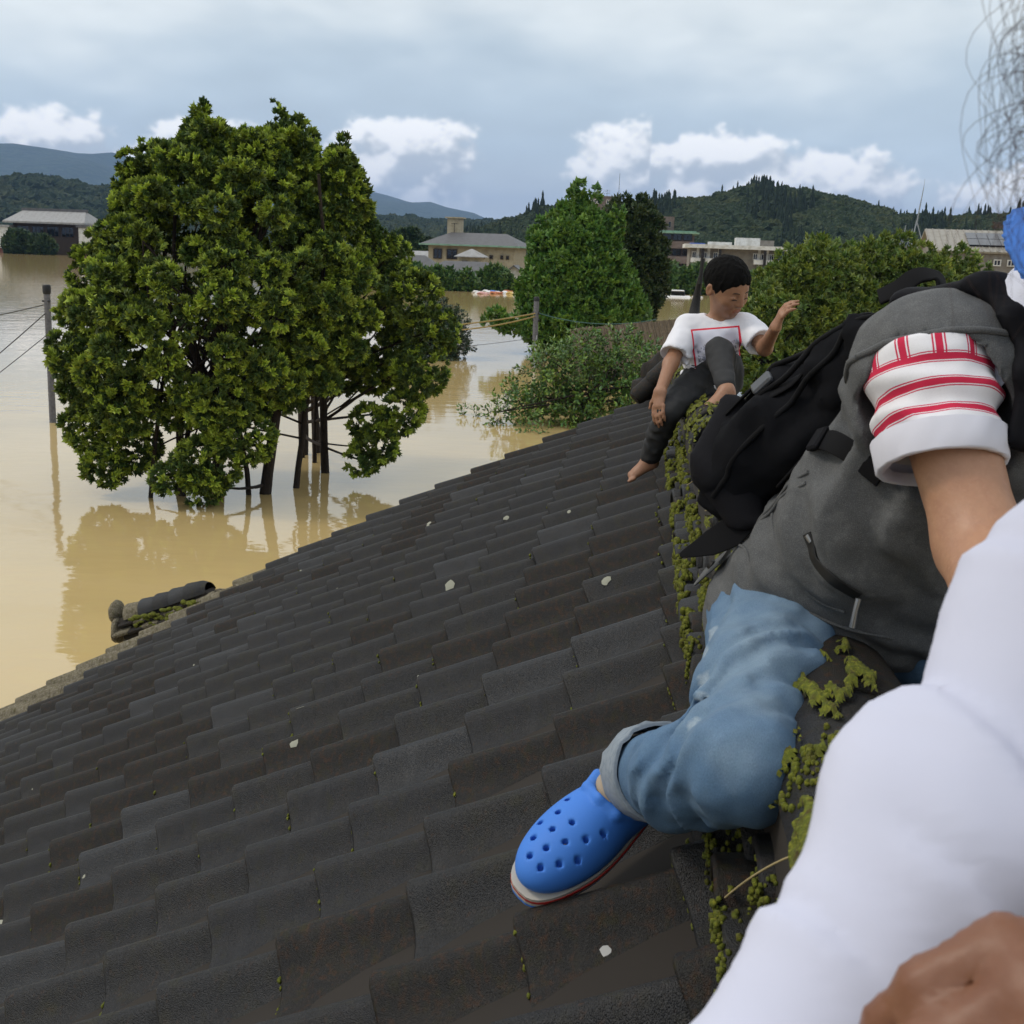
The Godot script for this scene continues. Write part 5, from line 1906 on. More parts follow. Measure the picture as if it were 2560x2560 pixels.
		for b in live:
			for x in range(b.x * bs, b.x * bs + bs):
				for y in range(b.y * bs, b.y * bs + bs):
					for z in range(b.z * bs, b.z * bs + bs):
						var k: int = x * sx + y * sy + z
						var neg := 0
						for o in corner:
							if val[k + o] < 0.0:
								neg += 1
						if neg == 0 or neg == 8:
							continue
						var sum := Vector3.ZERO
						var cnt := 0
						for e in edges:
							var v0 := val[k + corner[e[0]]]
							var v1 := val[k + corner[e[1]]]
							if (v0 < 0.0) != (v1 < 0.0):
								var u := v0 / (v0 - v1)
								var p0 := Vector3(e[0] >> 2, (e[0] >> 1) & 1, e[0] & 1)
								var p1 := Vector3(e[1] >> 2, (e[1] >> 1) & 1, e[1] & 1)
								sum += p0.lerp(p1, u)
								cnt += 1
						vid[k] = mb.p(lo + (Vector3(x, y, z) + sum / cnt) * h)
						cells.append(k)
		for k in cells:
			# edges along z, y, x starting at this cell's corner 0
			for ax in 3:
				var step: int = [1, sy, sx][ax]
				var s1: int = [sx, 1, sy][ax]
				var s2: int = [sy, sx, 1][ax]
				var v0 := val[k]
				var v1 := val[k + step]
				if (v0 < 0.0) == (v1 < 0.0) or v0 == 9.0 or v1 == 9.0:
					continue
				if k - s1 - s2 < 0:
					continue
				var a := vid[k]
				var b := vid[k - s1]
				var c := vid[k - s1 - s2]
				var d := vid[k - s2]
				if a < 0 or b < 0 or c < 0 or d < 0:
					continue
				if v0 < 0.0:
					mb.quad(a, b, c, d)
				else:
					mb.quad(a, d, c, b)
		if colour != null:
			for i in mb.v.size():
				mb.c[i] = colour.call(mb.v[i])
		if uv != null:
			for i in mb.v.size():
				mb.t[i] = uv.call(mb.v[i])
		return mb.mesh(true, colour != null, uv != null)

# thin round cord laid on a field's surface through the given points
func cord_on(fld: Field, pts: Array, r: float, lift := 0.0, sides := 6, ease := 3) -> ArrayMesh:
	var cu := Curve3D.new()
	for i in pts.size():
		var t: Vector3 = (pts[mini(i + 1, pts.size() - 1)] - pts[maxi(i - 1, 0)]) / 6.0
		cu.add_point(pts[i], -t, t)
	var n := maxi(6, int(cu.get_baked_length() / 0.012))
	var out := []
	var rad := []
	for i in n + 1:
		out.append(fld.snap(cu.sample_baked(cu.get_baked_length() * i / n), lift))
		rad.append(r)
	for k in ease:
		for i in range(1, n):
			out[i] = out[i] * 0.5 + (out[i - 1] + out[i + 1]) * 0.25
	var mb := MB.new()
	mb.tube(out, rad, sides)
	return mb.mesh(true, false, false)

# flat ribbon of a given width through points, its flat side turned to the given normals
func ribbon(pts: Array, normals: Array, width: float, thick: float, steps := 6, taper := []) -> ArrayMesh:
	var cu := Curve3D.new()
	for i in pts.size():
		var t: Vector3 = (pts[mini(i + 1, pts.size() - 1)] - pts[maxi(i - 1, 0)]) / 6.0
		cu.add_point(pts[i], -t, t)
	var n: int = (pts.size() - 1) * steps
	var rows := []
	for i in n + 1:
		var u := float(i) / steps
		var k := mini(int(u), pts.size() - 2)
		var p := cu.sample(k, u - k)
		var q := cu.sample(mini(int(u + 0.05), pts.size() - 2), fposmod(u + 0.05, 1.0) if u + 0.05 < pts.size() - 1 else 1.0)
		var d: Vector3 = (pts[mini(k + 1, pts.size() - 1)] - pts[k]).normalized()
		if (q - p).length() > 1e-5:
			d = (q - p).normalized()
		var nn: Vector3 = normals[k].lerp(normals[mini(k + 1, normals.size() - 1)], u - k)
		nn = (nn - d * nn.dot(d)).normalized()
		var s := d.cross(nn)
		var w := width * 0.5
		if taper.size() > 0:
			w *= lerpf(taper[k], taper[mini(k + 1, taper.size() - 1)], u - k)
		var t := thick * 0.5
		rows.append([p + s * w + nn * t * 0.2, p + s * w * 0.9 + nn * t, p - s * w * 0.9 + nn * t, p - s * w + nn * t * 0.2, p - s * w - nn * t * 0.2, p - s * w * 0.9 - nn * t, p + s * w * 0.9 - nn * t, p + s * w - nn * t * 0.2])
	var mb := MB.new()
	mb.sheet(rows, true)
	for e in 2:
		var row: Array = rows[n if e else 0]
		var b0 := mb.v.size()
		for v in row:
			mb.p(v)
		for j in range(1, 7):
			if e:
				mb.tri(b0, b0 + j, b0 + j + 1)
			else:
				mb.tri(b0, b0 + j + 1, b0 + j)
	return mb.mesh(true, false, false)
# palm and five bent fingers joined to a field; dir along the hand, back = normal of the back of the hand, s = +1 right hand
func hand_field(f: Field, wrist: Vector3, dir: Vector3, back: Vector3, s: float, curl: float, scale := 1.0) -> void:
	back = (back - dir * back.dot(dir)).normalized()
	var side := dir.cross(back).normalized() * s
	var k := scale
	f.wide(wrist, wrist + dir * 0.075 * k, 0.020 * k, 0.017 * k, side, 1.9, 0.02 * k)
	for i in 4:
		var off := (i - 1.5) * 0.0205 * k
		var p := wrist + dir * (0.082 - 0.004 * absf(i - 1.3)) * k - side * off
		var l: float = [0.040, 0.046, 0.043, 0.034][i] * k
		var d := (dir - back * curl * 0.35).normalized()
		for j in 3:
			var q: Vector3 = p + d * l * [1.0, 0.72, 0.55][j]
			f.cap(p, q, [0.0098, 0.0088, 0.008][j] * k, [0.0088, 0.008, 0.0068][j] * k, 0.006 * k)
			p = q
			d = (d - back * curl * 0.75).normalized()
	var tp := wrist + dir * 0.022 * k + side * 0.030 * k - back * 0.006 * k
	var td := (dir * 0.75 + side * 0.6 - back * 0.25 * curl).normalized()
	f.cap(tp, tp + td * 0.038 * k, 0.0125 * k, 0.0105 * k, 0.014 * k)
	f.cap(tp + td * 0.038 * k, tp + td * 0.038 * k + (td - side * 0.35).normalized() * 0.030 * k, 0.0102 * k, 0.008 * k, 0.006 * k)

# ------------------------------------------------------------------ the man on the ridge
var vest_field = null
var MR := Vector3(-0.85, 0.0, 0.53)
var MA := Vector3(0.34, 0.78, 0.51)
var MF := Vector3(0.413, -0.614, 0.663)
const MP := Vector3(0.325, 2.70, -1.82)

# a point of the man's trunk: to his right, up along the spine, forwards
func mt(r: float, a: float, f: float) -> Vector3:
	return MP + MR * r + MA * a + MF * f

func cloth_materials() -> void:
	var weave := PackedByteArray()
	weave.resize(1024 * 1024)
	var g := grey(1024, 171, 0.05, 3)
	for y in 1024:
		for x in 1024:
			weave[y * 1024 + x] = int(clampf((128 + [0, 70, 0, -70][(x + y) % 4]) * 0.6 + g[y * 1024 + x] * 0.4, 0, 255))
	tex.weave = normal_tex(weave, 1024, 3.0)
	var den := std("denim", Color(1, 1, 1), 0.9)
	triplanar(den, mottled(512, Color(0.92, 0.92, 0.92), [[181, 0.02, 0.4, 0.8, Color(0.80, 0.82, 0.85, 0.6)], [182, 0.2, 0.5, 0.8, Color(1.0, 1.0, 1.0, 0.8)], [183, 0.3, 0.55, 0.8, Color(0.66, 0.70, 0.75, 0.7)]]), Vector3(4, 2.2, 4), tex.weave, 0.5)
	den.vertex_color_use_as_albedo = true
	var de2 := std("denim_inside", Color(0.56, 0.60, 0.64), 0.95)
	triplanar(de2, mottled(256, Color(0.95, 0.95, 0.95), [[184, 0.05, 0.4, 0.8, Color(0.78, 0.80, 0.82, 0.8)]]), Vector3(5, 5, 5), tex.weave, 0.5)
	var ves := std("vest_cloth", Color(1, 1, 1), 0.95)
	triplanar(ves, mottled(512, Color(0.30, 0.305, 0.31), [[191, 0.03, 0.4, 0.8, Color(0.28, 0.285, 0.29, 0.8)], [192, 0.012, 0.5, 0.8, Color(0.42, 0.425, 0.425, 0.6)], [193, 0.25, 0.5, 0.8, Color(0.58, 0.58, 0.575, 0.7)], [194, 0.3, 0.5, 0.8, Color(0.24, 0.245, 0.25, 0.7)]]), Vector3(5, 5, 5), tex.weave, 0.6)
	var bk := std("pack_cloth", Color(0.085, 0.087, 0.098), 0.95)
	bk.metallic_specular = 0.2
	bk.normal_enabled = true
	bk.normal_texture = tex.weave
	bk.normal_scale = 0.35
	bk.uv1_triplanar = true
	bk.uv1_world_triplanar = true
	bk.uv1_scale = Vector3(4, 4, 4)
	std("pack_smooth", Color(0.085, 0.085, 0.10), 0.8).metallic_specular = 0.25
	std("strap", Color(0.070, 0.070, 0.078), 0.8).metallic_specular = 0.25
	std("buckle", Color(0.30, 0.31, 0.33), 0.35)
	std("zip_metal", Color(0.55, 0.55, 0.55), 0.3).metallic = 0.8
	std("zip_tape", Color(0.04, 0.04, 0.045), 0.6)
	var wc := std("white_cotton", Color(0.82, 0.82, 0.86), 0.9)
	wc.normal_enabled = true
	wc.normal_texture = tex.weave
	wc.normal_scale = 0.15
	wc.uv1_triplanar = true
	wc.uv1_world_triplanar = true
	wc.uv1_scale = Vector3(5, 5, 5)
	var sk := std("skin", Color(1, 1, 1), 0.5)
	triplanar(sk, mottled(256, lin(0.42, 0.225, 0.135), [[201, 0.03, 0.4, 0.8, Color(lin(0.37, 0.19, 0.115), 0.8)], [202, 0.09, 0.6, 0.85, Color(lin(0.48, 0.27, 0.17), 0.6)]]), Vector3(5, 5, 5), tex.fine, 0.12)
	sk.subsurf_scatter_enabled = true
	sk.subsurf_scatter_strength = 0.08
	var cr := std("clog_blue", Color(0.25, 0.48, 0.82), 0.6)
	cr.metallic_specular = 0.4
	std("sole_white", Color(0.72, 0.70, 0.66), 0.7)
	std("sole_red", Color(0.70, 0.16, 0.14), 0.7)
	std("sock", Color(0.64, 0.58, 0.50), 0.95)
	std("cap_blue", Color(0.22, 0.42, 0.72), 0.85)
	var tw := std("towel", Color(0.86, 0.87, 0.92), 1.0)
	tw.normal_enabled = true
	tw.normal_texture = tex.fine
	tw.normal_scale = 1.0
	tw.uv1_triplanar = true
	tw.uv1_world_triplanar = true
	tw.uv1_scale = Vector3(12, 12, 12)

# the outer seam of the trouser leg, along the thigh
func seam_at(hip: Vector3, knee: Vector3, u: float) -> Vector3:
	var d := (knee - hip).normalized()
	var out := Vector3(-0.80, 0.25, 0.45)
	out = (out - d * out.dot(d)).normalized()
	return hip.lerp(knee, u) + out * (lerpf(0.104, 0.080, minf(u / 0.55, 1.0)) if u < 0.55 else lerpf(0.080, 0.063, (u - 0.55) / 0.45))

func build_man() -> void:
	var o := thing("person", "person bent forward on the ridge in grey denim vest, jeans, blue clogs and striped shirt", "person", Vector3(0.285, 2.70, -1.80))
	var off := -o.position
	# --- jeans
	var legs := Field.new()
	var hip := mt(0.105, -0.03, 0.02)
	var knee := Vector3(0.146, 2.623, -1.332)
	var ankle := Vector3(0.040, 2.492, -1.585)
	var hip2 := mt(-0.085, -0.02, 0.02)
	var knee2 := Vector3(0.60, 2.60, -1.48)
	var ankle2 := Vector3(0.64, 2.36, -1.72)
	legs.wide(mt(0.01, -0.03, 0), mt(0.01, 0.06, 0), 0.125, 0.122, MR, 1.30, 0.03)
	legs.cap(hip, hip.lerp(knee, 0.55), 0.104, 0.080, 0.06)
	legs.cap(hip.lerp(knee, 0.55), knee, 0.080, 0.063, 0.04)
	legs.cap(knee, knee.lerp(ankle, 0.45) + Vector3(-0.012, -0.012, 0), 0.063, 0.061, 0.03)
	legs.cap(knee.lerp(ankle, 0.45) + Vector3(-0.012, -0.012, 0), ankle.lerp(knee, 0.06), 0.061, 0.056, 0.03)
	for i in 9:
		legs.cap(seam_at(hip, knee, i / 9.0 * 0.92), seam_at(hip, knee, (i + 1) / 9.0 * 0.92), 0.0055, 0.0055, 0.004)
	legs.cap(hip2, knee2, 0.098, 0.07, 0.06)
	legs.cap(knee2, ankle2, 0.068, 0.058, 0.03)
	var fn := noise(31, 9.0, 2)
	var shin := (ankle - knee).normalized()
	legs.warp = func(p: Vector3) -> float:
		var d := 0.0
		# bunched cloth behind the knee, rings of wrinkles on the shin and at the groin
		var u: float = (p - knee).dot(shin) / 0.30
		var k: float = exp(-pow((u - 0.30) / 0.32, 2.0)) * clampf(1.0 - (p.distance_to(knee) - 0.2) * 6.0, 0.0, 1.0)
		d += 0.0075 * k * sin((p - knee).dot(shin + Vector3(-0.3, 0.7, 0.0)) * 115.0 + 3.0 * fn.get_noise_3dv(p * 1.2))
		var q: float = exp(-pow(p.distance_to(hip + Vector3(-0.03, 0.02, 0.06)) / 0.13, 2.0))
		d += 0.006 * q * sin(p.dot(Vector3(0.2, 0.95, 0.4)) * 95.0 + 4.0 * fn.get_noise_3dv(p))
		d += 0.004 * fn.get_noise_3dv(p * 1.6)
		return d
	var thigh := knee - hip
	var dye := func(p: Vector3) -> Color:
		var h: float = clampf((p - hip).dot(thigh) / thigh.length_squared(), -0.3, 1.4)
		var c: Vector3 = hip + thigh * h
		var out: Vector3 = (p - c).normalized()
		var worn: float = clampf(out.dot(Vector3(-0.25, 0.35, 0.9).normalized()), 0.0, 1.0)
		worn = 1.15 * pow(worn, 1.5) * clampf(1.0 - absf(h - 0.62) * 1.1, 0.0, 1.0)
		worn += 0.16 * fn.get_noise_3dv(p * 1.4)
		var base := Color(0.105, 0.195, 0.315)
		var c2 := base.lerp(Color(0.42, 0.52, 0.56), clampf(worn, 0.0, 1.0))
		# pale stitched seam
		if h > 0.30 and h < 0.95 and p.distance_to(seam_at(hip, knee, h)) < 0.0095:
			c2 = c2.lerp(Color(0.40, 0.47, 0.52), 0.6)
		return c2
	part("jeans", legs.net(0.0062, dye), mats.denim, o, off, "faded blue jeans with rolled cuffs")
	# rolled cuff
	part("cuff", ring_band(ankle.lerp(knee, 0.19), shin, 0.0665, 0.061, 0.062, Vector3(0, 1, 0), 0.004), mats.denim_inside, o, off, "pale rolled-up cuff of the jeans")
	part("cuff", ring_band(ankle2, (ankle2 - knee2).normalized(), 0.066, 0.062, 0.06, Vector3(0, 1, 0), 0.004), mats.denim_inside, o, off)
	# foot in a sock
	var heel := Vector3(0.062, 2.437, -1.675)
	var T := Vector3(-0.67, -0.36, 0.62).normalized()
	var U := Vector3(-0.02, 0.82, 0.56)
	U = (U - T * U.dot(T)).normalized()
	var sock := Field.new()
	sock.cap(ankle.lerp(knee, 0.1), ankle, 0.047, 0.043, 0.02)
	sock.cap(ankle, heel + T * 0.10 + U * 0.04, 0.043, 0.034, 0.03)
	sock.cap(ankle, heel + T * 0.035 + U * 0.045, 0.042, 0.034, 0.03)
	sock.cap(heel + T * 0.10 + U * 0.04, heel + T * 0.19 + U * 0.035, 0.034, 0.028, 0.03)
	part("sock", sock.net(0.006), mats.sock, o, off)
	build_clog(o, off, heel, T, U)
	# --- vest
	var vest := Field.new()
	vest_field = vest
	vest.wide(mt(0.02, -0.03, 0.0), mt(0.01, 0.20, 0.01), 0.142, 0.136, MR, 1.36, 0.03)
	vest.wide(mt(0.01, 0.20, 0.01), mt(0, 0.40, 0.0), 0.136, 0.136, MR, 1.30, 0.05)
	vest.cap(mt(0.125, 0.455, -0.03), mt(-0.12, 0.455, -0.03), 0.096, 0.092, 0.08)
	vest.egg(mt(0.0, 0.13, 0.07), Vector3(0.12, 0.12, 0.09), Basis.IDENTITY, 0.06)
	var sh := Vector3(0.351, 3.092, -1.522)
	var sleeve_end := Vector3(0.362, 2.988, -1.465)
	var elbow := Vector3(0.405, 2.885, -1.405)
	# armhole
	vest.cap(sh + (sleeve_end - sh) * 0.38, sleeve_end, 0.084, 0.090, 0.008, true)
	# hem cut
	vest.wide(mt(0, -0.235, 0.03), mt(0, -0.28, 0.03), 0.19, 0.19, MR, 1.4, 0.010, true)
	var vn := noise(37, 7.0, 2)
	vest.warp = func(p: Vector3) -> float:
		var q: Vector3 = p - MP
		var a: float = q.dot(MA)
		var d := 0.007 * vn.get_noise_3dv(Vector3(q.dot(MR) * 0.7, a * 2.2, q.dot(MF) * 0.8))
		# long folds pulled from the armhole towards the waist
		var k: float = exp(-pow((a - 0.26) / 0.10, 2.0))
		d += 0.008 * k * sin(q.dot(MF * 60.0 + MA * 34.0) + 3.0 * vn.get_noise_3dv(p * 0.8))
		var k2: float = exp(-pow((a - 0.10) / 0.05, 2.0))
		d += 0.005 * k2 * sin(q.dot(MA * 110.0 + MF * 20.0) + 4.0 * vn.get_noise_3dv(p))
		return d
	part("vest", vest.net(0.0068), mats.vest_cloth, o, off, "washed grey denim vest with zipped side pocket")
	vest_details(o, off, vest, sh, sleeve_end)
	# --- shirt showing at the waist, sleeve
	var tail := MB.new()
	var tr := []
	for i in 7:
		var row := []
		for j in 13:
			var a := lerpf(0.1, 1.3, j / 12.0)
			var k := 0.140 + 0.006 * sin(j * 2.1) + 0.006 * (i / 6.0)
			row.append(mt(cos(a) * k * 1.22 + 0.01, 0.025 - 0.075 * i / 6.0 - 0.014 * sin(j * 0.9), -sin(a) * k * 0.92))
		tr.append(row)
	tail.sheet(tr)
	var striped := std("striped_jersey", Color(1, 1, 1), 0.9)
	striped.albedo_texture = stripe_texture()
	part("shirt_tail", tail.mesh(true), striped, o, off)
	build_sleeve(o, off, sh, sleeve_end, striped)
	# --- arms, neck, head
	var body := Field.new()
	body.cap(sh, elbow, 0.056, 0.047, 0.02)
	var wrist := Vector3(0.43, 2.80, -1.20)
	body.cap(elbow, elbow.lerp(wrist, 0.3), 0.046, 0.046, 0.03)
	body.cap(elbow.lerp(wrist, 0.3), wrist, 0.046, 0.028, 0.03)
	hand_field(body, wrist, (Vector3(0.41, 2.74, -1.13) - wrist).normalized(), Vector3(-0.3, 0.9, 0.2), 1.0, 0.7)
	var sh2 := mt(-0.165, 0.43, 0.0)
	var elbow2 := sh2 + Vector3(0.10, -0.18, 0.16)
	var wrist2 := elbow2 + Vector3(-0.02, -0.17, 0.17)
	body.cap(sh2, elbow2, 0.056, 0.046, 0.02)
	body.cap(elbow2, wrist2, 0.045, 0.028, 0.03)
	hand_field(body, wrist2, Vector3(-0.2, -0.6, 0.75).normalized(), Vector3(0, 0.8, 0.6), -1.0, 0.6)
	var neck := mt(0, 0.50, 0.02)
	var head := Vector3(0.530, 3.152, -1.520)
	body.cap(neck, head, 0.058, 0.06, 0.03)
	body.egg(head, Vector3(0.075, 0.115, 0.095), Basis(MR, MA, MF).orthonormalized(), 0.03)
	body.egg(head - MA * 0.055 + MF * 0.05, Vector3(0.055, 0.06, 0.05), Basis(MR, MA, MF).orthonormalized(), 0.03)
	body.cap(head + MF * 0.098, head + MF * 0.115 - MA * 0.03, 0.010, 0.014, 0.015)
	part("body", body.net(0.008), mats.skin, o, off)
	build_cap(o, off, head)
	build_backpack()

# cuff: a band of cloth round an axis
func ring_band(at: Vector3, axis: Vector3, r0: float, r1: float, width: float, up: Vector3, thick: float) -> ArrayMesh:
	var s := axis.cross(up).normalized()
	var t := axis.cross(s).normalized()
	var n := noise(41, 14.0, 2)
	var rows := []
	var prof := [[0.0, -0.004], [0.0, 0.0], [0.02, 0.003], [0.5, 0.004], [0.96, 0.004], [1.0, 0.0], [0.98, -0.005], [0.6, -0.006]]
	for q in prof:
		var ring := []
		for j in 36:
			var a := TAU * j / 36.0
			var d := s * cos(a) + t * sin(a)
			var r: float = lerpf(r0, r1, q[0]) + q[1] * (thick / 0.004) + 0.004 * n.get_noise_3dv(d * 1.0 + axis * q[0])
			ring.append(at + axis * (width * (q[0] - 0.0)) + d * r)
		rows.append(ring)
	var mb := MB.new()
	mb.sheet(rows, true)
	return mb.mesh(true, false, false)

func build_clog(o: Node3D, off: Vector3, heel: Vector3, T: Vector3, U: Vector3) -> void:
	var V := T.cross(U).normalized()
	var B := Basis(T, U, V)
	var W := func(x: float, y: float, z: float) -> Vector3:
		return heel + T * x + U * y + V * z
	var f := Field.new()
	f.egg(W.call(0.185, 0.026, 0.0), Vector3(0.082, 0.044, 0.052), B, 0.02)
	f.egg(W.call(0.115, 0.034, 0.0), Vector3(0.085, 0.048, 0.046), B, 0.04)
	f.egg(W.call(0.045, 0.028, 0.0), Vector3(0.052, 0.046, 0.040), B, 0.04)
	f.cap(W.call(0.118, 0.074, -0.028), W.call(0.122, 0.084, 0.0), 0.0085, 0.009, 0.006)
	f.cap(W.call(0.122, 0.084, 0.0), W.call(0.118, 0.074, 0.028), 0.009, 0.0085, 0.006)
	f.cap(W.call(0.118, 0.074, 0.028), W.call(0.085, 0.058, 0.043), 0.0085, 0.008, 0.006)
	f.cap(W.call(0.118, 0.074, -0.028), W.call(0.085, 0.058, -0.043), 0.0085, 0.008, 0.006)
	f.egg(W.call(0.052, 0.082, 0.0), Vector3(0.068, 0.062, 0.036), B, 0.006, true)
	# flat underside
	f.egg(W.call(0.13, -0.298, 0.0), Vector3(0.6, 0.3, 0.6), B, 0.004, true)
	# vent holes
	for q in [[0.243, 0.010], [0.243, -0.012], [0.222, 0.026], [0.222, 0.0], [0.222, -0.026], [0.199, 0.038], [0.199, 0.013], [0.199, -0.013], [0.199, -0.038], [0.175, 0.028], [0.175, 0.0], [0.175, -0.028], [0.150, 0.036], [0.150, -0.036]]:
		var c: Vector3 = W.call(q[0], 0.075, q[1])
		var top := c
		for i in 8:
			top -= U * f.value(top) * 0.8
		f.cap(top + U * 0.01, top - U * 0.012, 0.0043, 0.0043, 0.001, true)
	part("clog", f.net(0.0027), mats.clog_blue, o, off, "bright blue plastic clog with round holes and red-striped sole")
	# sole in layers
	var k := 0
	for q in [[0.002, 0.006, 0.0, "sole_white"], [-0.003, 0.005, 0.0015, "sole_red"], [-0.0085, 0.0055, 0.0005, "sole_white"], [-0.014, 0.0055, -0.001, "clog_blue"]]:
		var mb := MB.new()
		var ring0 := []
		var ring1 := []
		var m := 48
		for j in m:
			var a := TAU * j / m
			var x := 0.133 + 0.139 * cos(a)
			var wd := lerpf(0.041, 0.056, smoothstep(0.03, 0.19, x))
			var z: float = sign(sin(a)) * pow(absf(sin(a)), 0.72) * (wd + q[2])
			ring0.append(W.call(x, q[0], z))
			ring1.append(W.call(x, q[0] + q[1], z))
		mb.sheet([ring1, ring0], true)
		for e in 2:
			var rr: Array = ring1 if e else ring0
			var c0 := mb.p(W.call(0.133, q[0] + (q[1] if e else 0.0), 0.0))
			var b0 := mb.v.size()
			for v in rr:
				mb.p(v)
			for j in m:
				if e:
					mb.tri(c0, b0 + j, b0 + (j + 1) % m)
				else:
					mb.tri(c0, b0 + (j + 1) % m, b0 + j)
		part("sole_layer", mb.mesh(false, false, false), mats[q[3]], o, off)
		k += 1

func vest_details(o: Node3D, off: Vector3, vest: Field, sh: Vector3, se: Vector3) -> void:
	# seams
	for pts in [[Vector3(0.161, 2.83, -1.725), Vector3(0.186, 2.865, -1.694), Vector3(0.224, 2.892, -1.663), Vector3(0.26, 2.915, -1.63)],
			[Vector3(0.163, 2.815, -1.725), Vector3(0.19, 2.850, -1.694), Vector3(0.228, 2.877, -1.663), Vector3(0.265, 2.900, -1.63)],
			[Vector3(0.153, 2.798, -1.738), Vector3(0.221, 2.763, -1.675), Vector3(0.291, 2.733, -1.635), Vector3(0.362, 2.706, -1.615)],
			[Vector3(0.196, 2.876, -1.697), Vector3(0.21, 2.829, -1.689), Vector3(0.248, 2.777, -1.66), Vector3(0.301, 2.753, -1.62)],
			[Vector3(0.275, 2.971, -1.623), Vector3(0.303, 2.964, -1.583), Vector3(0.325, 2.969, -1.525)]]:
		part("seam", cord_on(vest, pts, 0.0026, 0.0012), mats.vest_cloth, o, off)
	# zipped pocket
	var za := vest.snap(Vector3(0.254, 2.846, -1.614))
	var zb := vest.snap(Vector3(0.319, 2.798, -1.590))
	var pts := []
	var nrm := []
	for i in 6:
		var p := vest.snap(za.lerp(zb, i / 5.0), 0.003)
		pts.append(p)
		nrm.append(vest.grad(p))
	part("pocket_zip", ribbon(pts, nrm, 0.015, 0.004), mats.zip_tape, o, off)
	var pull := MB.new()
	var n1: Vector3 = nrm[5]
	pull.tube([pts[5] + n1 * 0.004, pts[5] + n1 * 0.006 + Vector3(-0.002, -0.012, 0), pts[5] + n1 * 0.006 + Vector3(-0.004, -0.038, 0)], [0.004, 0.0035, 0.0045], 8)
	pull.tube([pts[0] + n1 * 0.003, pts[0] + n1 * 0.004 + (zb - za).normalized() * 0.010], [0.0045, 0.0045], 8)
	part("zip_pull", pull.mesh(true, false, false), mats.zip_metal, o, off)
	# side tab with its button
	var tb := vest.snap(mt(0.155, -0.02, -0.07), 0.002)
	var tn := vest.grad(tb)
	part("side_tab", ribbon([tb + MA * 0.03, tb + tn * 0.006, tb - MA * 0.035 + tn * 0.012], [tn, tn, tn], 0.045, 0.004), mats.vest_cloth, o, off)
	var bt := MB.new()
	bt.tube([tb + tn * 0.008, tb + tn * 0.013], [0.009, 0.007], 12)
	part("button", bt.mesh(true, false, false), mats.zip_tape, o, off)
	# armhole edge
	var ax := (se - sh).normalized()
	var s := ax.cross(Vector3.UP).normalized()
	var t := ax.cross(s).normalized()
	var loop := []
	for j in 28:
		var a := TAU * j / 27.0
		loop.append(vest.snap(sh + ax * 0.0 + (s * cos(a) + t * sin(a)) * 0.094, 0.001))
	var rad := []
	for j in 28:
		rad.append(0.0045)
	var mb := MB.new()
	mb.tube(loop, rad, 7)
	part("armhole_edge", mb.mesh(true, false, false), mats.vest_cloth, o, off)

# white jersey with red bands; v runs down the sleeve
func stripe_texture() -> ImageTexture:
	var w := 512
	var h := 512
	var im := Image.create(w, h, false, Image.FORMAT_RGB8)
	im.fill(Color(0.87, 0.865, 0.88))
	var red := Color(0.76, 0.13, 0.27)
	for y0 in [150, 278, 398]:
		im.fill_rect(Rect2i(0, y0, w, 5), red)
		im.fill_rect(Rect2i(0, y0 + 10, w, 30), red)
		im.fill_rect(Rect2i(0, y0 + 45, w, 5), red)
	for x0 in range(20, w, 88):
		im.fill_rect(Rect2i(x0, 0, 4, 160), red)
		im.fill_rect(Rect2i(x0 + 8, 0, 18, 160), red)
		im.fill_rect(Rect2i(x0 + 30, 0, 4, 160), red)
	# knit: fine speckle
	var r := RandomNumberGenerator.new()
	r.seed = 2
	for i in 60000:
		var x := r.randi() % w
		var y := r.randi() % h
		im.set_pixel(x, y, im.get_pixel(x, y) * r.randf_range(0.94, 1.0))
	return ImageTexture.create_from_image(im)

func build_sleeve(o: Node3D, off: Vector3, sh: Vector3, se: Vector3, mat: Material) -> void:
	var ax := (se - sh).normalized()
	var s := ax.cross(Vector3.UP).normalized()
	var t := ax.cross(s).normalized()
	var n := noise(51, 8.0, 2)
	var rows := []
	var uvs := []
	var m := 56
	for i in 31:
		var u := i / 30.0
		var c := sh.lerp(se, lerpf(-0.10, 0.96, u))
		var row := []
		var uv := []
		for j in m + 1:
			var a := TAU * j / m
			var d := s * cos(a) + t * sin(a)
			var r := lerpf(0.078, 0.070, u) - 0.02 * (1.0 - smoothstep(0.0, 0.12, u))
			r += 0.007 * n.get_noise_3dv((c + d * 0.08) * 1.4)
			r += 0.0042 * sin(u * 17.0 + 2.2 * sin(a + 0.6) + 3.0 * n.get_noise_3dv(c + d * 0.1)) * smoothstep(0.15, 0.5, u)
			row.append(c + d * r)
			uv.append(Vector2(2.0 * j / m, u))
		rows.append(row)
		uvs.append(uv)
	var mb := MB.new()
	mb.sheet(rows, false, uvs)
	part("sleeve", mb.mesh(true), mat, o, off, "white shirt sleeve with red bands")
	part("sleeve_cuff", ring_band(se - ax * 0.014, ax, 0.0755, 0.071, 0.038, Vector3.UP, 0.004), mats.white_cotton, o, off)

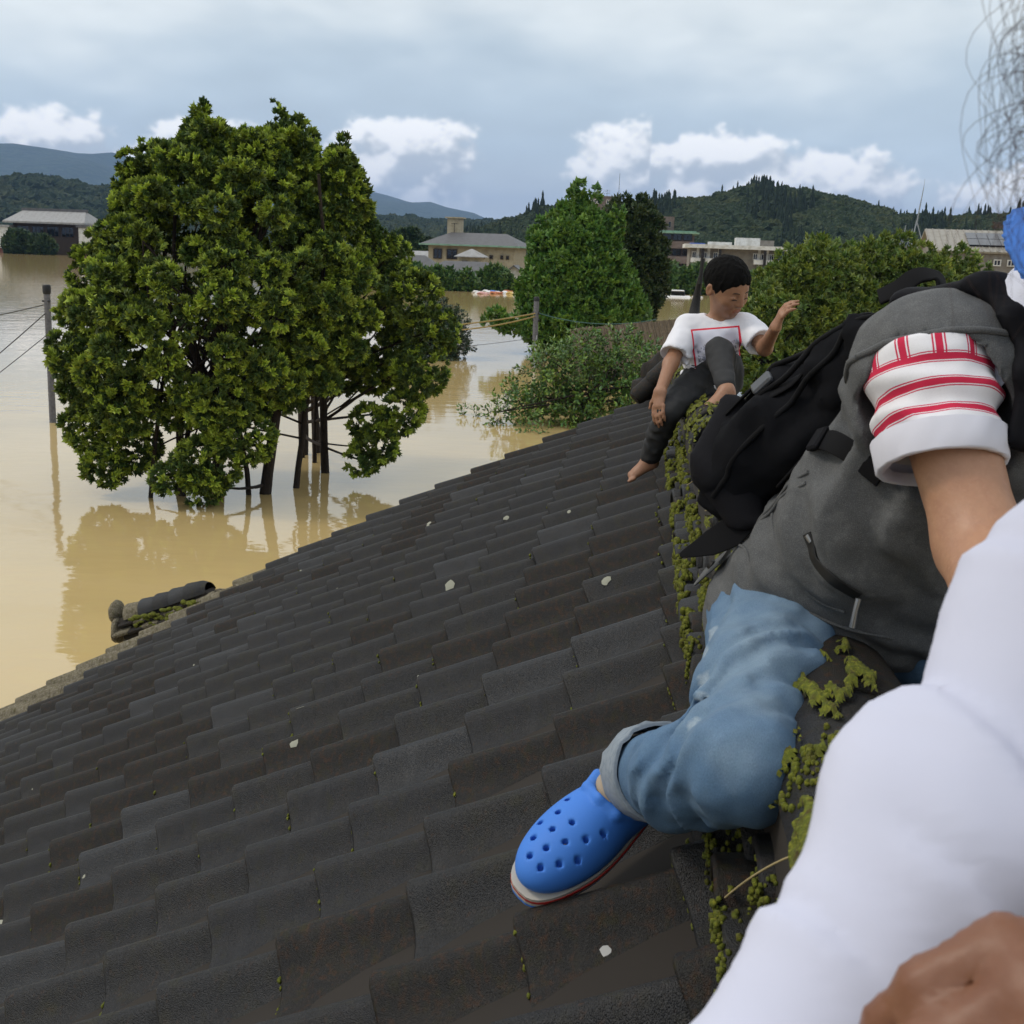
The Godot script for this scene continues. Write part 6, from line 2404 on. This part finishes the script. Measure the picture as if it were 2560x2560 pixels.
func build_cap(o: Node3D, off: Vector3, head: Vector3) -> void:
	var f := Field.new()
	f.egg(head + MA * 0.03, Vector3(0.092, 0.112, 0.115), Basis(MR, MA, MF).orthonormalized(), 0.01)
	f.egg(head + MA * 0.045, Vector3(0.140, 0.018, 0.150), Basis(MR, MA, MF).orthonormalized(), 0.02)
	f.egg(head - MA * 0.09, Vector3(0.115, 0.115, 0.125), Basis(MR, MA, MF).orthonormalized(), 0.006, true)
	part("sun_hat", f.net(0.008), mats.cap_blue, o, off, "blue cap with a soft brim")
	# towel tucked under the cap, hanging over neck and shoulder
	var n := noise(61, 12.0, 3)
	var rows := []
	for i in 15:
		var u := i / 14.0
		var row := []
		for j in 19:
			var a := lerpf(-0.35, 2.3, j / 18.0)
			var k := lerpf(0.098, 0.150, u) + 0.014 * sin(j * 1.7 + u * 2.0) * u + 0.012 * n.get_noise_2d(j * 0.6, u * 2.0)
			row.append(head + MA * lerpf(0.03, -0.235, u) + MR * cos(a) * k * 0.95 - MF * sin(a) * k)
		rows.append(row)
	var mb := MB.new()
	mb.sheet(rows)
	part("towel", mb.mesh(true, false, false), mats.towel, o, off, "white towel hanging from under the cap")

# ------------------------------------------------------------------ backpack (a thing of its own, worn by the man)
func build_backpack() -> void:
	var o := thing("backpack", "black backpack with top handle and dangling straps on the bent person's back", "backpack", mt(0, 0.24, -0.25))
	var off := -o.position
	var f := Field.new()
	# back panel, main bag, front pocket, sagging bottom
	f.wide(mt(0.03, 0.10, -0.155), mt(0.01, 0.40, -0.135), 0.066, 0.050, MR, 2.2, 0.03)
	f.wide(mt(0.04, 0.10, -0.205), mt(0.02, 0.34, -0.175), 0.066, 0.050, MR, 1.9, 0.05)
	f.wide(mt(0.06, 0.08, -0.245), mt(0.04, 0.24, -0.220), 0.046, 0.040, MR, 1.9, 0.03)
	f.egg(mt(0.15, 0.14, -0.165), Vector3(0.055, 0.11, 0.06), Basis(MR, MA, MF).orthonormalized(), 0.04)
	var n := noise(81, 6.0, 2)
	f.warp = func(p: Vector3) -> float:
		var q: Vector3 = p - MP
		var a: float = q.dot(MA)
		var d := 0.016 * n.get_noise_3dv(p * 1.4) + 0.006 * n.get_noise_3dv(p * 4.0)
		d += 0.010 * sin(a * 70.0 + q.dot(MR) * 26.0 + 5.0 * n.get_noise_3dv(p * 0.7)) * clampf(q.dot(-MF) * 6.0 - 0.5, 0.0, 1.0)
		return d
	part("bag", f.net(0.0095), mats.pack_cloth, o, off)
	# piping along the pocket and top
	for pts in [[mt(0.15, 0.05, -0.27), mt(0.15, 0.20, -0.27), mt(0.10, 0.31, -0.28), mt(0.0, 0.34, -0.29), mt(-0.10, 0.31, -0.28)], [mt(0.16, 0.10, -0.16), mt(0.15, 0.30, -0.17), mt(0.10, 0.44, -0.19), mt(0.0, 0.47, -0.20)], [mt(0.17, 0.02, -0.21), mt(0.17, 0.18, -0.22), mt(0.12, 0.36, -0.23), mt(0.0, 0.41, -0.25)]]:
		part("piping", cord_on(f, pts, 0.0045, 0.001), mats.strap, o, off)
	for pts in [[Vector3(0.118, 2.982, -1.815), Vector3(0.177, 3.025, -1.81), Vector3(0.242, 3.071, -1.806), Vector3(0.297, 3.123, -1.802)], [Vector3(0.116, 2.943, -1.807), Vector3(0.17, 2.966, -1.776), Vector3(0.224, 3.018, -1.752), Vector3(0.272, 3.058, -1.745)], [Vector3(0.189, 3.066, -1.892), Vector3(0.248, 3.102, -1.875), Vector3(0.319, 3.133, -1.848)]]:
		var rp := []
		var rn := []
		for q in pts:
			var p := f.snap(q, 0.003)
			rp.append(p)
			rn.append(f.grad(p))
		part("bag_strap", ribbon(rp, rn, 0.022, 0.005), mats.strap, o, off)
	# padded hip wing, hanging down by the waist
	var w := Field.new()
	w.wide(Vector3(0.185, 2.955, -1.815), Vector3(0.135, 2.885, -1.775), 0.026, 0.022, Vector3(0.75, -0.55, 0.2), 2.9, 0.03)
	w.wide(Vector3(0.135, 2.885, -1.775), Vector3(0.165, 2.825, -1.745), 0.022, 0.014, Vector3(0.85, 0.2, 0.4), 2.2, 0.03)
	part("hip_wing", w.net(0.008), mats.pack_smooth, o, off)
	# strap tail hanging past the wing
	var tip := Vector3(0.078, 2.762, -1.775)
	part("strap_tail", ribbon([Vector3(0.175, 2.835, -1.745), Vector3(0.15, 2.81, -1.75), Vector3(0.12, 2.787, -1.762), tip], [Vector3(-0.4, 0.3, 0.85), Vector3(-0.4, 0.3, 0.85), Vector3(-0.3, 0.5, 0.8), Vector3(-0.3, 0.5, 0.8)], 0.048, 0.004, 6, [0.6, 1.0, 0.85, 0.12]), mats.strap, o, off)
	# side strap across the vest
	var v := Field.new()
	v.wide(mt(0.02, -0.03, 0.0), mt(0.01, 0.20, 0.01), 0.146, 0.140, MR, 1.36, 0.03)
	v.wide(mt(0.01, 0.20, 0.01), mt(0, 0.40, 0.0), 0.140, 0.140, MR, 1.30, 0.05)
	var pts := []
	var nr := []
	for q in [Vector3(0.175, 2.915, -1.745), Vector3(0.224, 2.934, -1.692), Vector3(0.273, 2.948, -1.638), Vector3(0.317, 2.959, -1.584), Vector3(0.338, 2.963, -1.525)]:
		var p: Vector3 = vest_field.snap(v.snap(q), 0.006)
		pts.append(p)
		nr.append(v.grad(p))
	part("side_strap", ribbon(pts, nr, 0.030, 0.005), mats.strap, o, off)
	var bk := MB.new()
	bk.box(pts[2] + nr[2] * 0.005, Vector3(0.030, 0.036, 0.008), Basis((pts[3] - pts[1]).normalized(), (nr[2].cross(pts[3] - pts[1])).normalized(), nr[2]).orthonormalized(), 0.003)
	part("side_buckle", bk.mesh(false, false, false), mats.pack_smooth, o, off)
	# padded shoulder straps
	for s in [1.0, -1.0]:
		var st := Field.new()
		var path := []
		for q in [[0.07, 0.34, -0.15], [0.07, 0.46, -0.13], [0.065, 0.545, -0.07], [0.065, 0.575, 0.0], [0.075, 0.55, 0.07], [0.085, 0.48, 0.115]]:
			path.append(vest_field.snap(mt(q[0] * s, q[1], q[2]), 0.006))
		for i in path.size() - 1:
			st.wide(path[i], path[i + 1], 0.016, 0.016, (MR + MA * 0.12).normalized(), 2.6, 0.02)
		part("shoulder_strap", st.net(0.008), mats.pack_smooth, o, off)
	# haul loop
	part("haul_loop", ribbon([Vector3(0.330, 3.155, -1.760), Vector3(0.356, 3.171, -1.750), Vector3(0.376, 3.186, -1.752), Vector3(0.395, 3.188, -1.752), Vector3(0.408, 3.180, -1.745), Vector3(0.410, 3.150, -1.735)], [Vector3(-0.3, 0.7, 0.6), Vector3(-0.3, 0.7, 0.6), Vector3(0, 0.8, 0.6), Vector3(0.2, 0.8, 0.5), Vector3(0.8, 0.2, 0.5), Vector3(0.8, -0.1, 0.6)], 0.030, 0.006), mats.strap, o, off)
	# compression buckle on the side
	var b2 := MB.new()
	var bp := f.snap(mt(0.155, 0.235, -0.235), 0.006)
	var bn := f.grad(bp)
	b2.box(bp, Vector3(0.036, 0.020, 0.010), Basis(MF.cross(bn).normalized(), bn.cross(MF.cross(bn)).normalized(), bn).orthonormalized(), 0.003)
	part("compression_buckle", b2.mesh(false, false, false), mats.buckle, o, off)

# ------------------------------------------------------------------ the child
func build_child() -> void:
	var o := thing("person", "child in white printed T-shirt and black trousers, barefoot, sitting astride the ridge", "person", Vector3(0.285, 2.70, -4.62))
	var off := -o.position
	var pelvis := Vector3(0.285, 2.765, -4.665)
	var chest := Vector3(0.275, 2.890, -4.655)
	var neck := Vector3(0.285, 2.985, -4.640)
	var shr := Vector3(0.175, 2.945, -4.640)
	var shl := Vector3(0.388, 2.962, -4.640)
	var elr := Vector3(0.118, 2.815, -4.515)
	var wrr := Vector3(0.083, 2.722, -4.400)
	var ell := Vector3(0.455, 2.888, -4.510)
	var wrl := Vector3(0.474, 2.972, -4.370)
	var hipr := Vector3(0.235, 2.745, -4.635)
	var knr := Vector3(0.116, 2.650, -4.415)
	var anr := Vector3(0.060, 2.445, -4.555)
	var hipl := Vector3(0.335, 2.760, -4.700)
	var knl := Vector3(0.292, 2.868, -4.500)
	var anl := Vector3(0.315, 2.748, -4.312)
	var face := Vector3(0.60, -0.42, 0.68).normalized()
	var up := Vector3(0.18, 0.88, 0.40)
	up = (up - face * up.dot(face)).normalized()
	var right := face.cross(up).normalized()
	var hc := Vector3(0.310, 3.103, -4.590)
	var hb := Basis(right, up, face)
	# --- skin
	var f := Field.new()
	f.wide(pelvis, chest, 0.066, 0.070, Vector3(1, 0.08, 0), 1.25, 0.03)
	f.cap(shr, shl, 0.042, 0.042, 0.04)
	f.cap(neck - Vector3(0, 0.03, 0), hc - up * 0.05 - face * 0.01, 0.036, 0.034, 0.02)
	f.egg(hc + up * 0.020 - face * 0.008, Vector3(0.074, 0.078, 0.088), hb, 0.02)
	f.egg(hc - up * 0.030 + face * 0.018, Vector3(0.056, 0.068, 0.064), hb, 0.035)
	f.ball(hc - up * 0.078 + face * 0.056, 0.018, 0.03)
	# cheeks, brow, nose, lips
	for s in [-1.0, 1.0]:
		f.ball(hc - up * 0.030 + face * 0.052 + right * 0.032 * s, 0.022, 0.02)
		f.egg(hc - up * 0.004 + face * 0.083 + right * 0.029 * s, Vector3(0.014, 0.008, 0.008), hb, 0.010, true)
		f.egg(hc - up * 0.008 + face * 0.072 + right * 0.029 * s, Vector3(0.012, 0.009, 0.010), hb, 0.003)
		f.egg(hc - up * 0.010 - face * 0.008 + right * 0.076 * s, Vector3(0.008, 0.026, 0.016), hb * Basis(Vector3.UP, -0.35 * s), 0.006)
		f.egg(hc - up * 0.008 - face * 0.002 + right * 0.084 * s, Vector3(0.006, 0.016, 0.009), hb, 0.004, true)
	f.cap(hc + up * 0.004 + face * 0.080, hc - up * 0.030 + face * 0.094, 0.007, 0.0095, 0.014)
	f.cap(hc - up * 0.033 + face * 0.086 - right * 0.010, hc - up * 0.033 + face * 0.086 + right * 0.010, 0.006, 0.006, 0.008)
	f.cap(hc - up * 0.055 + face * 0.080 - right * 0.013, hc - up * 0.055 + face * 0.080 + right * 0.013, 0.0062, 0.0062, 0.008)
	f.cap(hc - up * 0.064 + face * 0.077 - right * 0.010, hc - up * 0.064 + face * 0.077 + right * 0.010, 0.0065, 0.0065, 0.008)
	# arms and hands
	f.cap(shr, elr, 0.034, 0.027, 0.02)
	f.cap(elr, wrr, 0.0275, 0.0195, 0.02)
	hand_field(f, wrr, Vector3(-0.06, -0.93, 0.35).normalized(), Vector3(-0.55, 0.35, 0.65), 1.0, 0.45, 0.72)
	f.cap(shl, ell, 0.034, 0.027, 0.02)
	f.cap(ell, wrl, 0.0275, 0.019, 0.02)
	hand_field(f, wrl, Vector3(0.25, 0.86, 0.35).normalized(), Vector3(-0.75, 0.25, 0.25), -1.0, 0.95, 0.70)
	# shins and bare feet
	f.cap(knr, anr, 0.034, 0.021, 0.02)
	f.cap(knl, anl, 0.034, 0.021, 0.02)
	bare_foot(f, anr, Vector3(-0.84, -0.42, 0.34).normalized(), Vector3(-0.30, 0.80, 0.45))
	bare_foot(f, anl, Vector3(-0.66, -0.30, 0.69).normalized(), Vector3(0.05, 0.92, 0.35))
	var lips := hc - up * 0.059 + face * 0.088
	var tone := func(p: Vector3) -> Color:
		var c := Color(1, 1, 1)
		if p.distance_to(lips) < 0.020 and absf((p - lips).dot(up)) < 0.0075:
			c = Color(0.92, 0.62, 0.58)
		return c
	var skin: StandardMaterial3D = mats.skin.duplicate()
	skin.resource_name = "child_skin"
	skin.vertex_color_use_as_albedo = true
	skin.albedo_color = Color(0.86, 0.84, 0.82)
	part("body", f.net(0.0048, tone), skin, o, off)
	# lashes and brows
	std("dark_hair", Color(0.085, 0.078, 0.075), 0.75)
	var lash := MB.new()
	for s in [-1.0, 1.0]:
		var e0: Vector3 = hc - up * 0.010 + face * 0.083 + right * 0.029 * s
		var q := []
		var qb := []
		for i in 7:
			var u := i / 6.0 * 2.0 - 1.0
			q.append(f.snap(e0 + right * 0.0125 * u - up * (0.0045 - 0.003 * (1.0 - u * u)), 0.0006))
			qb.append(f.snap(e0 + right * 0.0165 * u + up * (0.021 + 0.003 * (1.0 - u * u)), 0.0006))
		lash.tube(q, [0.0007, 0.0014, 0.0017, 0.0018, 0.0017, 0.0014, 0.0007], 6)
		lash.tube(qb, [0.0009, 0.0016, 0.0019, 0.0019, 0.0018, 0.0015, 0.0008], 6)
	part("eyebrows_and_lashes", lash.mesh(true, false, false), mats.dark_hair, o, off)
	# short hair
	var hn := noise(93, 60.0, 3)
	var hair := Field.new()
	hair.egg(hc + up * 0.026 - face * 0.012, Vector3(0.080, 0.085, 0.094), hb, 0.01)
	hair.egg(hc - up * 0.045 + face * 0.072, Vector3(0.072, 0.088, 0.062), hb, 0.008, true)
	hair.egg(hc - up * 0.090 + face * 0.010, Vector3(0.11, 0.058, 0.10), hb, 0.010, true)
	hair.warp = func(p: Vector3) -> float:
		return 0.0052 * hn.get_noise_3dv(p - up * p.dot(up) * 0.75)
	var hm: StandardMaterial3D = std("short_hair", Color(0.040, 0.037, 0.036), 0.85)
	hm.metallic_specular = 0.25
	hm.normal_enabled = true
	hm.normal_texture = tex.fine
	hm.normal_scale = 1.0
	hm.uv1_triplanar = true
	hm.uv1_world_triplanar = true
	hm.uv1_scale = Vector3(16, 5, 16)
	part("hair", hair.net(0.0042), hm, o, off)
	# --- T-shirt
	var t := Field.new()
	var fn := noise(97, 10.0, 2)
	t.wide(pelvis + Vector3(-0.01, -0.005, 0.005), chest + Vector3(0, 0.0, 0), 0.090, 0.084, Vector3(1, 0.08, 0), 1.22, 0.03)
	t.cap(shr + Vector3(0.012, -0.004, 0), shl + Vector3(-0.012, -0.004, 0), 0.050, 0.050, 0.05)
	t.cap(shr, shr.lerp(elr, 0.72), 0.047, 0.058, 0.02)
	t.cap(shl, shl.lerp(ell, 0.72), 0.047, 0.058, 0.02)
	# sleeve ends, neck opening and hem are cut off cleanly
	var dr := (elr - shr).normalized()
	var dl := (ell - shl).normalized()
	t.cap(shr.lerp(elr, 0.72) + dr * 0.060, shr.lerp(elr, 0.72) + dr * 0.10, 0.068, 0.075, 0.004, true)
	t.cap(shl.lerp(ell, 0.72) + dl * 0.060, shl.lerp(ell, 0.72) + dl * 0.10, 0.068, 0.075, 0.004, true)
	t.cap(neck + Vector3(0, 0.010, 0.0), neck + Vector3(0.01, 0.07, 0.03), 0.045, 0.055, 0.004, true)
	t.egg(pelvis + Vector3(0.02, -0.155, 0.02), Vector3(0.22, 0.115, 0.2), Basis(Vector3.BACK, 0.22), 0.006, true)
	t.warp = func(p: Vector3) -> float:
		var d := 0.006 * fn.get_noise_3dv(p * 1.2)
		var k: float = exp(-pow((p.y - 2.80) / 0.05, 2.0))
		d += 0.0055 * k * sin(p.y * 150.0 + p.x * 60.0 + 4.0 * fn.get_noise_3dv(p))
		return d
	var pc := Vector3(0.290, 2.868, -4.57)
	var px := Vector3(0.97, 0.185, -0.05).normalized()
	var py := Vector3(-0.12, 0.985, -0.05).normalized()
	var tuv := func(p: Vector3) -> Vector2:
		var q: Vector3 = p - pc
		if p.z < -4.665:
			return Vector2(0.01, 0.01)
		return Vector2(clampf(q.dot(px) / 0.26 + 0.5, 0.01, 0.99), clampf(0.5 - q.dot(py) / 0.26, 0.01, 0.99))
	var tm := std("printed_tee", Color(1, 1, 1), 0.9)
	tm.albedo_texture = tee_print()
	part("tee_shirt", t.net(0.0055, null, tuv), tm, o, off, "white T-shirt with a red-framed grey picture")
	# ribbed collar
	var col := MB.new()
	var loop := []
	var rr := []
	for j in 25:
		var a := TAU * j / 24.0
		loop.append(neck + Vector3(cos(a) * 0.046, -0.012 + 0.010 * cos(a) - 0.010 * sin(a), sin(a) * 0.044 + 0.004))
		rr.append(0.006)
	col.tube(loop, rr, 7, false)
	part("collar", col.mesh(true, false, false), mats.white_cotton, o, off)
	# --- trousers
	var tr := Field.new()
	tr.wide(pelvis + Vector3(0, -0.035, 0), pelvis + Vector3(0, 0.035, 0), 0.082, 0.080, Vector3.RIGHT, 1.2, 0.02)
	tr.cap(hipr, knr, 0.070, 0.050, 0.04)
	tr.cap(knr, anr.lerp(knr, 0.10), 0.050, 0.039, 0.02)
	tr.cap(hipl, knl, 0.070, 0.050, 0.04)
	tr.cap(knl, anl.lerp(knl, 0.14), 0.050, 0.037, 0.02)
	var wn := noise(99, 11.0, 2)
	tr.warp = func(p: Vector3) -> float:
		var d := 0.006 * wn.get_noise_3dv(p * 1.3)
		var k: float = exp(-pow(p.distance_to(hipr.lerp(knr, 0.4)) / 0.11, 2.0)) + exp(-pow(p.distance_to(knr.lerp(anr, 0.5)) / 0.09, 2.0))
		d += 0.005 * k * sin(p.dot(Vector3(60, 110, 40)) + 4.0 * wn.get_noise_3dv(p))
		return d
	std("black_jersey", Color(0.155, 0.158, 0.165), 0.85)
	part("trousers", tr.net(0.0065), mats.black_jersey, o, off, "black ankle-length trousers")

func bare_foot(f: Field, ankle: Vector3, dir: Vector3, up: Vector3) -> void:
	up = (up - dir * up.dot(dir)).normalized()
	var side := dir.cross(up).normalized()
	var sole := ankle - up * 0.030
	f.cap(ankle, sole - dir * 0.016 + up * 0.006, 0.022, 0.019, 0.02)
	f.wide(sole + up * 0.012, sole + dir * 0.085 - up * 0.002, 0.019, 0.0125, side, 1.7, 0.025)
	f.cap(ankle, sole + dir * 0.06 + up * 0.006, 0.020, 0.014, 0.02)
	for i in 5:
		var u := (i - 2.0) * 0.0115
		var a := sole + dir * (0.088 - 0.0045 * absf(i - 0.6) * 1.0) + side * u - up * 0.003
		f.cap(a, a + dir * (0.022 if i == 0 else 0.015 - 0.001 * i), 0.0078 if i == 0 else 0.006, 0.0072 if i == 0 else 0.0054, 0.004)

func tee_print() -> ImageTexture:
	var w := 512
	var im := Image.create(w, w, false, Image.FORMAT_RGB8)
	im.fill(Color(0.86, 0.86, 0.885))
	var red := Color(0.86, 0.18, 0.26)
	im.fill_rect(Rect2i(80, 90, 352, 330), red)
	im.fill_rect(Rect2i(92, 102, 328, 306), Color(0.86, 0.86, 0.91))
	var n := noise(7, 0.012, 4)
	var n2 := noise(8, 0.05, 3)
	for y in range(130, 408):
		for x in range(110, 420):
			var v := n.get_noise_2d(x, y * 1.3) + 0.5 * n2.get_noise_2d(x, y) + (y - 250) * 0.0028
			var sil := 230.0 + 40.0 * n2.get_noise_2d(x * 1.0, 9.0) - 0.12 * (x - 110)
			if y < sil:
				v -= 0.65
			if v > -0.1:
				var k := clampf((v + 0.1) * 1.3, 0.0, 0.72)
				im.set_pixel(x, y, Color(0.86, 0.86, 0.91).lerp(Color(0.30, 0.31, 0.38), k))
	return ImageTexture.create_from_image(im)

# ------------------------------------------------------------------ the person close at the right edge
func build_companion() -> void:
	var o := thing("person", "person in white long-sleeved shirt with reddish-brown hair, close at the right edge", "person", Vector3(0.36, 2.70, -0.62))
	var off := -o.position
	var head := Vector3(0.247, 3.262, -0.520)
	var neck := Vector3(0.315, 3.165, -0.545)
	var chest := Vector3(0.415, 2.99, -0.61)
	var pelvis := Vector3(0.40, 2.79, -0.63)
	var shr := Vector3(0.308, 3.120, -0.648)
	var elr := Vector3(0.060, 2.838, -0.422)
	var wrr := Vector3(0.075, 2.74, -0.20)
	var shl := Vector3(0.470, 3.085, -0.52)
	var ell := Vector3(0.395, 2.925, -0.44)
	var wrl := Vector3(0.216, 2.968, -0.404)
	# --- shirt
	var t := Field.new()
	var n := noise(141, 7.0, 2)
	t.wide(pelvis, chest, 0.115, 0.110, Vector3(0.8, 0, 0.6), 1.25, 0.05)
	t.cap(shr, shl, 0.060, 0.060, 0.06)
	t.cap(shr, Vector3(0.224, 3.039, -0.583), 0.075, 0.045, 0.03)
	var flat := Vector3(0.840, -0.359, 0.408)
	t.wide(Vector3(0.224, 3.039, -0.583), Vector3(0.152, 2.958, -0.518), 0.031, 0.028, flat, 1.62, 0.05)
	t.wide(Vector3(0.152, 2.958, -0.518), elr, 0.028, 0.030, flat, 1.62, 0.04)
	t.cap(elr, elr.lerp(wrr, 0.9), 0.050, 0.038, 0.02)
	t.cap(shl, ell, 0.058, 0.052, 0.03)
	t.cap(ell, ell.lerp(wrl, 0.62), 0.050, 0.044, 0.02)
	var ad := (elr - shr).normalized()
	var cross := ad.cross(Vector3(0.4, 0.3, 0.85)).normalized()
	var creases := [[0.16, 0.5, 0.007, 0.0030, 0.3], [0.205, -0.3, 0.006, 0.0028, 0.0], [0.245, 0.7, 0.008, 0.0034, 0.4], [0.29, 0.1, 0.006, 0.0030, 0.2], [0.32, -0.6, 0.007, 0.0034, 0.3], [0.355, 0.4, 0.006, 0.0030, 0.1], [0.12, -0.2, 0.006, 0.0026, 0.2]]
	t.warp = func(p: Vector3) -> float:
		var a: float = (p - shr).dot(ad)
		var d := 0.0022 * n.get_noise_3dv(p * 1.4)
		# a few long creases across the sleeve
		for q in creases:
			var e: float = (a - q[0]) + (p - shr).dot(cross) * q[1] + 0.010 * n.get_noise_3dv(p * 1.1)
			var g: float = exp(-pow(e / q[2], 2.0)) - 0.7 * exp(-pow((e - q[2] * 1.6) / (q[2] * 1.3), 2.0))
			d += q[3] * g * smoothstep(-0.6, 0.4, sin((p - shr).dot(cross) * 40.0 + q[0] * 50.0) + q[4])
		return d
	var wm: StandardMaterial3D = mats.white_cotton.duplicate()
	wm.resource_name = "white_shirt"
	wm.albedo_color = Color(0.77, 0.78, 0.85)
	part("shirt", t.net(0.0055), wm, o, off, "plain white long-sleeved shirt")
	# loose cuff with buttons
	var ca := ell.lerp(wrl, 0.60)
	part("shirt_cuff", ring_band(ca, (wrl - ell).normalized(), 0.046, 0.044, 0.045, Vector3.UP, 0.004), wm, o, off)
	var bt := MB.new()
	var bp := t.snap(ca + Vector3(-0.01, 0.05, 0.03), 0.004)
	bt.tube([bp, bp + Vector3(0, 0.003, 0.002)], [0.006, 0.005], 10)
	part("button", bt.mesh(true, false, false), mats.pipe_white, o, off)
	# --- skin
	var f := Field.new()
	f.cap(chest, neck, 0.06, 0.05, 0.03)
	f.cap(neck, head - Vector3(0, 0.05, 0), 0.048, 0.05, 0.03)
	var face := Vector3(0.75, -0.15, -0.65).normalized()
	var hb := Basis(face.cross(Vector3.UP).normalized(), Vector3.UP, face).orthonormalized()
	f.egg(head, Vector3(0.070, 0.105, 0.088), hb, 0.03)
	f.egg(head - Vector3(0, 0.05, 0) + face * 0.03, Vector3(0.054, 0.06, 0.055), hb, 0.03)
	f.cap(head + face * 0.088, head + face * 0.104 - Vector3(0, 0.03, 0), 0.009, 0.012, 0.014)
	f.cap(ell, wrl, 0.036, 0.027, 0.02)
	var hd := (Vector3(0.140, 2.954, -0.374) - wrl).normalized()
	hand_field(f, wrl, hd, Vector3(-0.1, 0.85, 0.5), -1.0, 1.7, 0.95)
	f.cap(elr, wrr, 0.034, 0.026, 0.02)
	hand_field(f, wrr, Vector3(0.4, -0.25, 0.87).normalized(), Vector3(0, 1, 0.2), 1.0, 0.5, 0.95)
	var sk: StandardMaterial3D = mats.skin.duplicate()
	sk.resource_name = "companion_skin"
	sk.albedo_color = Color(0.70, 0.63, 0.59)
	part("body", f.net(0.005), sk, o, off)
	# --- dark trousers, down to the roof
	var tr := Field.new()
	tr.wide(pelvis - Vector3(0, 0.03, 0), pelvis + Vector3(0, 0.02, 0), 0.118, 0.112, Vector3(0.8, 0, 0.6), 1.25, 0.03)
	tr.cap(pelvis + Vector3(-0.08, -0.03, 0.05), Vector3(0.16, 2.62, -0.30), 0.085, 0.068, 0.05)
	tr.cap(Vector3(0.16, 2.62, -0.30), Vector3(-0.06, 2.42, -0.22), 0.066, 0.05, 0.03)
	tr.cap(pelvis + Vector3(0.10, -0.03, 0.05), Vector3(0.60, 2.60, -0.36), 0.085, 0.068, 0.05)
	tr.cap(Vector3(0.60, 2.60, -0.36), Vector3(0.78, 2.27, -0.34), 0.066, 0.05, 0.03)
	part("trousers", tr.net(0.011), mats.black_jersey, o, off)
	# --- hair: a cap of hair and many loose strands
	var hm := std("red_brown_hair", lin(0.045, 0.018, 0.011), 0.5)
	var hr := Field.new()
	hr.egg(head + Vector3(0, 0.018, 0) - face * 0.012, Vector3(0.083, 0.112, 0.102), hb, 0.01)
	hr.egg(head - Vector3(0, 0.04, 0) + face * 0.09, Vector3(0.07, 0.10, 0.06), hb, 0.01, true)
	var hn := noise(151, 26.0, 3)
	hr.warp = func(p: Vector3) -> float:
		return 0.006 * hn.get_noise_3d(p.x, p.y * 0.2, p.z)
	part("hair", hr.net(0.007), hm, o, off)
	var r := RandomNumberGenerator.new()
	r.seed = 404
	var mb := MB.new()
	for i in 260:
		var a0 := head + (Vector3(-0.74, 0, -0.66).rotated(Vector3.UP, r.randfn(0, 0.5)) * r.randf_range(0.078, 0.092)) + Vector3(0, r.randf_range(-0.025, 0.10), 0)
		var out := (Vector3(-0.95, 0.0, 0.30).rotated(Vector3.UP, r.randfn(0, 0.35)))
		var l := r.randf_range(0.4, 1.15) * (0.55 if r.randf() < 0.45 else 1.0)
		var lift := r.randf_range(-0.02, 0.03)
		var curl := r.randfn(0, 0.0045)
		var pts := []
		var rad := []
		for k in 14:
			var u := k / 13.0
			var reach := 0.036 * l * sin(minf(u * 2.0, 1.0) * PI * 0.5) * (1.0 - 0.3 * smoothstep(0.55, 1.0, u))
			var drop := 0.075 * l * pow(u, 1.6)
			pts.append(a0 + out * reach + Vector3(0, lift * sin(u * PI) - drop, 0) + Vector3(curl * sin(u * 7.0 + i), 0.0, curl * cos(u * 5.0 + i)))
			rad.append(lerpf(0.00016, 0.00007, u))
		mb.tube(pts, rad, 4, false)
	part("loose_hair", mb.mesh(true, false, false), hm, o, off)
